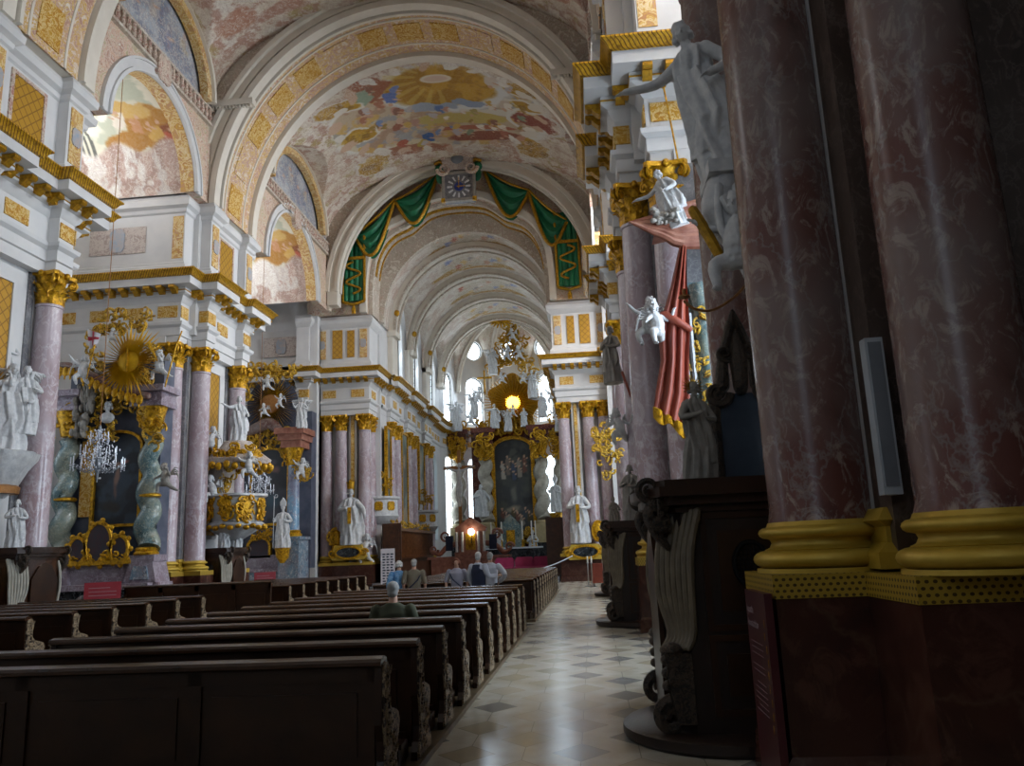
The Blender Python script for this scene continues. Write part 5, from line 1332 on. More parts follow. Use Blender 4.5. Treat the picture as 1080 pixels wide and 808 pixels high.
carv = MB().prism([(y * .88 + .01, z * .96 + .02) for y, z in PEWP], .024, .042, 'x')
_q = random.Random(4)
for i in range(16):
    z = .1 + .8 * i / 15; y0 = .2 if z < .55 else .075
    scroll(carv, (.045, y0 + _q.uniform(-.1, .1) * (1 if z < .55 else .3), z), _q.uniform(.05, .08), 1.0, .014, _q.uniform(0, 6), _q.choice((-1, 1)), 'yz', n=10)
carv_me = carv.mesh('carved_face', 'wood_carved', True, 40)
def pew(x0, x1, y, label, group, pm, z=.05, name='pew'):
    t = thing(name, label, 'pew', (x0, y, z), 0, group, (1, 1, .9)); b, tp, se, sh = pm
    obj('backrest', b, t); obj('top_rail', tp, t); obj('seat', se, t)
    if y > 5.6: obj('kneeler', sh, t)
    for x, s_ in ((x1 - x0, 1), (0, -1)):
        e = obj('end_panel', end_me, t, (x, 0, 0)); c = obj('carved_face', carv_me, e); c.scale = (s_, 1, 1)
    return t
ORD = ('front', 'second', 'third', 'fourth', 'fifth', 'sixth', 'seventh', 'eighth', 'ninth', 'tenth', 'eleventh', 'twelfth')
struct(MB().box(-5.45, -1.40, 4.6, 17.2, 0, .05).box(-5.45, -1.40, 19.0, 33.2, 0, .05).box(-13.0, -8.2, 10.6, 18.2, 0, .05).box(-12.9, -8.2, 20.4, 31.5, 0, .05).build('floor_pew_platform', 'kerb_wood', smooth=False))
PMm = pew_meshes(3.80, 3); PMl = pew_meshes(4.1, 3)
for k in range(11):
    w = 'nearest row' if k == 0 else '%s row back from the viewer' % ORD[k] if k < 10 else 'farthest row with tall front'
    pew(-5.27, -1.47, 5.52 + 1.095 * k, 'dark wooden pew, %s of the middle block beside the aisle' % w, 'pews of the middle block', PMm)
for k in range(12):
    pew(-5.27, -1.47, 19.5 + 1.1 * k, 'dark wooden pew, %s of the block beyond the standing visitors' % ('nearest row' if k == 0 else ORD[k] + ' row'), 'pews beyond the standing visitors', PMm)
for k in range(7):
    pew(-12.5, -8.4, 10.5 + 1.09 * k, 'wooden pew, %s of the left block across the central gangway' % ('nearest row' if k == 0 else ORD[k] + ' row'), 'pews of the left block', PMl)
for k in range(8):
    pew(-12.5, -8.4, 22.1 + 1.08 * k, 'wooden pew, %s of the far left block under the pulpit' % ('nearest row' if k == 0 else ORD[k] + ' row'), 'pews of the far left block', PMl)
def parapet(x0, x1, y, label, n):
    t = thing('pew_front_screen', label, 'pew front', (x0, y, .05)); L = x1 - x0
    m = MB().box(0, L, 0, .06, 0, 1.0)
    for k in range(n + 1): x = L * k / n; m.box(max(0, x - .06), min(L, x + .06), -.03, 0, 0, 1.0)
    m.box(0, L, -.03, 0, 0, .14).box(0, L, -.03, 0, .86, 1.0).build('panelling', 'wood', t, smooth=False)
    MB().prism([(-.06, 1.0), (.12, 1.0), (.14, 1.03), (.1, 1.06), (-.04, 1.06), (-.08, 1.03)], -.03, L + .03, 'x').build('top_rail', 'wood_top', t, smooth=False)
    m = MB()
    for k in range(n): a = L * k / n + .16; b = L * (k + 1) / n - .16; m.box(a, b, -.018, 0, .24, .76)
    m.build('raised_panel', 'wood', t, smooth=False)
parapet(-12.4, -8.4, 20.9, 'long panelled wooden screen in front of the far left pews', 4)
# ================================================================ PEOPLE
person((-2.4, 9.72, .05), PI, 'person sitting in the fourth pew, back turned, grey hair and olive green jacket', 'shirt_green', 'hair_grey', arms='lap', sit=True, h=1.66)
p_ = at(421, 620, 18.3); person((p_.x, 18.3, 0), PI + .3, 'standing person with white hair in a blue patterned top, seen from behind', 'shirt_blue', 'hair_white', female=True, h=1.50)
p_ = at(437, 620, 18.2); person((p_.x, 18.2, 0), PI + .1, 'standing person with short grey hair and beige waistcoat top with shoulder strap', 'beige_cloth', 'hair_grey', h=1.52, bag=True)
p_ = at(482, 620, 18.4); person((p_.x, 18.4, 0), .1, 'standing person with reddish hair and grey lavender top, facing the viewer', 'grey_top', 'hair_red', female=True, h=1.5, arms='down', bag=True)
p_ = at(505, 620, 18.2); person((p_.x, 18.2, 0), PI - .6, 'standing person with white hair, white shirt and dark navy waistcoat', 'shirt_white', 'hair_white', h=1.62, vest='navy_cloth', arms='gesture', yaw=.5)
p_ = at(518, 620, 18.75); person((p_.x, 18.75, 0), PI - .3, 'standing person in a white shirt with hands on hips', 'shirt_white', 'hair_grey', h=1.6, arms='hip')
# ================================================================ CONFESSIONALS
def confessional(loc, sx, label, light=False):
    W_ = 'stall_wood' if light else 'wood_dark'; t = thing('confessional', label, 'confessional', loc, 0, None, sx)
    def front(o=0): # plan: bowed front towards the nave (x = 0), flat flank at y = 0
        return [(1.15, -o), (.12 - o, -o), (-.0 - o, .16), (-.06 - o, .5), (-.08 - o, .75), (-.06 - o, 1.0), (-.0 - o, 1.34), (.12 - o, 1.5 + o), (1.15, 1.5 + o)]
    MB().prism(front(0), .12, 1.95, 'z').build('body', W_, t, smooth=False)
    m = MB()
    m.lathe([(.01, 0), (.92, 0), (.95, .03), (.95, .1), (.92, .12), (.01, .12)], (.5, .6, 0), 32)
    m.build('platform', W_, t)
    c = MB().prism(front(.04), 1.86, 1.9, 'z').prism(front(.1), 1.92, 1.99, 'z').prism(front(.17), 1.99, 2.07, 'z').prism(front(.12), 2.07, 2.13, 'z'); c.build('cornice', 'wood', t, smooth=False)
    p = MB()
    for z0, z1 in ((.3, .82), (.95, 1.8)):
        p.box(.32, 1.02, -.018, 0, z0 - .05, z0).box(.32, 1.02, -.018, 0, z1, z1 + .05).box(.27, .32, -.018, 0, z0 - .05, z1 + .05).box(1.02, 1.07, -.018, 0, z0 - .05, z1 + .05).box(.4, .94, -.012, 0, z0 + .1, z1 - .1)
    p.build('flank_panelling', 'wood', t, smooth=False)
    g = MB().tube([(.66 + .14 * cos(a), -.03, 1.42 + .18 * sin(a)) for a in [2 * PI * k / 24 for k in range(25)]], .018, 6)
    for k in range(-4, 5):
        h = .18 * math.sqrt(max(0, 1 - (k / 4.6) ** 2)); w = .14 * math.sqrt(max(0, 1 - (k / 4.6) ** 2))
        g.tube([(.66 + k * .03, -.03, 1.42 - h), (.66 + k * .03, -.03, 1.42 + h)], .005, 4).tube([(.66 - w, -.03, 1.42 + k * .039), (.66 + w, -.03, 1.42 + k * .039)], .005, 4)
    g.build('round_grille', 'iron', t)
    for yy, nm in ((.06, 1), (1.44, 2)):
        f = MB(); P = [(.1, yy, 1.86), (.02, yy, 1.55), (-.0, yy, 1.2), (.03, yy, .9), (-.02, yy, .78)]
        dd = -1 if nm == 1 else 1
        for k in range(-3, 4): ctube(f, [(a + .035 + k * .04 * (1 if c_ > 1 else .7), b + dd * k * .04 * (1 if c_ > 1 else .7) - dd * .0, c_) for a, b, c_ in P], [.036, .034, .03, .034, .03], 8, 3)
        f.build('fluted_pilaster', 'carved_light' if light else 'pilaster_wood', t)
        s = MB(); s.ell((-.03, yy, .76), (.1, .13, .06)); s.prism([(-.1, .74), (.12, .74), (.12, .2), (-.02, .2), (-.06, .45)], yy - .1, yy + .1, 'y'); scroll(s, (-.06, yy, .24), .13, 1.3, .06, PI / 2, 1)
        for k in range(3): s.ell((-.08, yy, .68 - .1 * k), (.05, .07, .045))
        s.build('console', 'confessional_carving', t)
        k = MB(); scroll(k, (-.12, yy, 2.07), .1, 1.5, .036, -PI / 2, -1)
        ctube(k, [(-.06, yy, 2.0), (-.13, yy, 1.86), (-.08, yy, 1.7), (.0, yy, 1.58)], [.05, .06, .05, .03]); rocaille(k.at((-.06, yy, 1.84), PI / 2), 7, .24, .34, .05, 5, .03); k.at()
        k.build('carved_volute', 'confessional_carving', t)
    d = MB().prism([(.3, .14), (1.2, .14), (1.2, 1.4), (.97, 1.7), (.75, 1.78), (.53, 1.7), (.3, 1.4)], -.1, -.06, 'x'); d.build('front_door', 'wood', t, smooth=False)
    return t


confessional((.62, 6.93, 0), 1, 'large dark carved confessional in front of the foreground pier, grey haloed statue on top')
confessional((.42, 17.2, 0), 1, 'dark confessional against the second right pier with a grey seated statue on top')
confessional((.40, 27.8, 0), 1, 'farthest dark confessional on the right, small and partly hidden')
confessional((-12.7, 17.2, 0), -1, 'brown confessional at the left edge with white seated statue on top', True)
confessional((-12.75, 27.75, 0), -1, 'brown confessional directly under the white and gold pulpit', True)
# carved crest leaning behind the haloed statue
t = thing('carved_crest', 'tall dark carved crest with grey mirror panel on top of the foreground confessional', 'carved crest', (1.5, 7.8, 2.13), 0, None, (.85, .85, .87))
c = MB(); P = [(-.32, 0), (-.3, .9), (-.2, 1.1), (-.16, 1.4), (-.05, 1.75), (0, 1.95), (.05, 1.75), (.16, 1.4), (.2, 1.1), (.3, .9), (.32, 0)]
ctube(c, [(x, 0, z) for x, z in P[:6]], [.07, .07, .09, .06, .06, .02], 8); ctube(c, [(x, 0, z) for x, z in P[5:]], [.02, .06, .06, .09, .07, .07], 8)
for sx in (-1, 1): scroll(c, (sx * .26, -.05, 1.0), .14, 1.4, .05, 0, sx); scroll(c, (sx * .14, -.05, 1.45), .1, 1.4, .04, 0, sx)
ctube(c, [(0, -.04, 1.05), (0, -.06, 1.35), (0, -.04, 1.7)], [.08, .1, .03], 8); c.build('carved_frame', 'confessional_carving', t)
MB().prism([(-.27, 0.02), (.27, 0.02), (.26, .85), (.12, 1.0), (-.12, 1.0), (-.26, .85)], -.01, .02, 'y').build('mirror_panel', 'mirror_grey', t, smooth=False)

def halo_rays(r0, r1, n, label, p, rz=0, mat='gold_leaf_dark', rot=0):
    m = MB()
    for i in range(n):
        a = -.4 + (PI + .8) * i / (n - 1) + rot; m.tube([(r0 * cos(a), 0, r0 * sin(a)), (r1 * cos(a), 0, r1 * sin(a))], [.018, .004], 5)
    return m
p_ = at(739, 503, 7.35)
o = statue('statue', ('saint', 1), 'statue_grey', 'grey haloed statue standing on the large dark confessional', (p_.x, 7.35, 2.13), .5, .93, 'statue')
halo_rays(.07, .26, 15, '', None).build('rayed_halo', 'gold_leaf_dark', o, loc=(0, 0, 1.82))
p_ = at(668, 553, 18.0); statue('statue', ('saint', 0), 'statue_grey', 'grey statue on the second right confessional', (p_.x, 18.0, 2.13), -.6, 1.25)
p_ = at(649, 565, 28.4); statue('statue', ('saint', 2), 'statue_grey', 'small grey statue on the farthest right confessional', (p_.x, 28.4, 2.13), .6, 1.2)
p_ = at(14, 585, 17.9); o = statue('statue', ('saint', 1), 'statue_white', 'white seated looking statue on the confessional at the left edge', (p_.x, 17.9, 2.13), .7, 1.15)
# info stele, loudspeaker, lamp arm
t = thing('info_stele', 'dark red information stele with small pale text, leaning by the foreground pedestal', 'information sign', (1.06, 5.42, 0), 0)
MB().box(0, .05, 0, .66, 0, 1.27).build('board', 'red_sign', t, smooth=False)
def text(s, size, loc, rot, mat, parent, name='lettering'):
    cu = bpy.data.curves.new(name, 'FONT'); cu.body = s; cu.size = size; cu.extrude = .001; cu.align_x = 'LEFT'
    o = bpy.data.objects.new(name, cu); C.objects.link(o); me = bpy.data.meshes.new_from_object(o.evaluated_get(bpy.context.evaluated_depsgraph_get())); bpy.data.objects.remove(o)
    me.materials.clear(); me.materials.append(M[mat]); o = obj(name, me, parent, loc); o.rotation_euler = rot; return o
text('Apostle', .075, (-.004, .62, 1.12), (PI / 2, 0, -PI / 2), 'sign_text', t); text('Apostelaltar', .075, (-.004, .62, 1.03), (PI / 2, 0, -PI / 2), 'sign_text', t)
m = MB()
for k in range(13):
    if k not in (3, 6): m.box(-.002, 0, .2, .58 - .1 * (k % 4 == 3), .93 - k * .037, .934 - k * .037)
m.build('text_lines', 'sign_text', t, smooth=False)
m = MB()
for k in range(9): m.ell((-.002, .07 + .02 * sin(k * 1.7), 1.08 - k * .08), (.002, .012, .03), n=6, m=4)
m.build('gilt_motif', 'gold_leaf_dark', t)
a = at(919, 358, 5.2); b = at(941, 522, 5.2)
t = thing('column_loudspeaker', 'slim grey column loudspeaker fixed between the two foreground columns', 'loudspeaker', (0, 0, 0))
d = (a - b).normalized()
MB().box(b.x - .06, b.x + .05, 5.15, 5.25, b.z, a.z).build('housing', 'speaker_grey', t, smooth=False)
MB().box(b.x - .045, b.x + .035, 5.142, 5.152, b.z + .05, a.z - .03).build('grille', 'grey_metal', t, smooth=False)
MB().tube([(b.x, 5.25, b.z + .3), (b.x, 5.33, b.z + .3)], .015, 6).tube([(b.x, 5.25, a.z - .2), (b.x, 5.33, a.z - .2)], .015, 6).build('bracket', 'iron', t)
t = thing('candle_bracket', 'curved brass candle arm reaching across the column behind the large atlas', 'candle bracket')
ctube(MB(), [at(792, 294, 7.6), at(775, 313, 7.5), at(752, 327, 7.4), at(733, 326, 7.3), at(722, 318, 7.3)], .014, 6).lathe([(.01, 0), (.06, .02), (.05, .04), (.015, .05), (.02, .1), (.0, .1)], tuple(at(722, 316, 7.3)), 12).build('arm', 'copper_brown', t)
# ================================================================ GREAT ATLAS GROUP on the foreground pier
p_ = at(757, 172, 7.35)
o = statue('atlas_statue', ('orator', 0), 'statue_white', 'large white robed statue bending forward with outstretched arm high on the foreground pier', (1.56, 7.45, p_.z - .12), -.75, 1.72, 'statue', lean=.0)
o.rotation_euler = (.22, -.12, -.75)
t = thing('volute_console', 'white scrolled console under the large robed statue on the foreground pier', 'console', (1.72, 7.5, 0))
m = MB(); c0 = at(773, 225, 7.5)
m.box(-.42, .3, -.3, .3, p_.z - .15, p_.z - .02)
ctube(m, [(-.25, -.1, p_.z - .18), (-.32, -.12, p_.z - .5), (-.1, -.1, p_.z - .85), (.02, 0, p_.z - 1.15), (.12, 0, p_.z - 1.4)], [.16, .18, .17, .14, .08])
m.build('console_body', 'statue_white', t)
m = MB(); scroll(m, (-.05, -.32, p_.z - .42), .26, 2, .05, PI); scroll(m, (-.12, -.3, p_.z - .95), .15, 1.5, .045, 0, -1); ctube(m, [(-.34, -.28, p_.z - .3), (-.36, -.28, p_.z - .7), (-.2, -.28, p_.z - 1.05)], .04); m.build('scroll', 'statue_white', t)
p1 = at(778, 300, 7.2); statue('cherub', ('putto', 2), 'statue_white', 'white cherub with legs dangling below the scrolled console', (1.5, 7.2, p1.z - .05), -.6, .95, 'cherub')
t = thing('gilt_torch', 'gilt twisted torch slanting below the scrolled console', 'torch')
ctube(MB(), [at(731, 222, 7.3), at(745, 245, 7.3), at(758, 268, 7.3)], [.05, .055, .05], 8).build('torch_body', 'gold_leaf_dark', t)
# ================================================================ RIGHT SIDE ALTAR seen edge on, with red canopy and drape
YA = 14.4
t = thing('canopied_altar', 'side altar on the right with reddish marble canopy and gilt column', 'altar', (0, 0, 0))
a = at(664, 241, YA); b = at(735, 232, YA)
c = MB()
n = 10; vs = []; fs = []
A0 = at(664, 241, YA); B0 = at(728, 232, YA); B1 = at(728, 262, YA); A1 = at(668, 243, YA)
for k in range(7):
    u = k / 6; e0 = Vector((A0.x, YA - .3 + .05 * k, A0.z + .02 * k)); e1 = at(730, 262 - 42 * u, YA); md = e0.lerp(e1, .5) + Vector((0, 0, -.05))
    ctube(c, [e0, md + Vector((0, -.12 - .02 * (k % 2), 0)), e1 + Vector((.1, -.2, 0)), (4.8, YA + .1, e1.z + .4)], [.02, .07, .1, .12], 8)
c.prism([(at(690, 246, YA).x, at(690, 246, YA).z), (5.0, at(728, 240, YA).z + .5), (5.0, at(728, 225, YA).z + .9), (at(700, 232, YA).x, at(700, 236, YA).z)], YA - .2, YA + .6, 'y')
c.build('canopy', 'canopy_marble', t, smooth=False)

gx = at(722, 330, YA).x
MB().lathe([(.16, 3.0), (.18, 3.1), (.15, 3.2), (.15, 5.3), (.2, 5.5), (.16, 5.8), (.22, 6.3)], (gx + .35, YA + .2, 0), 16).box(gx + .1, 4.9, YA + .3, YA + .65, .1, 6.4).build('altar_body', 'green_marble', t)
m = MB().at((gx + .2, YA, 4.6)); rocaille(m, 16, .34, 2.4, .1, 3, .035); m.at(); m.build('gilt_ornament', 'gilt_rocaille', t)
MB().tube([(gx - .05, YA - .05, 4.2), (gx - .05, YA - .05, 5.9)], .05, 8).tube([(gx + .07, YA - .05, 4.2), (gx + .07, YA - .05, 5.7)], .05, 8).build('fluted_rod', 'grey_marble', t)
MB().box(gx + .0, 5.0, YA - .5, YA + .5, .08, 1.1).box(gx + .2, 4.8, YA - .1, YA + .5, 1.1, 3.0).build('altar_table', 'altar_marble', t, smooth=False)
# red stucco drape
dr = thing('red_drape', 'long red stucco drape with gold fringe hanging from the right altar canopy', 'drapery')
Yd = YA - .25
L_ = [at(716, 262, Yd), at(708, 300, Yd), at(698, 335, Yd), at(695, 360, Yd), at(697, 380, Yd), at(692, 410, Yd), at(689, 432, Yd)]
R__ = [at(724, 262, Yd), at(724, 300, Yd), at(726, 335, Yd), at(727, 355, Yd), at(726, 385, Yd), at(727, 420, Yd), at(722, 452, Yd)]
vs = []; fs = []; n = 28
for j in range(len(L_) * 3 - 2):
    i, f = divmod(j, 3); f /= 3
    l = L_[i].lerp(L_[min(i + 1, 6)], f); r = R__[i].lerp(R__[min(i + 1, 6)], f)
    for q in range(n + 1): u = q / n; p = l.lerp(r, u); vs.append((p.x, p.y - .1 * abs(sin(u * PI * 3.2 + j * .07)) - .1 * sin(u * PI), p.z))
J = len(L_) * 3 - 2
for j in range(J - 1):
    for q in range(n): a_ = j * (n + 1) + q; fs.append((a_, a_ + 1, a_ + n + 2, a_ + n + 1))
kk = len(vs); vs += [(x, y + .12, z) for x, y, z in vs]; fs += [(d + kk, c_ + kk, b_ + kk, a_ + kk) for a_, b_, c_, d in fs]
MB().add(vs, fs).build('cloth', 'red_cloth', dr)
ctube(MB(), [at(694, 338, Yd - .1), at(700, 332, Yd - .15), at(712, 338, Yd - .2), at(727, 347, Yd - .15)], [.04, .07, .08, .06]).build('gathered_fold', 'red_cloth', dr)
g = MB(); l, r = L_[-1], R__[-1]
for q in range(30):
    u = q / 29; p = l.lerp(r, u); g.tube([(p.x, p.y - .1 - .08 * abs(sin(u * PI * 3.2)), p.z + .03), (p.x, p.y - .1 - .08 * abs(sin(u * PI * 3.2)), p.z - .17 - .06 * sin(u * 9))], [.018, .022], 5)
g.build('gold_fringe', 'gold', dr)
p1 = at(687, 350, YA - .5); statue('cherub', ('putto', 0), 'statue_white', 'upper white cherub holding the red drape', (p1.x, YA - .1, p1.z - .1), -.5, .85, 'cherub', 'cherubs at the red drape')
p1 = at(693, 358, YA - .6); statue('cherub', ('putto', 1), 'statue_white', 'lower white cherub clinging to the red drape, legs hanging', (p1.x + .03, YA - .5, p1.z - .1), .6, .85, 'cherub', 'cherubs at the red drape')
p1 = at(716, 232, YA - .3); o = statue('statue', ('orator', 1), 'statue_white', 'white praying figure on top of the red marble canopy', (p1.x, YA - .2, p1.z - .15), -.9, 1.35)
o.rotation_euler = (.1, -.25, -.9)
t = thing('gilt_lance', 'thin gilt lance held up by the figure on the canopy', 'lance'); MB().tube([at(715, 168, YA - .3), at(700, 92, YA - .3)], .018, 6).tube([at(700, 92, YA - .3), at(697, 82, YA - .3)], [.05, .005], 6).build('shaft', 'gold', t)
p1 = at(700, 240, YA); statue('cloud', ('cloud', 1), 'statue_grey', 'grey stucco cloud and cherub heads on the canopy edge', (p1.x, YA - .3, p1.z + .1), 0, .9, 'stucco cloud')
# smaller figures on the second and third right piers
p1 = at(655, 398, 19.2); statue('statue', ('saint', 2), 'statue_grey', 'grey figure high against the column left of the red drape', (.75, 19.9, p1.z), -.7, 1.5)
t = thing('wooden_staff', 'dark red staff slanting beside the high grey figure', 'staff'); MB().tube([at(656, 392, 19.2), at(672, 437, 19.2)], .03, 6).build('shaft', 'red_cloth', t)
p1 = at(655, 470, 19.3); statue('cherub', ('putto', 1), 'statue_white', 'small white cherub above the second right confessional', (p1.x, 19.3, p1.z), .2, .9, 'cherub')
p1 = at(645, 480, 25.68)
t = thing('gilt_ornament', 'gilt garland with small white figures on the far right pier column', 'ornament', (p1.x, 25.68, p1.z)); m = rocaille(MB(), 14, .6, 1.5, .1, 8, .05); m.box(-.04, .04, 0, .35, -.1, .0); m.build('garland', 'gilt_rocaille', t)
p1 = at(637, 470, 41.0); t = thing('gilt_ornament', 'gilt garland on the right arch pier beside the third pier', 'ornament', (p1.x, 41.0, p1.z)); rocaille(MB(), 12, .9, 2.2, .1, 9, .09).build('garland', 'gilt_rocaille', t)
# ================================================================ LEFT SIDE ALTARS
def sign_board(loc, rz, w, h, label):
    t = thing('info_stele', label, 'information sign', loc, rz); MB().box(-w / 2, w / 2, 0, .05, 0, h).build('board', 'red_sign2', t, smooth=False)
    m = MB()
    for k in range(9): m.box(-w * .38, w * (.38 if k % 3 else .2), -.004, 0, h * (.88 - .075 * k), h * (.88 - .075 * k) + .014)
    m.build('text_lines', 'sign_text', t, smooth=False); return t

p1 = at(49, 634, 17.6); sign_board((-12.55, 17.75 + 2.4, 0), PI * .5 - 1.0, .85, 1.25, 'dark red information stele left of the golden sunburst altar')
sign_board((-12.6, 30.75, 0), PI * .5 - 1.0, .8, 1.2, 'small red information stele right of the pulpit')
# ---- altar with the golden sunburst
AY = 24.3; K = lambda px, py, dy=0: at(px, py, AY + dy)
O = K(112, 620); ox = O.x
T = thing('sunburst_altar', 'tall side altar with golden sunburst, twisted columns and dark crucifixion painting', 'altar', (ox, AY, 0))
def rel(px, py, dy=0): p = K(px, py, dy); return (p.x - ox, dy, p.z)
m = MB().box(-2.0, 1.9, -.9, .75, .0, .16); m.build('altar_step', 'grey_marble', T, smooth=False)
m = MB().prism([(-1.5, .16), (1.35, .16), (1.5, .35), (1.4, .75), (1.55, .95), (-1.65, .95), (-1.55, .75), (-1.65, .35)], -.65, .1, 'y'); m.build('altar_table', 'black_marble', T, smooth=False)
MB().box(-1.85, 1.75, -.75, .2, .95, 1.12).build('table_slab', 'altar_marble', T, smooth=False)
m = MB(); m.tube([(.38 * cos(a) - .15, -.68, .55 + .25 * sin(a)) for a in [2 * PI * k / 20 for k in range(21)]], .06, 8); m.build('table_medallion', 'grey_marble', T)
m = MB().box(-1.1, 1.0, -.3, .3, 1.12, 1.6).box(-1.2, 1.1, -.34, .3, 1.6, 1.7); m.build('predella', 'altar_marble', T, smooth=False)
cxs = [rel(66, 600)[0], rel(156, 600)[0]]
for i, x in enumerate(cxs):
    m = MB()
    for z0, z1, a, b in ((1.0, 1.12, .62, .6), (1.12, 1.75, .52, .36), (1.75, 1.95, .4, .42)):
        m.add([(x - a, -.42 - (a - .4) * .3, z0), (x + a, -.42 - (a - .4) * .3, z0), (x + a, .4, z0), (x - a, .4, z0), (x - b, -.42, z1), (x + b, -.42, z1), (x + b, .4, z1), (x - b, .4, z1)], [(0, 1, 5, 4), (1, 2, 6, 5), (2, 3, 7, 6), (3, 0, 4, 7), (4, 5, 6, 7)])
    pd = m.build('column_pedestal', 'altar_marble', T, smooth=False)
    MB().prism([(x - .3, 1.22), (x + .3, 1.22), (x + .2, 1.62), (x - .2, 1.62)], -.50, -.40, 'y').build('dark_inlay', 'blue_marble', pd, smooth=False)
    c = MB(); twisted(c, .33, 2.15, 5.75, 3.4, .27, c=(x, -.15)); col = c.build('twisted_column', 'green_marble', T)
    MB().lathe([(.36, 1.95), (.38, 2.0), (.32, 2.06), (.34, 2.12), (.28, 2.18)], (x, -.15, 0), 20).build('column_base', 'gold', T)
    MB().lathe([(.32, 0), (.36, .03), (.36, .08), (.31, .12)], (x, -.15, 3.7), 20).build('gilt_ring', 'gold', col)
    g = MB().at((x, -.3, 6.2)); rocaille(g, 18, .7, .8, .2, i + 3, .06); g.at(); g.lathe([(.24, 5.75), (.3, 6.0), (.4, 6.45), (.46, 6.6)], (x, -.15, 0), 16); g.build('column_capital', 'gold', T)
m = MB().box(cxs[0] - .2, cxs[1] + .2, .05, .7, 1.7, 8.2); m.build('back_wall', 'dark_altar', T, smooth=False)

m = MB()
for s_, x in ((-1, cxs[0]), (1, cxs[1])): MB().box(x - .55, x + .5, -.6, .4, 6.55, 6.7).box(x - .5, x + .45, -.5, .4, 6.7, 7.0).box(x - .65, x + .6, -.72, .4, 7.0, 7.2).build('entablature_block', 'altar_marble', T, smooth=False)
P = [rel(62, 405), rel(75, 392), rel(92, 392), rel(112, 402), rel(130, 412), rel(150, 418), rel(168, 422)]
m = MB(); ctube(m, [(x, -.7, z) for x, _, z in P], [.14, .12, .12, .14, .12, .12, .12], 8, 6); m.build('curved_cornice', 'red_marble', T)
m = MB()
for j in range(len(P) - 1):
    for q in range(3):
        u = q / 3; x = P[j][0] + (P[j + 1][0] - P[j][0]) * u; z = P[j][2] + (P[j + 1][2] - P[j][2]) * u
        m.ell((x, -.82, z - .18), (.12, .05, .16)); m.ell((x, -.84, z - .38), (.03, .03, .07))
m.build('gilt_lambrequin', 'gold', T)
px0 = rel(98, 550)[0]; px1 = rel(145, 550)[0]; pz0 = rel(120, 553)[2]; pz1 = rel(128, 457)[2]; pw = px1 - px0; pcx = (px0 + px1) / 2 + .03
def paint_cross(U, W, V):
    p = Paint(V[:, 0] * 2, V[:, 2] * 2, '222c38', 81); p.nz('2c3a48', .8, .45, .6); p.nz('151c26', 1.0, .5, .62, 9)
    c, z = np.median(V[:, 0]) * 2 , np.median(V[:, 2]) * 2
    p.blob(c - .1, z + .1, .22, 1.0, '8a6a5c', -.12, .3, .5); p.blob(c + .1, z + .9, .6, .12, '8f6a58', .2, .3, .5); p.blob(c + .45, z + 1.05, .3, .16, '8a4a40', .2, .6, .5); p.blob(c - .05, z + .9, .15, .2, '8a6a5c', 0, .2, .5)
    p.blob(c - .15, z - .9, .12, .6, '6a5048', .1, .3, .5); p.blob(c - .3, z - 1.8, .8, .4, '2a241e', 0, .6, .5); return p.c
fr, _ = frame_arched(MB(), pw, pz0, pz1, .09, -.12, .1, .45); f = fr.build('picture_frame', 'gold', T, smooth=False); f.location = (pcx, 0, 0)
cv = canvas('painting', pw, pz0, pz1, -.02, paint_cross, T, .45); cv.location = (pcx, 0, 0)
m = MB()
for x in (rel(88, 520)[0], rel(94, 520)[0]): m.box(x - .1, x + .1, -.06, .06, 3.2, 5.6)
m.build('gilt_side_panel', 'gold_pattern', T, smooth=False)
# triple gilt frame on the table
t = thing('triple_icon_frame', 'gilt rocaille frame holding three oval pictures on the sunburst altar table', 'picture frame', (ox, AY - .45, 0))
m = MB(); fx = rel(113, 575)[0]
for dx, z, rx, rz_ in ((0, 2.35, .42, .62), (-.68, 2.15, .28, .4), (.68, 2.15, .28, .4)):
    m.tube([(fx + dx + rx * cos(a), 0, z + rz_ * sin(a)) for a in [2 * PI * k / 24 for k in range(25)]], .07, 6)
    for k in range(9): a = 2 * PI * k / 9; m.ell((fx + dx + (rx + .08) * cos(a), 0, z + (rz_ + .08) * sin(a)), (.09, .05, .09), n=7, m=5)
m.box(fx - 1.05, fx + 1.05, -.1, .1, 1.7, 1.82); rocaille(m.at((fx, 0, 1.9)), 14, 2.0, .3, .05, 4, .04); m.at(); m.build('gilt_frame', 'gold', t)
for dx, z, rx, rz_ in ((0, 2.35, .4, .6), (-.68, 2.15, .26, .38), (.68, 2.15, .26, .38)):
    MB().prism([(fx + dx + rx * cos(a), z + rz_ * sin(a)) for a in [2 * PI * k / 20 for k in range(20)]], -.02, .04, 'y').build('oval_picture', 'dark_picture', t, smooth=False)

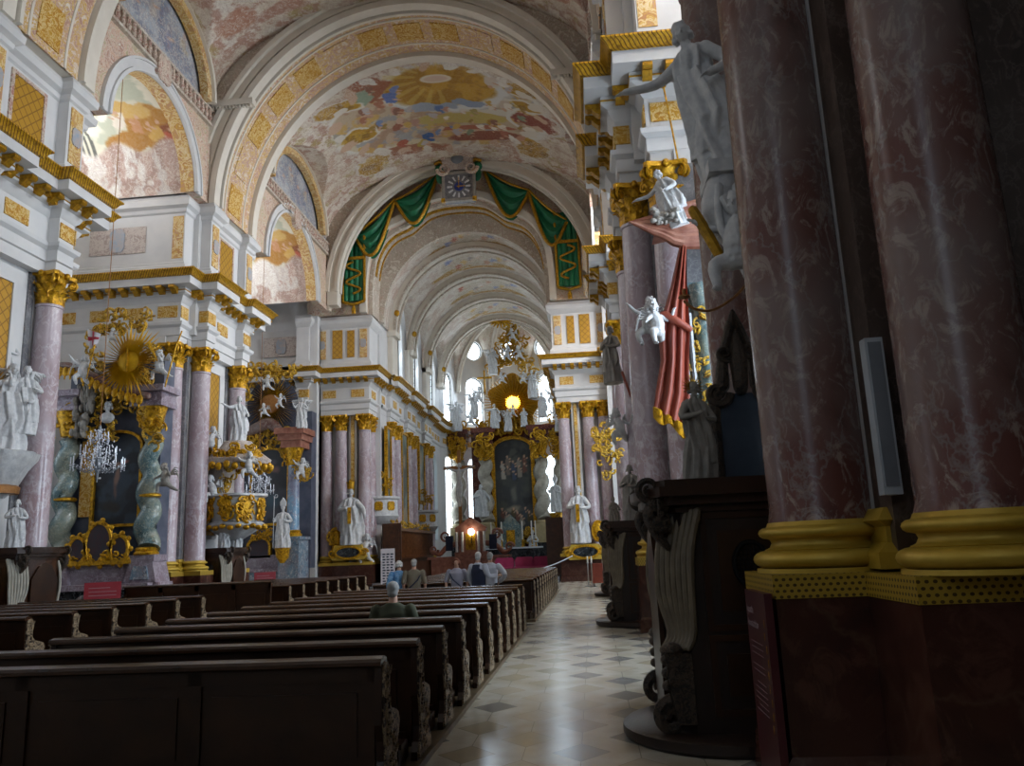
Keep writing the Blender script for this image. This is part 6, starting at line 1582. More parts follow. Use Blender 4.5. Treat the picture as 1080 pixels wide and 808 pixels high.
# sunburst, upper gilding
sb = thing('golden_sunburst', 'large golden ray burst above the crucifixion painting', 'sunburst', K(137, 382, -1.0))
m = MB(); sunburst(m, 54, .22, .95, 5); m.lathe([(.01, -.02), (.62, -.02), (.5, .1), (.01, .14)][::1], n=40)
mb2 = MB(); sunburst(mb2, 48, .35, 1.35, 5, .1); mb2.build('rays', 'gold_sun', sb)
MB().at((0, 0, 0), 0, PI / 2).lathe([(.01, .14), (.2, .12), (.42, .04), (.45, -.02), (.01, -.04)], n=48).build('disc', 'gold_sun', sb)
MB().box(-.02, .02, -.2, -.1, -.35, .4).build('cross_slot', 'gold_leaf_dark', sb, smooth=False)
for i, (a, b, w, h, n_) in enumerate(((137, 343, 1.9, .7, 26), (108, 375, .5, 1.6, 16), (160, 385, .5, 1.5, 16), (133, 425, 2.0, .8, 26), (112, 455, 1.2, .7, 16), (58, 440, .5, 1.8, 12), (170, 450, .5, 1.4, 12))):
    p = rel(a, b); m = MB().at((p[0], -.25, p[2])); rocaille(m, n_, w, h, .3, i + 20, .055); m.at(); m.build('gilt_rocaille', 'gilt_rocaille', T)
for i, (a, b, rx, rz_) in enumerate(((101, 420, .45, 1.0), (96, 450, .35, .7), (115, 400, .5, .3))):
    o = obj('cloud', sm(('cloud', i), 'statue_grey'), T); p = rel(a, b); o.location = (p[0], -.5, p[2]); o.scale = (rx * 1.3, .9, rz_ * 1.8)
b_ = MB().at((rel(124, 437)[0], -.55, rel(124, 437)[2] - .1)); b_.ell((0, 0, -.1), (.24, .14, .18)); b_.tube([(0, 0, 0), (0, 0, .16)], .06, 8); head_mb(b_, (0, 0, .28), .12, hair=2); b_.at(); b_.build('white_bust', 'statue_white', T)
for (a, b, rz, lab, h, k) in ((86, 405, .5, 'white cherub with flag on the left of the golden sunburst', .95, 0), (168, 400, -.6, 'white cherub leaning out right of the golden sunburst', .95, 1), (118, 362, 0, 'small white cherub on the chandelier cord above the sunburst altar', .5, 2), (152, 376, 0, 'tiny white cherub head group on the rim of the golden sunburst', .45, 2), (174, 520, -.3, 'silver cherub on the right twisted column', .9, 1)):
    p = K(a, b, -1.0); statue('cherub', ('putto', k), 'statue_white' if b < 500 else 'statue_grey', lab, (p.x, p.y, p.z), rz, h, 'cherub', 'cherubs of the sunburst altar')
t = thing('cross_flag', 'small white flag with a red cross on a gilt pole, left of the sunburst', 'flag')
a, b = K(91, 400, -1.1), K(103, 352, -1.1); MB().tube([a, b], .02, 6).build('pole', 'gold', t)
v = [K(92, 347, -1.12), K(106, 352, -1.12), K(102, 362, -1.12), K(94, 368, -1.12)]
F_ = lambda u, w: v[0].lerp(v[1], u).lerp(v[3].lerp(v[2], u), w) + Vector((0, .04 * sin(u * 7), 0))
vs = [tuple(F_(i / 10, j / 10)) for j in range(11) for i in range(11)]; vs += [(x, y + .02, z) for x, y, z in vs]
fs = [(j * 11 + i, j * 11 + i + 1, (j + 1) * 11 + i + 1, (j + 1) * 11 + i) for j in range(10) for i in range(10)]; fs += [tuple(q + 121 for q in f) for f in fs]
MB().add(vs, fs).build('cloth', 'flag_white', t)
def stripe(u0, u1, w0, w1):
    vs = [tuple(F_(u0 + (u1 - u0) * i / 8, w0 + (w1 - w0) * j / 8) - Vector((0, .012, 0))) for j in range(9) for i in range(9)]
    return MB().add(vs, [(j * 9 + i, j * 9 + i + 1, (j + 1) * 9 + i + 1, (j + 1) * 9 + i) for j in range(8) for i in range(8)])
stripe(.38, .62, 0, 1).build('red_cross', 'flag_red', t); stripe(0, 1, .38, .6).build('red_cross', 'flag_red', t)
t = thing('gilt_staff', 'gilt staff with curled top slanting right of the golden sunburst', 'staff'); MB().tube([K(174, 408, -1.1), K(186, 364, -1.1), K(192, 349, -1.1)], .025, 6).build('shaft', 'gold', t)
t = thing('gilt_trumpet', 'short gilt trumpet held by the right sunburst cherub', 'trumpet'); MB().tube([K(167, 383, -1.1), K(157, 362, -1.1)], [.02, .06], 8).build('tube', 'gold', t)
# ---- farther altar with brown and gold rays
BY = 38.9; K = lambda px, py, dy=0: at(px, py, BY + dy)
O = K(282, 610); ox = O.x
T = thing('rayed_altar', 'farther side altar with brown gold rays, blue column and arched dark painting', 'altar', (ox, BY, 0))
MB().box(-1.9, 2.1, -1.0, 2.2, 0, .16).build('altar_step', 'grey_marble', T, smooth=False)
MB().box(-1.3, 1.2, -.6, .6, .16, 1.1).build('altar_table', 'blue_marble', T, smooth=False); MB().box(-1.45, 1.35, -.75, .6, 1.1, 1.25).build('table_slab', 'altar_marble', T, smooth=False)
MB().box(-1.1, 1.0, -.2, .6, 1.25, 1.9).build('predella', 'altar_marble', T, smooth=False)
MB().box(-2.0, 2.0, .4, 1.1, 1.2, 9.0).build('back_wall', 'dark_altar', T, smooth=False)
fx = rel(274, 585)[0]; z0 = rel(275, 586)[2]; z1 = rel(275, 568)[2]
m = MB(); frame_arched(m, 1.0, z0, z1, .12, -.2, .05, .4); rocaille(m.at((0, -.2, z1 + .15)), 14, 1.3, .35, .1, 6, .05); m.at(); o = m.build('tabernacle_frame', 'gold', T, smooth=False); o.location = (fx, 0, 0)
MB().box(fx - .5, fx + .5, -.1, -.05, z0, z1 - .1).build('tabernacle_picture', 'dark_picture', T, smooth=False)
px0 = rel(264, 550)[0]; px1 = rel(301, 550)[0]; pz0 = rel(282, 552)[2]; pz1 = rel(282, 474)[2]; pw = px1 - px0; pcx = (px0 + px1) / 2
def paint_dark(U, W, V):
    p = Paint(V[:, 0], V[:, 2], '2a2c34', 91); p.nz('3a3a44', .9, .45, .6); p.nz('1a1c22', 1.1, .5, .62, 9); c, z = np.median(V[:, 0]), np.median(V[:, 2])
    p.blob(c + .3, z + .8, .4, .25, '6a4a48', 0, .8, .6); p.blob(c - .1, z + .1, .25, .5, '54504c', 0, .8, .6); p.blob(c + .2, z - .8, .5, .5, '2c4652', 0, .8, .6); p.blob(c, z + 1.2, .5, .2, '4c4650', 0, .8, .6); return p.c
fr, _ = frame_arched(MB(), pw, pz0, pz1, .12, .1, .35, .7); f = fr.build('picture_frame', 'gold', T, smooth=False); f.location = (pcx, 0, 0)
cv = canvas('painting', pw, pz0, pz1, .2, paint_dark, T, .7); cv.location = (pcx, 0, 0)
for nm, px_ in (('column', 312), ('column', 240)):
    x = rel(px_, 560)[0]; zt_ = rel(312, 492)[2]; zb_ = rel(312, 562)[2]
    MB().lathe([(.34, zb_), (.32, zb_ + .1), (.30, zb_ + 1), (.27, zt_)], (x, -.4, 0), 20).build('blue_column', 'blue_column', T)
    MB().lathe([(.42, zb_ - .22), (.44, zb_ - .1), (.36, zb_), (.38, zb_ + .08), (.3, zb_ + .14)], (x, -.4, 0), 20).build('column_base', 'gold', T)
    g = MB().lathe([(.26, zt_), (.32, zt_ + .3), (.48, zt_ + .85)], (x, -.4, 0), 14).at((x, -.5, zt_ + .4)); rocaille(g, 14, .7, .8, .2, 7, .055); g.at(); g.build('column_capital', 'gold', T)
    MB().box(x - .5, x + .5, -.95, .5, 0, zb_ - .35).box(x - .6, x + .6, -1.05, .5, zb_ - .35, zb_ - .2).box(x - .58, x + .58, -1.0, .5, .2, .5).build('column_pedestal', 'blue_marble', T, smooth=False)
    MB().box(x - .5, x + .5, -.9, .5, zt_ + .85, zt_ + 1.2).box(x - .62, x + .62, -1.02, .5, zt_ + 1.2, zt_ + 1.5).box(x - .75, x + .75, -1.15, .5, zt_ + 1.5, zt_ + 1.8).build('entablature_block', 'canopy_marble', T, smooth=False)

o_ = K(286, 426, .2); sb = thing('rayed_gloria', 'round brown and gold ray burst over the arched dark painting', 'sunburst', o_)
sunburst(MB(), 54, .45, 1.6, 8, .1).build('rays', 'gold', sb); MB().at((0, 0, 0), 0, PI / 2).lathe([(.01, .2), (.3, .18), (.52, .08), (.55, 0), (.01, 0)], n=32).build('disc', 'copper_brown', sb)
m = MB()
for k in range(60): a = 2 * PI * k / 60; m.tube([(1.0 * cos(a), .12, 1.0 * sin(a)), (1.5 * cos(a), .12, 1.5 * sin(a))], .012, 4)
m.at((0, .2, 0), 0, PI / 2).lathe([(.01, .02), (1.35, .02), (1.35, -.02), (.01, -.02)], n=40); m.at(); m.build('back_plate', 'dark_altar', sb)
for i, (a, b, w, h, n_) in enumerate(((283, 395, 3.2, .9, 26), (262, 470, .8, 1.4, 18), (283, 462, 2.2, .7, 22), (300, 470, .6, 1.2, 10), (262, 400, .7, 2.0, 16))):
    p = rel(a, b); m = MB().at((p[0], -.1, p[2])); rocaille(m, n_, w, h, .3, i + 40, .075); m.at(); m.build('gilt_rocaille', 'gilt_rocaille', T)
m = MB(); ctube(m, [(rel(262, 452)[0], -.2, rel(262, 458)[2]), (rel(275, 448)[0], -.3, rel(275, 452)[2]), (rel(288, 452)[0], -.3, rel(288, 448)[2]), (rel(300, 462)[0], -.2, rel(300, 460)[2])], [.25, .3, .3, .2]); m.build('broken_pediment', 'red_marble', T)
p = K(298, 578, -1.2); statue('statue', ('bishop', 0), 'statue_white', 'white bishop statue with crosier left of the blue column', (p.x, p.y, p.z), .1, 2.4)
t = thing('statue_console', 'gilt console carrying the white bishop statue', 'console', (p.x, p.y, 0)); MB().lathe([(.1, p.z - .7), (.3, p.z - .4), (.34, p.z - .1), (.4, p.z)], (0, 0, 0), 16).box(-.2, .2, 0, .9, p.z - .5, p.z - .1).build('bracket', 'gold', t)
for (a, b, rz, lab, h, k) in ((318, 452, .3, 'white angel standing on the entablature block above the blue column', 1.55, ('angel', 0)), (318, 505, .2, 'white cherub flying right of the blue column capital', 1.0, ('putto', 0)), (282, 412, 0, 'white cherub at the top of the brown gold ray burst', .8, ('putto', 2)), (279, 440, 0, 'white cherub at the foot of the brown gold ray burst', .7, ('putto', 1)), (295, 430, -.4, 'white cherub at the right rim of the brown gold ray burst', .7, ('putto', 0))):
    p = K(a, b, -1.0); statue('angel' if k[0] == 'angel' else 'cherub', k, 'statue_white', lab, (p.x, p.y, p.z), rz, h, 'angel' if k[0] == 'angel' else 'cherub')
for i, (a, b) in enumerate(((320, 500), (245, 500))):
    p = K(a, b, -.9); t = thing('gilt_swag', 'gilt swag %s the blue column' % ('right of' if i == 0 else 'far left of'), 'ornament', p); rocaille(MB(), 12, .6, .9, .1, i + 60, .06).build('swag', 'gilt_rocaille', t)
# ================================================================ CHANDELIERS
def chandelier(top, c, h, r, label):
    c = Vector(c); t = thing('chandelier', label, 'chandelier', c)
    tp = Vector(top) - c
    MB().tube([(0, 0, h * .5), (0, 0, 17.25 - c.z)], .012, 5).build('cord', 'copper_brown', t)
    f = MB().lathe([(.02, h * .5), (.05, h * .4), (.03, h * .25), (.06, h * .05), (.09, -h * .2), (.04, -h * .35), (.02, -h * .5)], n=10)
    g = MB()
    for lev, (zz, rr, n) in enumerate(((.26 * h, r * .38, 6), (.0, r * .68, 9), (-.2 * h, r, 14))):
        for k in range(n):
            a = 2 * PI * k / n + lev * .3; x, y = rr * cos(a), rr * sin(a)
            f.tube([(0, 0, zz - .05 * h), (x * .5, y * .5, zz - .14 * h), (x, y, zz)], .011, 5)
            g.tube([(x, y, zz), (x, y, zz + .12 * h)], .014, 6); g.ell((x, y, zz - .03), (.04, .04, .02), n=8, m=4)
            for j in range(3): g.ell((x, y, zz - .06 - j * .05), (.014, .014, .024), n=6, m=4)
            b_ = a + PI / n
            for j in range(7):
                u = j / 6; g.ell((rr * u * cos(b_) * .95, rr * u * sin(b_) * .95, zz - .02 + .22 * h * (1 - u) ** 1.6 - .06), .018, n=6, m=4)
    for j in range(150):
        a = j * 2.4; q = (j % 17) / 17 * 1.25; zz = h * (.42 - .75 * ((j * 7) % 29) / 29); qq = q * (1 - .8 * max(0, zz) / (.45 * h)); g.ell((r * .75 * qq * cos(a), r * .75 * qq * sin(a), zz), (.02, .02, .035), n=6, m=4)
    for j in range(20):
        a = j * 2.4; q = (j % 5) / 5; g.ell((r * .6 * q * cos(a), r * .6 * q * sin(a), -h * (.5 - .3 * q)), (.018, .018, .03), n=6, m=4)
    f.build('frame', 'grey_metal', t); g.build('crystal_drops', 'crystal_bright', t); return t

chandelier(at(121, 290, 21.5), at(104, 478, 21.5), 1.6, .68, 'glittering crystal chandelier hanging before the sunburst altar')
chandelier(at(283, 300, 33.0), at(273, 508, 33.0), 1.7, .62, 'crystal chandelier hanging before the altar with brown gold rays')
# ================================================================ PULPIT on the middle left pier
PX, PY = -12.75, 28.3
K = lambda px, py, dy=0: at(px, py, PY + dy)
T = thing('pulpit', 'white and gold rococo pulpit on the middle left pier under its canopy', 'pulpit', (PX, PY, 0))
zt_, zb_ = K(235, 523).z, K(235, 557).z
sq = lambda a: 1 + .06 * cos(6 * a)
MB().lathe([(.1, zb_ - .55), (.5, zb_ - .3), (.98, zb_), (1.02, zb_ + .1), (.86, zb_ + .2), (.9, zb_ + .5), (.98, zt_ - .14), (1.1, zt_ - .08), (1.1, zt_), (.9, zt_)], n=48, sq=sq).build('basket', 'statue_white', T)
for k, a in enumerate((-2.2, -1.5, -.8, -.1)):
    m = MB().at((1.0 * cos(a), 1.0 * sin(a), (zt_ + zb_) / 2 + .08), a + PI / 2); rocaille(m, 14, .5, .8, .03, k + 70, .05); m.prism(cartouche(None, .4, .7), -.05, .05, 'y'); m.at(); m.build('gilt_cartouche', 'gold', T)
g = MB()
for k in range(24): a = 2 * PI * k / 24; g.ell((1.02 * cos(a), 1.02 * sin(a), zb_ + .02 - .06 * (k % 2)), (.12, .1, .09), n=8, m=6)
g.build('gilt_fringe', 'gold', T)
zc_ = K(240, 490).z
MB().lathe([(.8, zc_ - .1), (1.15, zc_ - .05), (1.2, zc_ + .1), (1.0, zc_ + .25), (.7, zc_ + .5), (.5, zc_ + .8), (.1, zc_ + .9)], n=48, sq=sq).build('canopy', 'stucco_relief', T)
g = MB()
for k in range(26): a = 2 * PI * k / 26; g.ell((1.18 * cos(a), 1.18 * sin(a), zc_ - .12 - .07 * (k % 2)), (.13, .1, .14), n=8, m=6)
for k in range(5): rocaille(g.at((1.0 * cos(-.4 - k * .6), 1.0 * sin(-.4 - k * .6), zc_ + .3), -.4 - k * .6 + PI / 2), 9, .7, .5, .1, k + 80, .05)
g.at(); g.build('canopy_gilding', 'gold', T)
MB().box(-.9, -.3, -.5, .5, zt_, zc_).build('back_panel', 'stucco_relief', T, smooth=False)
m = MB().at((-.25, -.3, (zt_ + zc_) / 2), .7); rocaille(m, 16, .5, 1.6, .1, 90, .05); m.at(); m.build('gilt_ornament', 'gilt_rocaille', T)
p = K(248, 470, -.4); statue('statue', ('orator', 1), 'statue_white', 'white gesturing figure seated on the pulpit canopy', (PX + .1, PY - .2, zc_ + .75), .9, 1.75)
for i, (a, b, lab) in enumerate(((222, 478, 'white cherub at the left of the pulpit canopy'), (224, 530, 'white cherub beside the upper left of the pulpit basket'), (262, 505, 'white cherub at the right of the pulpit canopy'))):
    q = K(a, b, -1.0); statue('cherub', ('putto', i), 'statue_white', lab, (q.x, q.y, q.z), .4, .95, 'cherub', 'cherubs of the pulpit')
for i, a in enumerate((232, 240)):
    q = K(a, 580, -.8); statue('statue', ('saint', i), 'statue_white', '%s small white figure standing under the pulpit basket' % ('left' if i == 0 else 'right'), (q.x, PY - .5 + .4 * i, 2.13), .4, 1.15)
# ================================================================ FIGURES at the left edge
Yl = 17.6
for i, (a, b, rz, h, key, lab) in enumerate(((8, 470, .8, 2.2, ('orator', 0), 'white robed figure leaning at the left picture edge'), (24, 450, 1.0, 1.7, ('angel', 1), 'white bending angel with raised hand near the left edge'), (3, 400, .9, 1.4, ('saint', 0), 'upper white head and shoulders figure at the far left edge'))):
    q = at(a, b, Yl + .2 * i); statue('statue', key, 'statue_white', lab, (q.x, q.y, q.z - .2), rz, h)
q = at(10, 480, Yl); t = thing('stucco_canopy', 'white stucco canopy ledge below the figures at the left edge', 'canopy', (q.x - .3, Yl, q.z))
MB().lathe([(.2, -1.0), (.4, -.8), (.62, -.35), (.8, -.1), (.85, .05), (.6, .1)], n=32, sq=lambda a: 1 + .06 * cos(8 * a)).build('ledge', 'statue_white', t); MB().lathe([(.5, -.9), (.52, -.75), (.45, -.7)], n=20).build('brown_rim', 'copper_brown', t)
# ================================================================ STATUES BEFORE THE CHOIR ARCH
def plinth_oval(px, py, Y, label):
    p = at(px, py, Y); t = thing('statue_pedestal', label, 'pedestal', (p.x, Y, p.z))
    MB().prism([(-.8, -.75), (.8, -.75), (.95, -.6), (.7, 0), (-.7, 0), (-.95, -.6)], -.5, .4, 'y').build('block', 'gold_plain', t, smooth=False)
    MB().prism([(.62 * cos(a), -.38 + .26 * sin(a)) for a in [2 * PI * k / 20 for k in range(20)]], -.54, -.48, 'y').build('dark_oval', 'black_marble', t, smooth=False)
    m = MB().tube([(.66 * cos(a), -.54, -.38 + .3 * sin(a)) for a in [2 * PI * k / 24 for k in range(25)]], .06, 6)
    for s in (-1, 1): scroll(m, (s * .85, -.5, -.4), .2, 1.4, .07, 0, s)
    m.build('gilt_frame', 'gold', t); return t
p = at(370, 576, 41.4); plinth_oval(370, 575, 41.6, 'gilt pedestal with dark oval under the left crowned statue')
o = statue('statue', ('king', 0), 'statue_white', 'white crowned warrior statue in front of the left choir arch pier', (p.x, 41.35, at(370, 575, 41.6).z), .15, 2.95)
MB().lathe([(.11, 1.9), (.13, 1.96), (.12, 2.02), (.15, 2.14), (.1, 2.1), (.03, 2.22), (0, 2.25)], n=14).build('gilt_crown', 'gold', o); MB().box(-.06, .06, -.34, -.3, .7, 1.25).build('gilt_sash', 'gold', o, smooth=False)
p = at(386, 588, 41.6); statue('cherub', ('putto', 0), 'statue_white', 'white cherub standing at the foot of the crowned statue', (p.x, 41.5, 1.38), 0, 1.4, 'cherub')
t = thing('gilt_trophy', 'gilt trophy beside the left crowned statue', 'trophy', at(354, 570, 41.5)); rocaille(MB(), 16, .6, .9, .1, 12, .09).ell((0, 0, .1), (.3, .2, .45)).build('trophy_body', 'gold', t)
p = at(613, 577, 41.4); plinth_oval(617, 574, 41.6, 'gilt pedestal with dark oval under the right winged statue')
o = statue('statue', ('saint', 0), 'statue_white', 'white statue with gilt belt in front of the right choir arch pier', (p.x, 41.35, at(617, 573, 41.6).z), -.15, 2.9)
MB().box(-.06, .06, -.34, -.3, .7, 1.3).build('gilt_sash', 'gold', o, smooth=False)
t = thing('gilt_shield', 'gilt shield beside the right winged statue', 'shield', at(631, 560, 41.3)); MB().ell((0, 0, 0), (.3, .16, .5)).tube([(.3 * cos(a), -.08, .5 * sin(a)) for a in [2 * PI * k / 20 for k in range(21)]], .05, 6).build('shield_body', 'gold', t)
# ================================================================ CHOIR FURNISHING
def stalls(x, y0, y1, s, label):
    t = thing('choir_stalls', label, 'choir stalls', (x, y0, .28), 0, None, s); L = y1 - y0
    MB().box(-.9, -.55, 0, L, 0, 2.9).box(-.55, .1, 0, L, 0, .5).box(0, .1, 0, L, .5, 1.0).build('carcase', 'stall_wood', t, smooth=False)
    m = MB(); n = int(L / .28)
    for k in range(n): y = L * (k + .5) / n; m.tube([(-.5, y, 1.3), (-.5, y, 2.6)], .035, 6); m.ell((-.5, y, 2.62), (.06, .07, .08), n=6, m=4); m.ell((-.48, y, 1.28), (.05, .06, .06), n=6, m=4)
    m.box(-.6, -.42, 0, L, 1.15, 1.22).box(-.7, -.3, 0, L, 2.66, 2.8).build('colonnette_row', 'stall_wood2', t)
    m = MB()
    for k in range(int(L / .5)): rocaille(m.at((-.5, .3 + .5 * k, 3.0), PI / 2), 3, .4, .4, .05, k, .035)
    m.at(); m.build('carved_crest', 'gilt_rocaille', t)
    MB().box(-.9, .1, -.08, 0, 0, 3.0).box(-.8, 0, -.11, -.08, .3, 1.2).box(-.8, 0, -.11, -.08, 1.4, 2.7).build('end_panel', 'stall_wood', t, smooth=False); return t

stalls(-10.0, 42.0, 53.5, 1, 'dark brown choir stalls with a row of colonnettes along the left choir wall')
stalls(-2.35, 43.8, 52.0, -1, 'dark brown choir stalls hidden behind the right choir arch pier')
def balcony(px, py, Y, r, label):
    p = at(px, py, Y); t = thing('choir_balcony', label, 'balcony', p)
    MB().lathe([(.3 * r, -1.3 * r), (.8 * r, -1.0 * r), (r, -.7 * r), (.95 * r, -.5 * r), (.95 * r, .2 * r), (1.08 * r, .28 * r), (1.08 * r, .4 * r), (.8 * r, .42 * r)], n=32).build('parapet', 'statue_white', t)
    m = MB()
    for a in (-2.2, -1.45, -.7): m.at((.97 * r * cos(a), .97 * r * sin(a), -.15 * r), a + PI / 2).prism(cartouche(None, .5 * r, .55 * r), -.04, .04, 'y')
    m.at(); m.build('gilt_cartouche', 'gold', t)
    m = MB()
    for k in range(5): m.tube([(-.6 * r + .3 * r * k, -.2, .4 * r), (-.6 * r + .3 * r * k + .05, -.2, 1.1 * r)], .04, 6)
    rocaille(m.at((0, -.2, 1.3 * r)), 12, 1.3 * r, .9 * r, .2, 5, .06); m.at(); m.build('gilt_superstructure', 'gilt_rocaille', t); return t
balcony(402, 532, 43.9, .95, 'nearer white and gold balcony above the choir stalls')
balcony(447, 545, 53.0, .95, 'farther white and gold balcony at the end of the left choir wall')
def wall_painting(y0, y1, z0, z1, label):
    t = thing('wall_painting', label, 'painting', (XQ - 5.0, 0, 0))
    def P(u, v): return (.12, y0 + (y1 - y0) * u, z0 + (z1 - z0) * v)
    def paint(U, W, V): p = Paint(V[:, 1], V[:, 2], '5c6c6c', 17); p.nz('7c8a84', .8, .45, .6); p.nz('4a5048', .7, .5, .6, 8); p.nz('9a8c74', 1.0, .58, .66, 4); return p.c
    painted_sheet('canvas', P, 20, 40, paint, 'canvas', t); m = MB()
    for a, b, c, d in ((y0 - .12, y1 + .12, z0 - .12, z0), (y0 - .12, y1 + .12, z1, z1 + .12), (y0 - .12, y0, z0, z1), (y1, y1 + .12, z0, z1)): m.box(0.02, .2, a, b, c, d)
    m.build('gilt_frame', 'gold', t, smooth=False)
wall_painting(43.7, 44.5, 3.4, 8.6, 'tall greenish painting nearest the left choir arch pier'); wall_painting(47.3, 48.7, 3.2, 8.8, 'second tall greenish painting on the left choir wall'); wall_painting(52.2, 53.8, 5.0, 8.8, 'third tall painting on the left choir wall')
# roll-up banner, bench, stands, rope
p = at(409, 600, 37.0); t = thing('banner_stand', 'narrow white information banner standing before the left arch pier', 'banner', (p.x, 37.0, 0), .1)
MB().box(-.32, .32, 0, .03, .05, 1.95).box(-.36, .36, -.1, .12, 0, .06).build('banner_panel', 'flag_white', t, smooth=False); m = MB()
for k in range(12):
    for j in range(3): m.box(-.24 + .18 * j, -.14 + .18 * j + .04 * (k % 2), -.006, 0, .35 + k * .12, .41 + k * .12)
m.build('printed_marks', 'navy_cloth', t, smooth=False)
p = at(573, 612, 36.0); q = at(586, 605, 36.0)
t = thing('small_bench', 'small light wooden bench at the end of the aisle', 'bench', (-2.75, 35.2, 0))
MB().box(-.1, 1.1, 0, .32, .5, .55).build('seat', 'wood_light', t, smooth=False)
for x in (0, .98): MB().box(x - .02, x + .03, .03, .29, 0, .5).build('leg', 'wood_light', t, smooth=False)
for i, (a, b) in enumerate(((532, 599), (553, 598), (572, 598))):
    p = at(a, b, 44.0); t = thing('choir_chair', '%s magenta draped chair in front of the high altar' % ('left', 'middle', 'right')[i], 'chair', (p.x, 44.0, .28), 0, 'magenta chairs before the high altar')
    MB().box(-.5, .5, -.3, .3, .4, .5).build('seat', 'magenta_cloth', t, smooth=False); MB().prism([(-.5, .5), (.5, .5), (.52, .85), (.4, 1.0), (-.4, 1.0), (-.52, .85)], .22, .32, 'y').build('backrest', 'magenta_cloth', t, smooth=False)
    for x in (-.42, .42):
        for y in (-.25, .25): MB().box(x - .03, x + .03, y - .03, y + .03, 0, .4).build('leg', 'wood', t, smooth=False)
t = thing('barrier_rope', 'pale barrier rope sagging across the choir entrance', 'rope')
a, b = at(528, 602, 40.0), at(604, 586, 40.8); P = [a.lerp(b, k / 16) + Vector((0, 0, -.5 * 4 * (k / 16) * (1 - k / 16) * .6)) for k in range(17)]; MB().tube(P, .025, 6).build('cord', 'white_cloth', t)
for i, px in enumerate((621, 625, 637)):
    p = at(px, 616, 35.5); t = thing('candle_stand', 'white candle stand, %s of three beside the red stool at the right choir pier' % ('leftmost', 'middle', 'rightmost')[i], 'candle stand', (p.x, 35.5, 0))
    MB().lathe([(.16, 0), (.16, .03), (.03, .08), (.02, .95), (.06, 1.0)], n=12).build('stand', 'statue_white', t); MB().lathe([(.03, 1.0), (.03, 1.25), (.0, 1.27)], n=10).build('candle', 'candle', t)
p = at(631, 610, 35.3); t = thing('covered_stool', 'small stand draped in red cloth at the right choir pier', 'stool', (p.x, 35.3, 0)); MB().prism([(-.24, .15), (.24, .15), (.2, .95), (-.2, .95)], -.2, .2, 'y').build('cloth', 'red_cloth', t, smooth=False)
for x in (-.18, .18): MB().box(x - .02, x + .02, -.15, .15, 0, .15).build('leg', 'wood', t, smooth=False)
# ---- communion altar with crucifix
Yc_ = 50.0; K = lambda px, py, dy=0: at(px, py, Yc_ + dy); O = K(498, 600); ox = O.x
T = thing('communion_altar', 'reddish brown scrolled altar with white shrine in the middle of the choir', 'altar', (ox, Yc_, .28))
MB().box(-2.4, 2.2, -.7, .6, 0, 1.0).box(-2.6, 2.4, -.8, .7, 1.0, 1.15).build('altar_table', 'canopy_marble', T, smooth=False)
for s in (-1, 1): m = MB(); ctube(m, [(s * .9, 0, 1.9), (s * 1.5, 0, 1.75), (s * 2.0, 0, 1.3), (s * 2.4, 0, 1.5)], [.18, .16, .14, .1]); scroll(m, (s * 2.35, 0, 1.6), .28, 1.4, .09, 0, s); scroll(m, (s * 1.6, -.05, 2.4), .35, 1.5, .09, 0, s); m.build('scroll', 'canopy_marble', T)
m = MB().box(-1.0, 1.0, -.3, .3, 1.15, 1.4).box(-.95, .95, -.3, .3, 2.6, 2.8).box(-.75, .75, -.3, .3, 1.4, 2.6)
m.prism([(-1.05, 2.8), (1.05, 2.8), (.5, 3.15), (0, 3.5), (-.5, 3.15)], -.3, .3, 'y'); m.build('shrine', 'canopy_marble', T, smooth=False)
for x in (-.85, -.5, .5, .85): MB().tube([(x, -.4, 1.4), (x, -.4, 2.6)], .08, 8).build('colonnette', 'statue_white', T)
MB().box(-.3, .3, -.36, -.3, 1.5, 2.5).ell((0, -.4, 2.0), (.2, .1, .35)).build('gilt_door', 'gold_leaf_dark', T)
for s in (-1, 1): MB().box(s * 1.35 - .22, s * 1.35 + .22, -.2, .2, 1.5, 2.4).build('dark_lantern', 'navy_cloth', T, smooth=False)
t = thing('altar_lamp', 'bright glowing lamp globe on the communion altar shrine', 'lamp', K(497, 561, -.5)); MB().ell((0, 0, 0), .2).build('glowing_globe', 'lamp_glow', t); MB().tube([(0, 0, -.7), (0, 0, -.15)], .03, 6).build('stem', 'iron', t)
t = thing('crucifix', 'large pale crucifix standing on the communion altar', 'crucifix', (K(486, 560).x, Yc_, 0)); zb = 3.2
MB().box(-.1, .1, .0, .14, zb, K(486, 478).z + .2).box(-1.0, 1.0, .0, .14, K(486, 493).z - .1, K(486, 493).z + .1).build('cross', 'copper_brown', t, smooth=False)
b = MB(); zz = K(486, 493).z
ctube(b, [(0, -.12, zz - 1.6), (.02, -.16, zz - 1.1), (0, -.14, zz - .7), (0, -.13, zz - .25)], [.1, .15, .14, .17]); ctube(b, [(-.2, -.13, zz - .22), (-.5, -.1, zz - .1), (-.85, -.08, zz)], [.08, .06, .045]); ctube(b, [(.2, -.13, zz - .22), (.5, -.1, zz - .1), (.85, -.08, zz)], [.08, .06, .045])
for s in (-1, 1): ctube(b, [(s * .09, -.14, zz - 1.2), (s * .1, -.3, zz - 1.8), (s * .04, -.14, zz - 2.4)], [.11, .085, .05]); hand_mb(b, (s * .85, -.08, zz), (s, 0, .2), (0, -1, 0), .1, .5)
head_mb(b, (.05, -.2, zz + .1), .13, (.3, .2), .2, beard=True, hair=2); drape(b, [(0, -.14, zz - 1.35, .2, .14), (0, -.14, zz - 1.1, .2, .15), (0, -.14, zz - 1.0, .17, .14)], 6, .1)
obj('figure', fuse(b, 'statue_white', .03, 1), t)
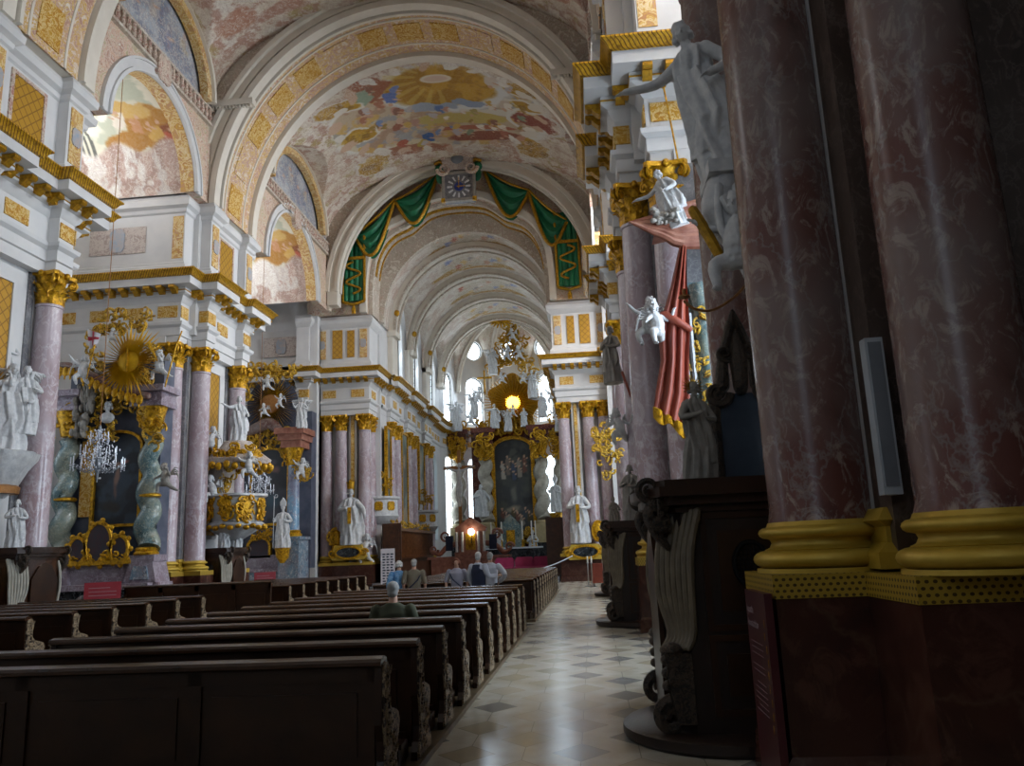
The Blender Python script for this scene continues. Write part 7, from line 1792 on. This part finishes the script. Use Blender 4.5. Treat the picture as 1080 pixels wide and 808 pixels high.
# ================================================================ HIGH ALTAR
HY = 63.6; K = lambda px, py, dy=0: at(px, py, HY + dy); O = K(542, 600); ox = O.x
T = thing('high_altar', 'towering rococo high altar with dark altarpiece, twisted columns and red entablature', 'altar', (ox, HY, .28))
def rel(px, py, dy=0): p = K(px, py, dy); return (p.x - ox, dy, p.z - .28)
MB().box(-4.4, 4.2, -2.6, 1.5, 0, .3).box(-4.0, 3.8, -2.2, 1.5, .3, .6).build('altar_steps', 'grey_marble', T, smooth=False)
MB().box(-2.6, 2.2, -1.9, -.9, .6, 1.5).build('altar_table', 'black_marble', T, smooth=False); MB().box(-2.8, 2.4, -2.0, -.9, 1.5, 1.62).build('table_cloth', 'white_cloth', T, smooth=False)
MB().box(-4.8, -1.9, -.6, .6, .6, 3.2).box(1.7, 4.6, -.6, .6, .6, 3.2).box(-1.9, 1.7, -.2, .6, .6, 3.9).build('substructure', 'dark_red_marble', T, smooth=False)
MB().box(-4.95, -1.9, -.7, .7, .6, 1.9).box(1.7, 4.75, -.7, .7, .6, 1.9).build('black_plinth', 'black_marble', T, smooth=False)
pz0, pz1 = rel(543, 560)[2], rel(543, 464)[2]; px0, px1 = rel(523, 500)[0], rel(561, 500)[0]; pw = px1 - px0; pcx = (px0 + px1) / 2
def paint_high(U, W, V):
    p = Paint(V[:, 0], V[:, 2], '3a3e40', 101); p.nz('4c5048', .8, .45, .6); p.nz('24282c', 1.0, .5, .62, 9); c, z = 0, (V[:, 2].max() + V[:, 2].min()) / 2
    p.blob(c, z - 1.9, .9, .3, '8a8270', 0, .7, .5); p.blob(c, z - .8, .3, 1.0, '6c6c64', 0, .5, .6)
    for q in range(14): p.figure((q % 5 - 2) * .45, z + .7 + (q * 5 % 7) * .2, .75, ('a8a094', '74665c', '3c4c64', '8c8478', '6c4438')[q % 5])
    for q in range(8): p.figure(-1.0 + q * .3, z - 2.2 - (q % 3) * .3, .8, ('6c4438', '8a8478', '3a4650', '54482c')[q % 4])
    return p.c
fr, _ = frame_arched(MB(), pw, pz0, pz1, .28, -.55, -.1, .8); f = fr.build('picture_frame', 'gold', T, smooth=False); f.location = (pcx, 0, 0)
cv = canvas('altarpiece', pw, pz0, pz1, -.3, paint_high, T, .8); cv.location = (pcx, 0, 0)
MB().box(-3.0, 2.7, -.1, .5, 3.3, 11.0).build('back_wall', 'dark_red_marble', T, smooth=False)
for i, px_ in enumerate((484, 513, 571, 592)):
    x = rel(px_, 500)[0]; dy = (-.2, -.6, -.6, -.2)[i]; z0 = rel(513, 585)[2]; z1 = rel(513, 445)[2]
    c = MB(); twisted(c, .54, 3.6, 8.6, 3.4, .25, c=(x, dy), n=60); c.build('twisted_column', 'cream_column', T)
    MB().box(x - .65, x + .65, dy - .65, dy + .65, 1.9, 3.3).lathe([(.6, 3.3), (.62, 3.45), (.5, 3.6)], (x, dy, 0), 16).build('column_pedestal', 'altar_cream', T, smooth=False)
    g = MB().lathe([(.4, 8.6), (.5, 9.0), (.7, 9.5)], (x, dy, 0), 14).at((x, dy - .5, 9.0)); rocaille(g, 16, 1.2, 1.2, .3, i + 100, .1); g.at(); g.build('column_capital', 'gold', T)
    MB().box(x - .7, x + .7, dy - .7, dy + .7, 9.5, 10.1).box(x - .8, x + .8, dy - .85, dy + .8, 10.1, 10.5).box(x - .95, x + .95, dy - 1.0, dy + .9, 10.5, 10.9).build('entablature_block', 'dark_red_marble', T, smooth=False)
    rocaille(MB().at((x, dy - .9, 9.9)), 12, 1.4, 1.0, .2, i + 110, .1).at().build('gilt_mask', 'gold', T)

g = MB()
for i, (a, b, w, h, n_) in enumerate(((541, 372, 2.6, 2.4, 42), (541, 352, 1.2, 1.4, 14), (524, 395, 1.4, 1.6, 16), (560, 395, 1.4, 1.8, 18), (541, 452, 3.0, 1.0, 26), (541, 572, 2.4, 1.0, 22), (511, 455, 1.8, 1.4, 16), (575, 455, 1.8, 1.6, 16), (484, 460, 1.2, 1.8, 14), (541, 560, 4.0, .5, 16), (598, 430, 1.2, 1.4, 12))):
    p = rel(a, b); m = MB().at((p[0], -.9, p[2])); rocaille(m, n_, w, h, .4, i + 120, .1); m.at(); m.build('gilt_rocaille', 'gilt_rocaille' if i % 2 else 'gold_leaf_dark', T)
p = rel(541, 585); m = MB().box(-.8, .8, -1.4, -.6, 1.6, 3.2).prism([(-.8, 3.2), (.8, 3.2), (.4, 3.7), (0, 4.1), (-.4, 3.7)], -1.3, -.7, 'y'); m.build('tabernacle', 'green_marble', T, smooth=False)
MB().box(-.32, .32, -1.46, -1.4, 1.8, 2.9).ell((0, -1.45, 2.4), (.25, .12, .4)).build('tabernacle_door', 'gold', T)
# gloria with the glowing golden window
gl = thing('gloria', 'gilded ray glory with a shining golden sun window above the altarpiece', 'sunburst', K(541, 425, -1.0))
sunburst(MB(), 40, .6, 2.6, 11, .1).build('rays', 'gold', gl)
m = MB()
for k in range(64): a = 2 * PI * k / 64; m.tube([(1.0 * cos(a), .2, 1.0 * sin(a)), (2.3 * cos(a), .25, 2.3 * sin(a))], .03, 4)
m.build('fine_rays', 'gold_leaf_dark', gl)
MB().prism([(2.0 * cos(a) * (1 + .12 * cos(7 * a)), 2.3 * sin(a) * (1 + .1 * sin(5 * a))) for a in [2 * PI * k / 56 for k in range(56)]], .35, .5, 'y').build('back_shell', 'gold_leaf_dark', gl, smooth=False)
m = MB(); sunburst(m, 22, .42, .75, 2, .05); m.at((0, -.15, 0), 0, PI / 2).lathe([(.01, .12), (.45, .08), (.5, 0), (.01, 0)], n=24); m.at(); m.build('shining_sun', 'golden_window', gl)
li = 0
for (a, b, k, rz, h, lab) in ((520, 395, 'angel', .5, 2.2, 'upper left white angel of the gloria'), (500, 440, 'angel', .6, 2.0, 'white angel left of the altar entablature'), (522, 452, 'orator', 0, 2.0, 'white figure below the glowing sun, left'), (536, 455, 'angel', .3, 1.8, 'white figure directly below the glowing sun'), (562, 420, 'angel', -.5, 2.3, 'white angel right of the glowing sun'), (572, 440, 'orator', -.6, 2.0, 'lower white angel right of the glowing sun'), (553, 450, 'saint', 0, 1.5, 'small white figure right below the glowing sun'), (590, 455, 'angel', -.4, 2.2, 'white angel on the right altar entablature'), (482, 455, 'angel', .4, 2.4, 'white angel on the left altar entablature'),
    (525, 590, 'saint', .2, 2.2, 'white statue left of the high altar tabernacle'), (563, 590, 'saint', -.2, 2.2, 'white statue right of the high altar tabernacle'), (508, 545, 'king', .3, 2.5, 'tall pale statue left of the altarpiece'), (587, 540, 'bishop', -.3, 2.9, 'tall pale statue before the right apse window'), (513, 600, 'angel', .3, 1.8, 'gilt white angel at the left end of the high altar')):
    p = K(a, b, -1.4); statue('angel' if k == 'angel' else 'statue', (k, li % 2), 'statue_white', lab, (p.x, p.y, p.z), rz, h, 'angel' if k == 'angel' else 'statue'); li += 1
p = K(587, 541, -1.4); t = thing('statue_console', 'gilt bracket under the pale statue at the right apse window', 'console', p); MB().lathe([(.1, -.9), (.35, -.5), (.55, -.1), (.6, 0)], n=16).box(-.25, .25, 0, 1.4, -.6, -.1).build('bracket', 'gold', t)
for i, (a, b, h) in enumerate(((505, 425, 1.3), (530, 405, 1.0), (552, 405, 1.0), (535, 380, 1.2), (548, 380, 1.2), (497, 450, 1.2), (582, 425, 1.2), (541, 360, 1.1), (541, 440, 1.0))):
    p = K(a, b, -1.5); statue('cherub', ('putto', i % 3), 'statue_white', 'white cherub %s' % ('left of the glowing sun by the apse window', 'just above the glowing sun, left', 'just above the glowing sun, right', 'left below the altar crown', 'right below the altar crown', 'on the left entablature near the apse window', 'among the angels right of the sun', 'at the very top of the high altar', 'centred beneath the glowing sun')[i], p, 0, h, 'cherub', 'cherubs of the high altar')
for i, a in enumerate((519, 530, 552, 562, 566)):
    p = K(a, 590, -1.6); t = thing('altar_candle', 'tall white candle on the high altar table, number %s from the left' % ('one', 'two', 'three', 'four', 'five')[i], 'candle', (p.x, HY - 1.6, 1.9)); MB().lathe([(.14, 0), (.05, .1), (.05, .5), (.1, .55)], n=10).build('candlestick', 'gold', t); MB().lathe([(.05, .55), (.05, 1.9), (0, 1.95)], n=8).build('candle', 'candle', t)
t = thing('gilt_cross', 'gilt cross at the left of the gloria', 'cross', K(511, 401, -1.2)); MB().box(-.07, .07, -.05, .05, -1.2, .8).box(-.6, .6, -.05, .05, .1, .26).build('cross_bars', 'gold', t, smooth=False)
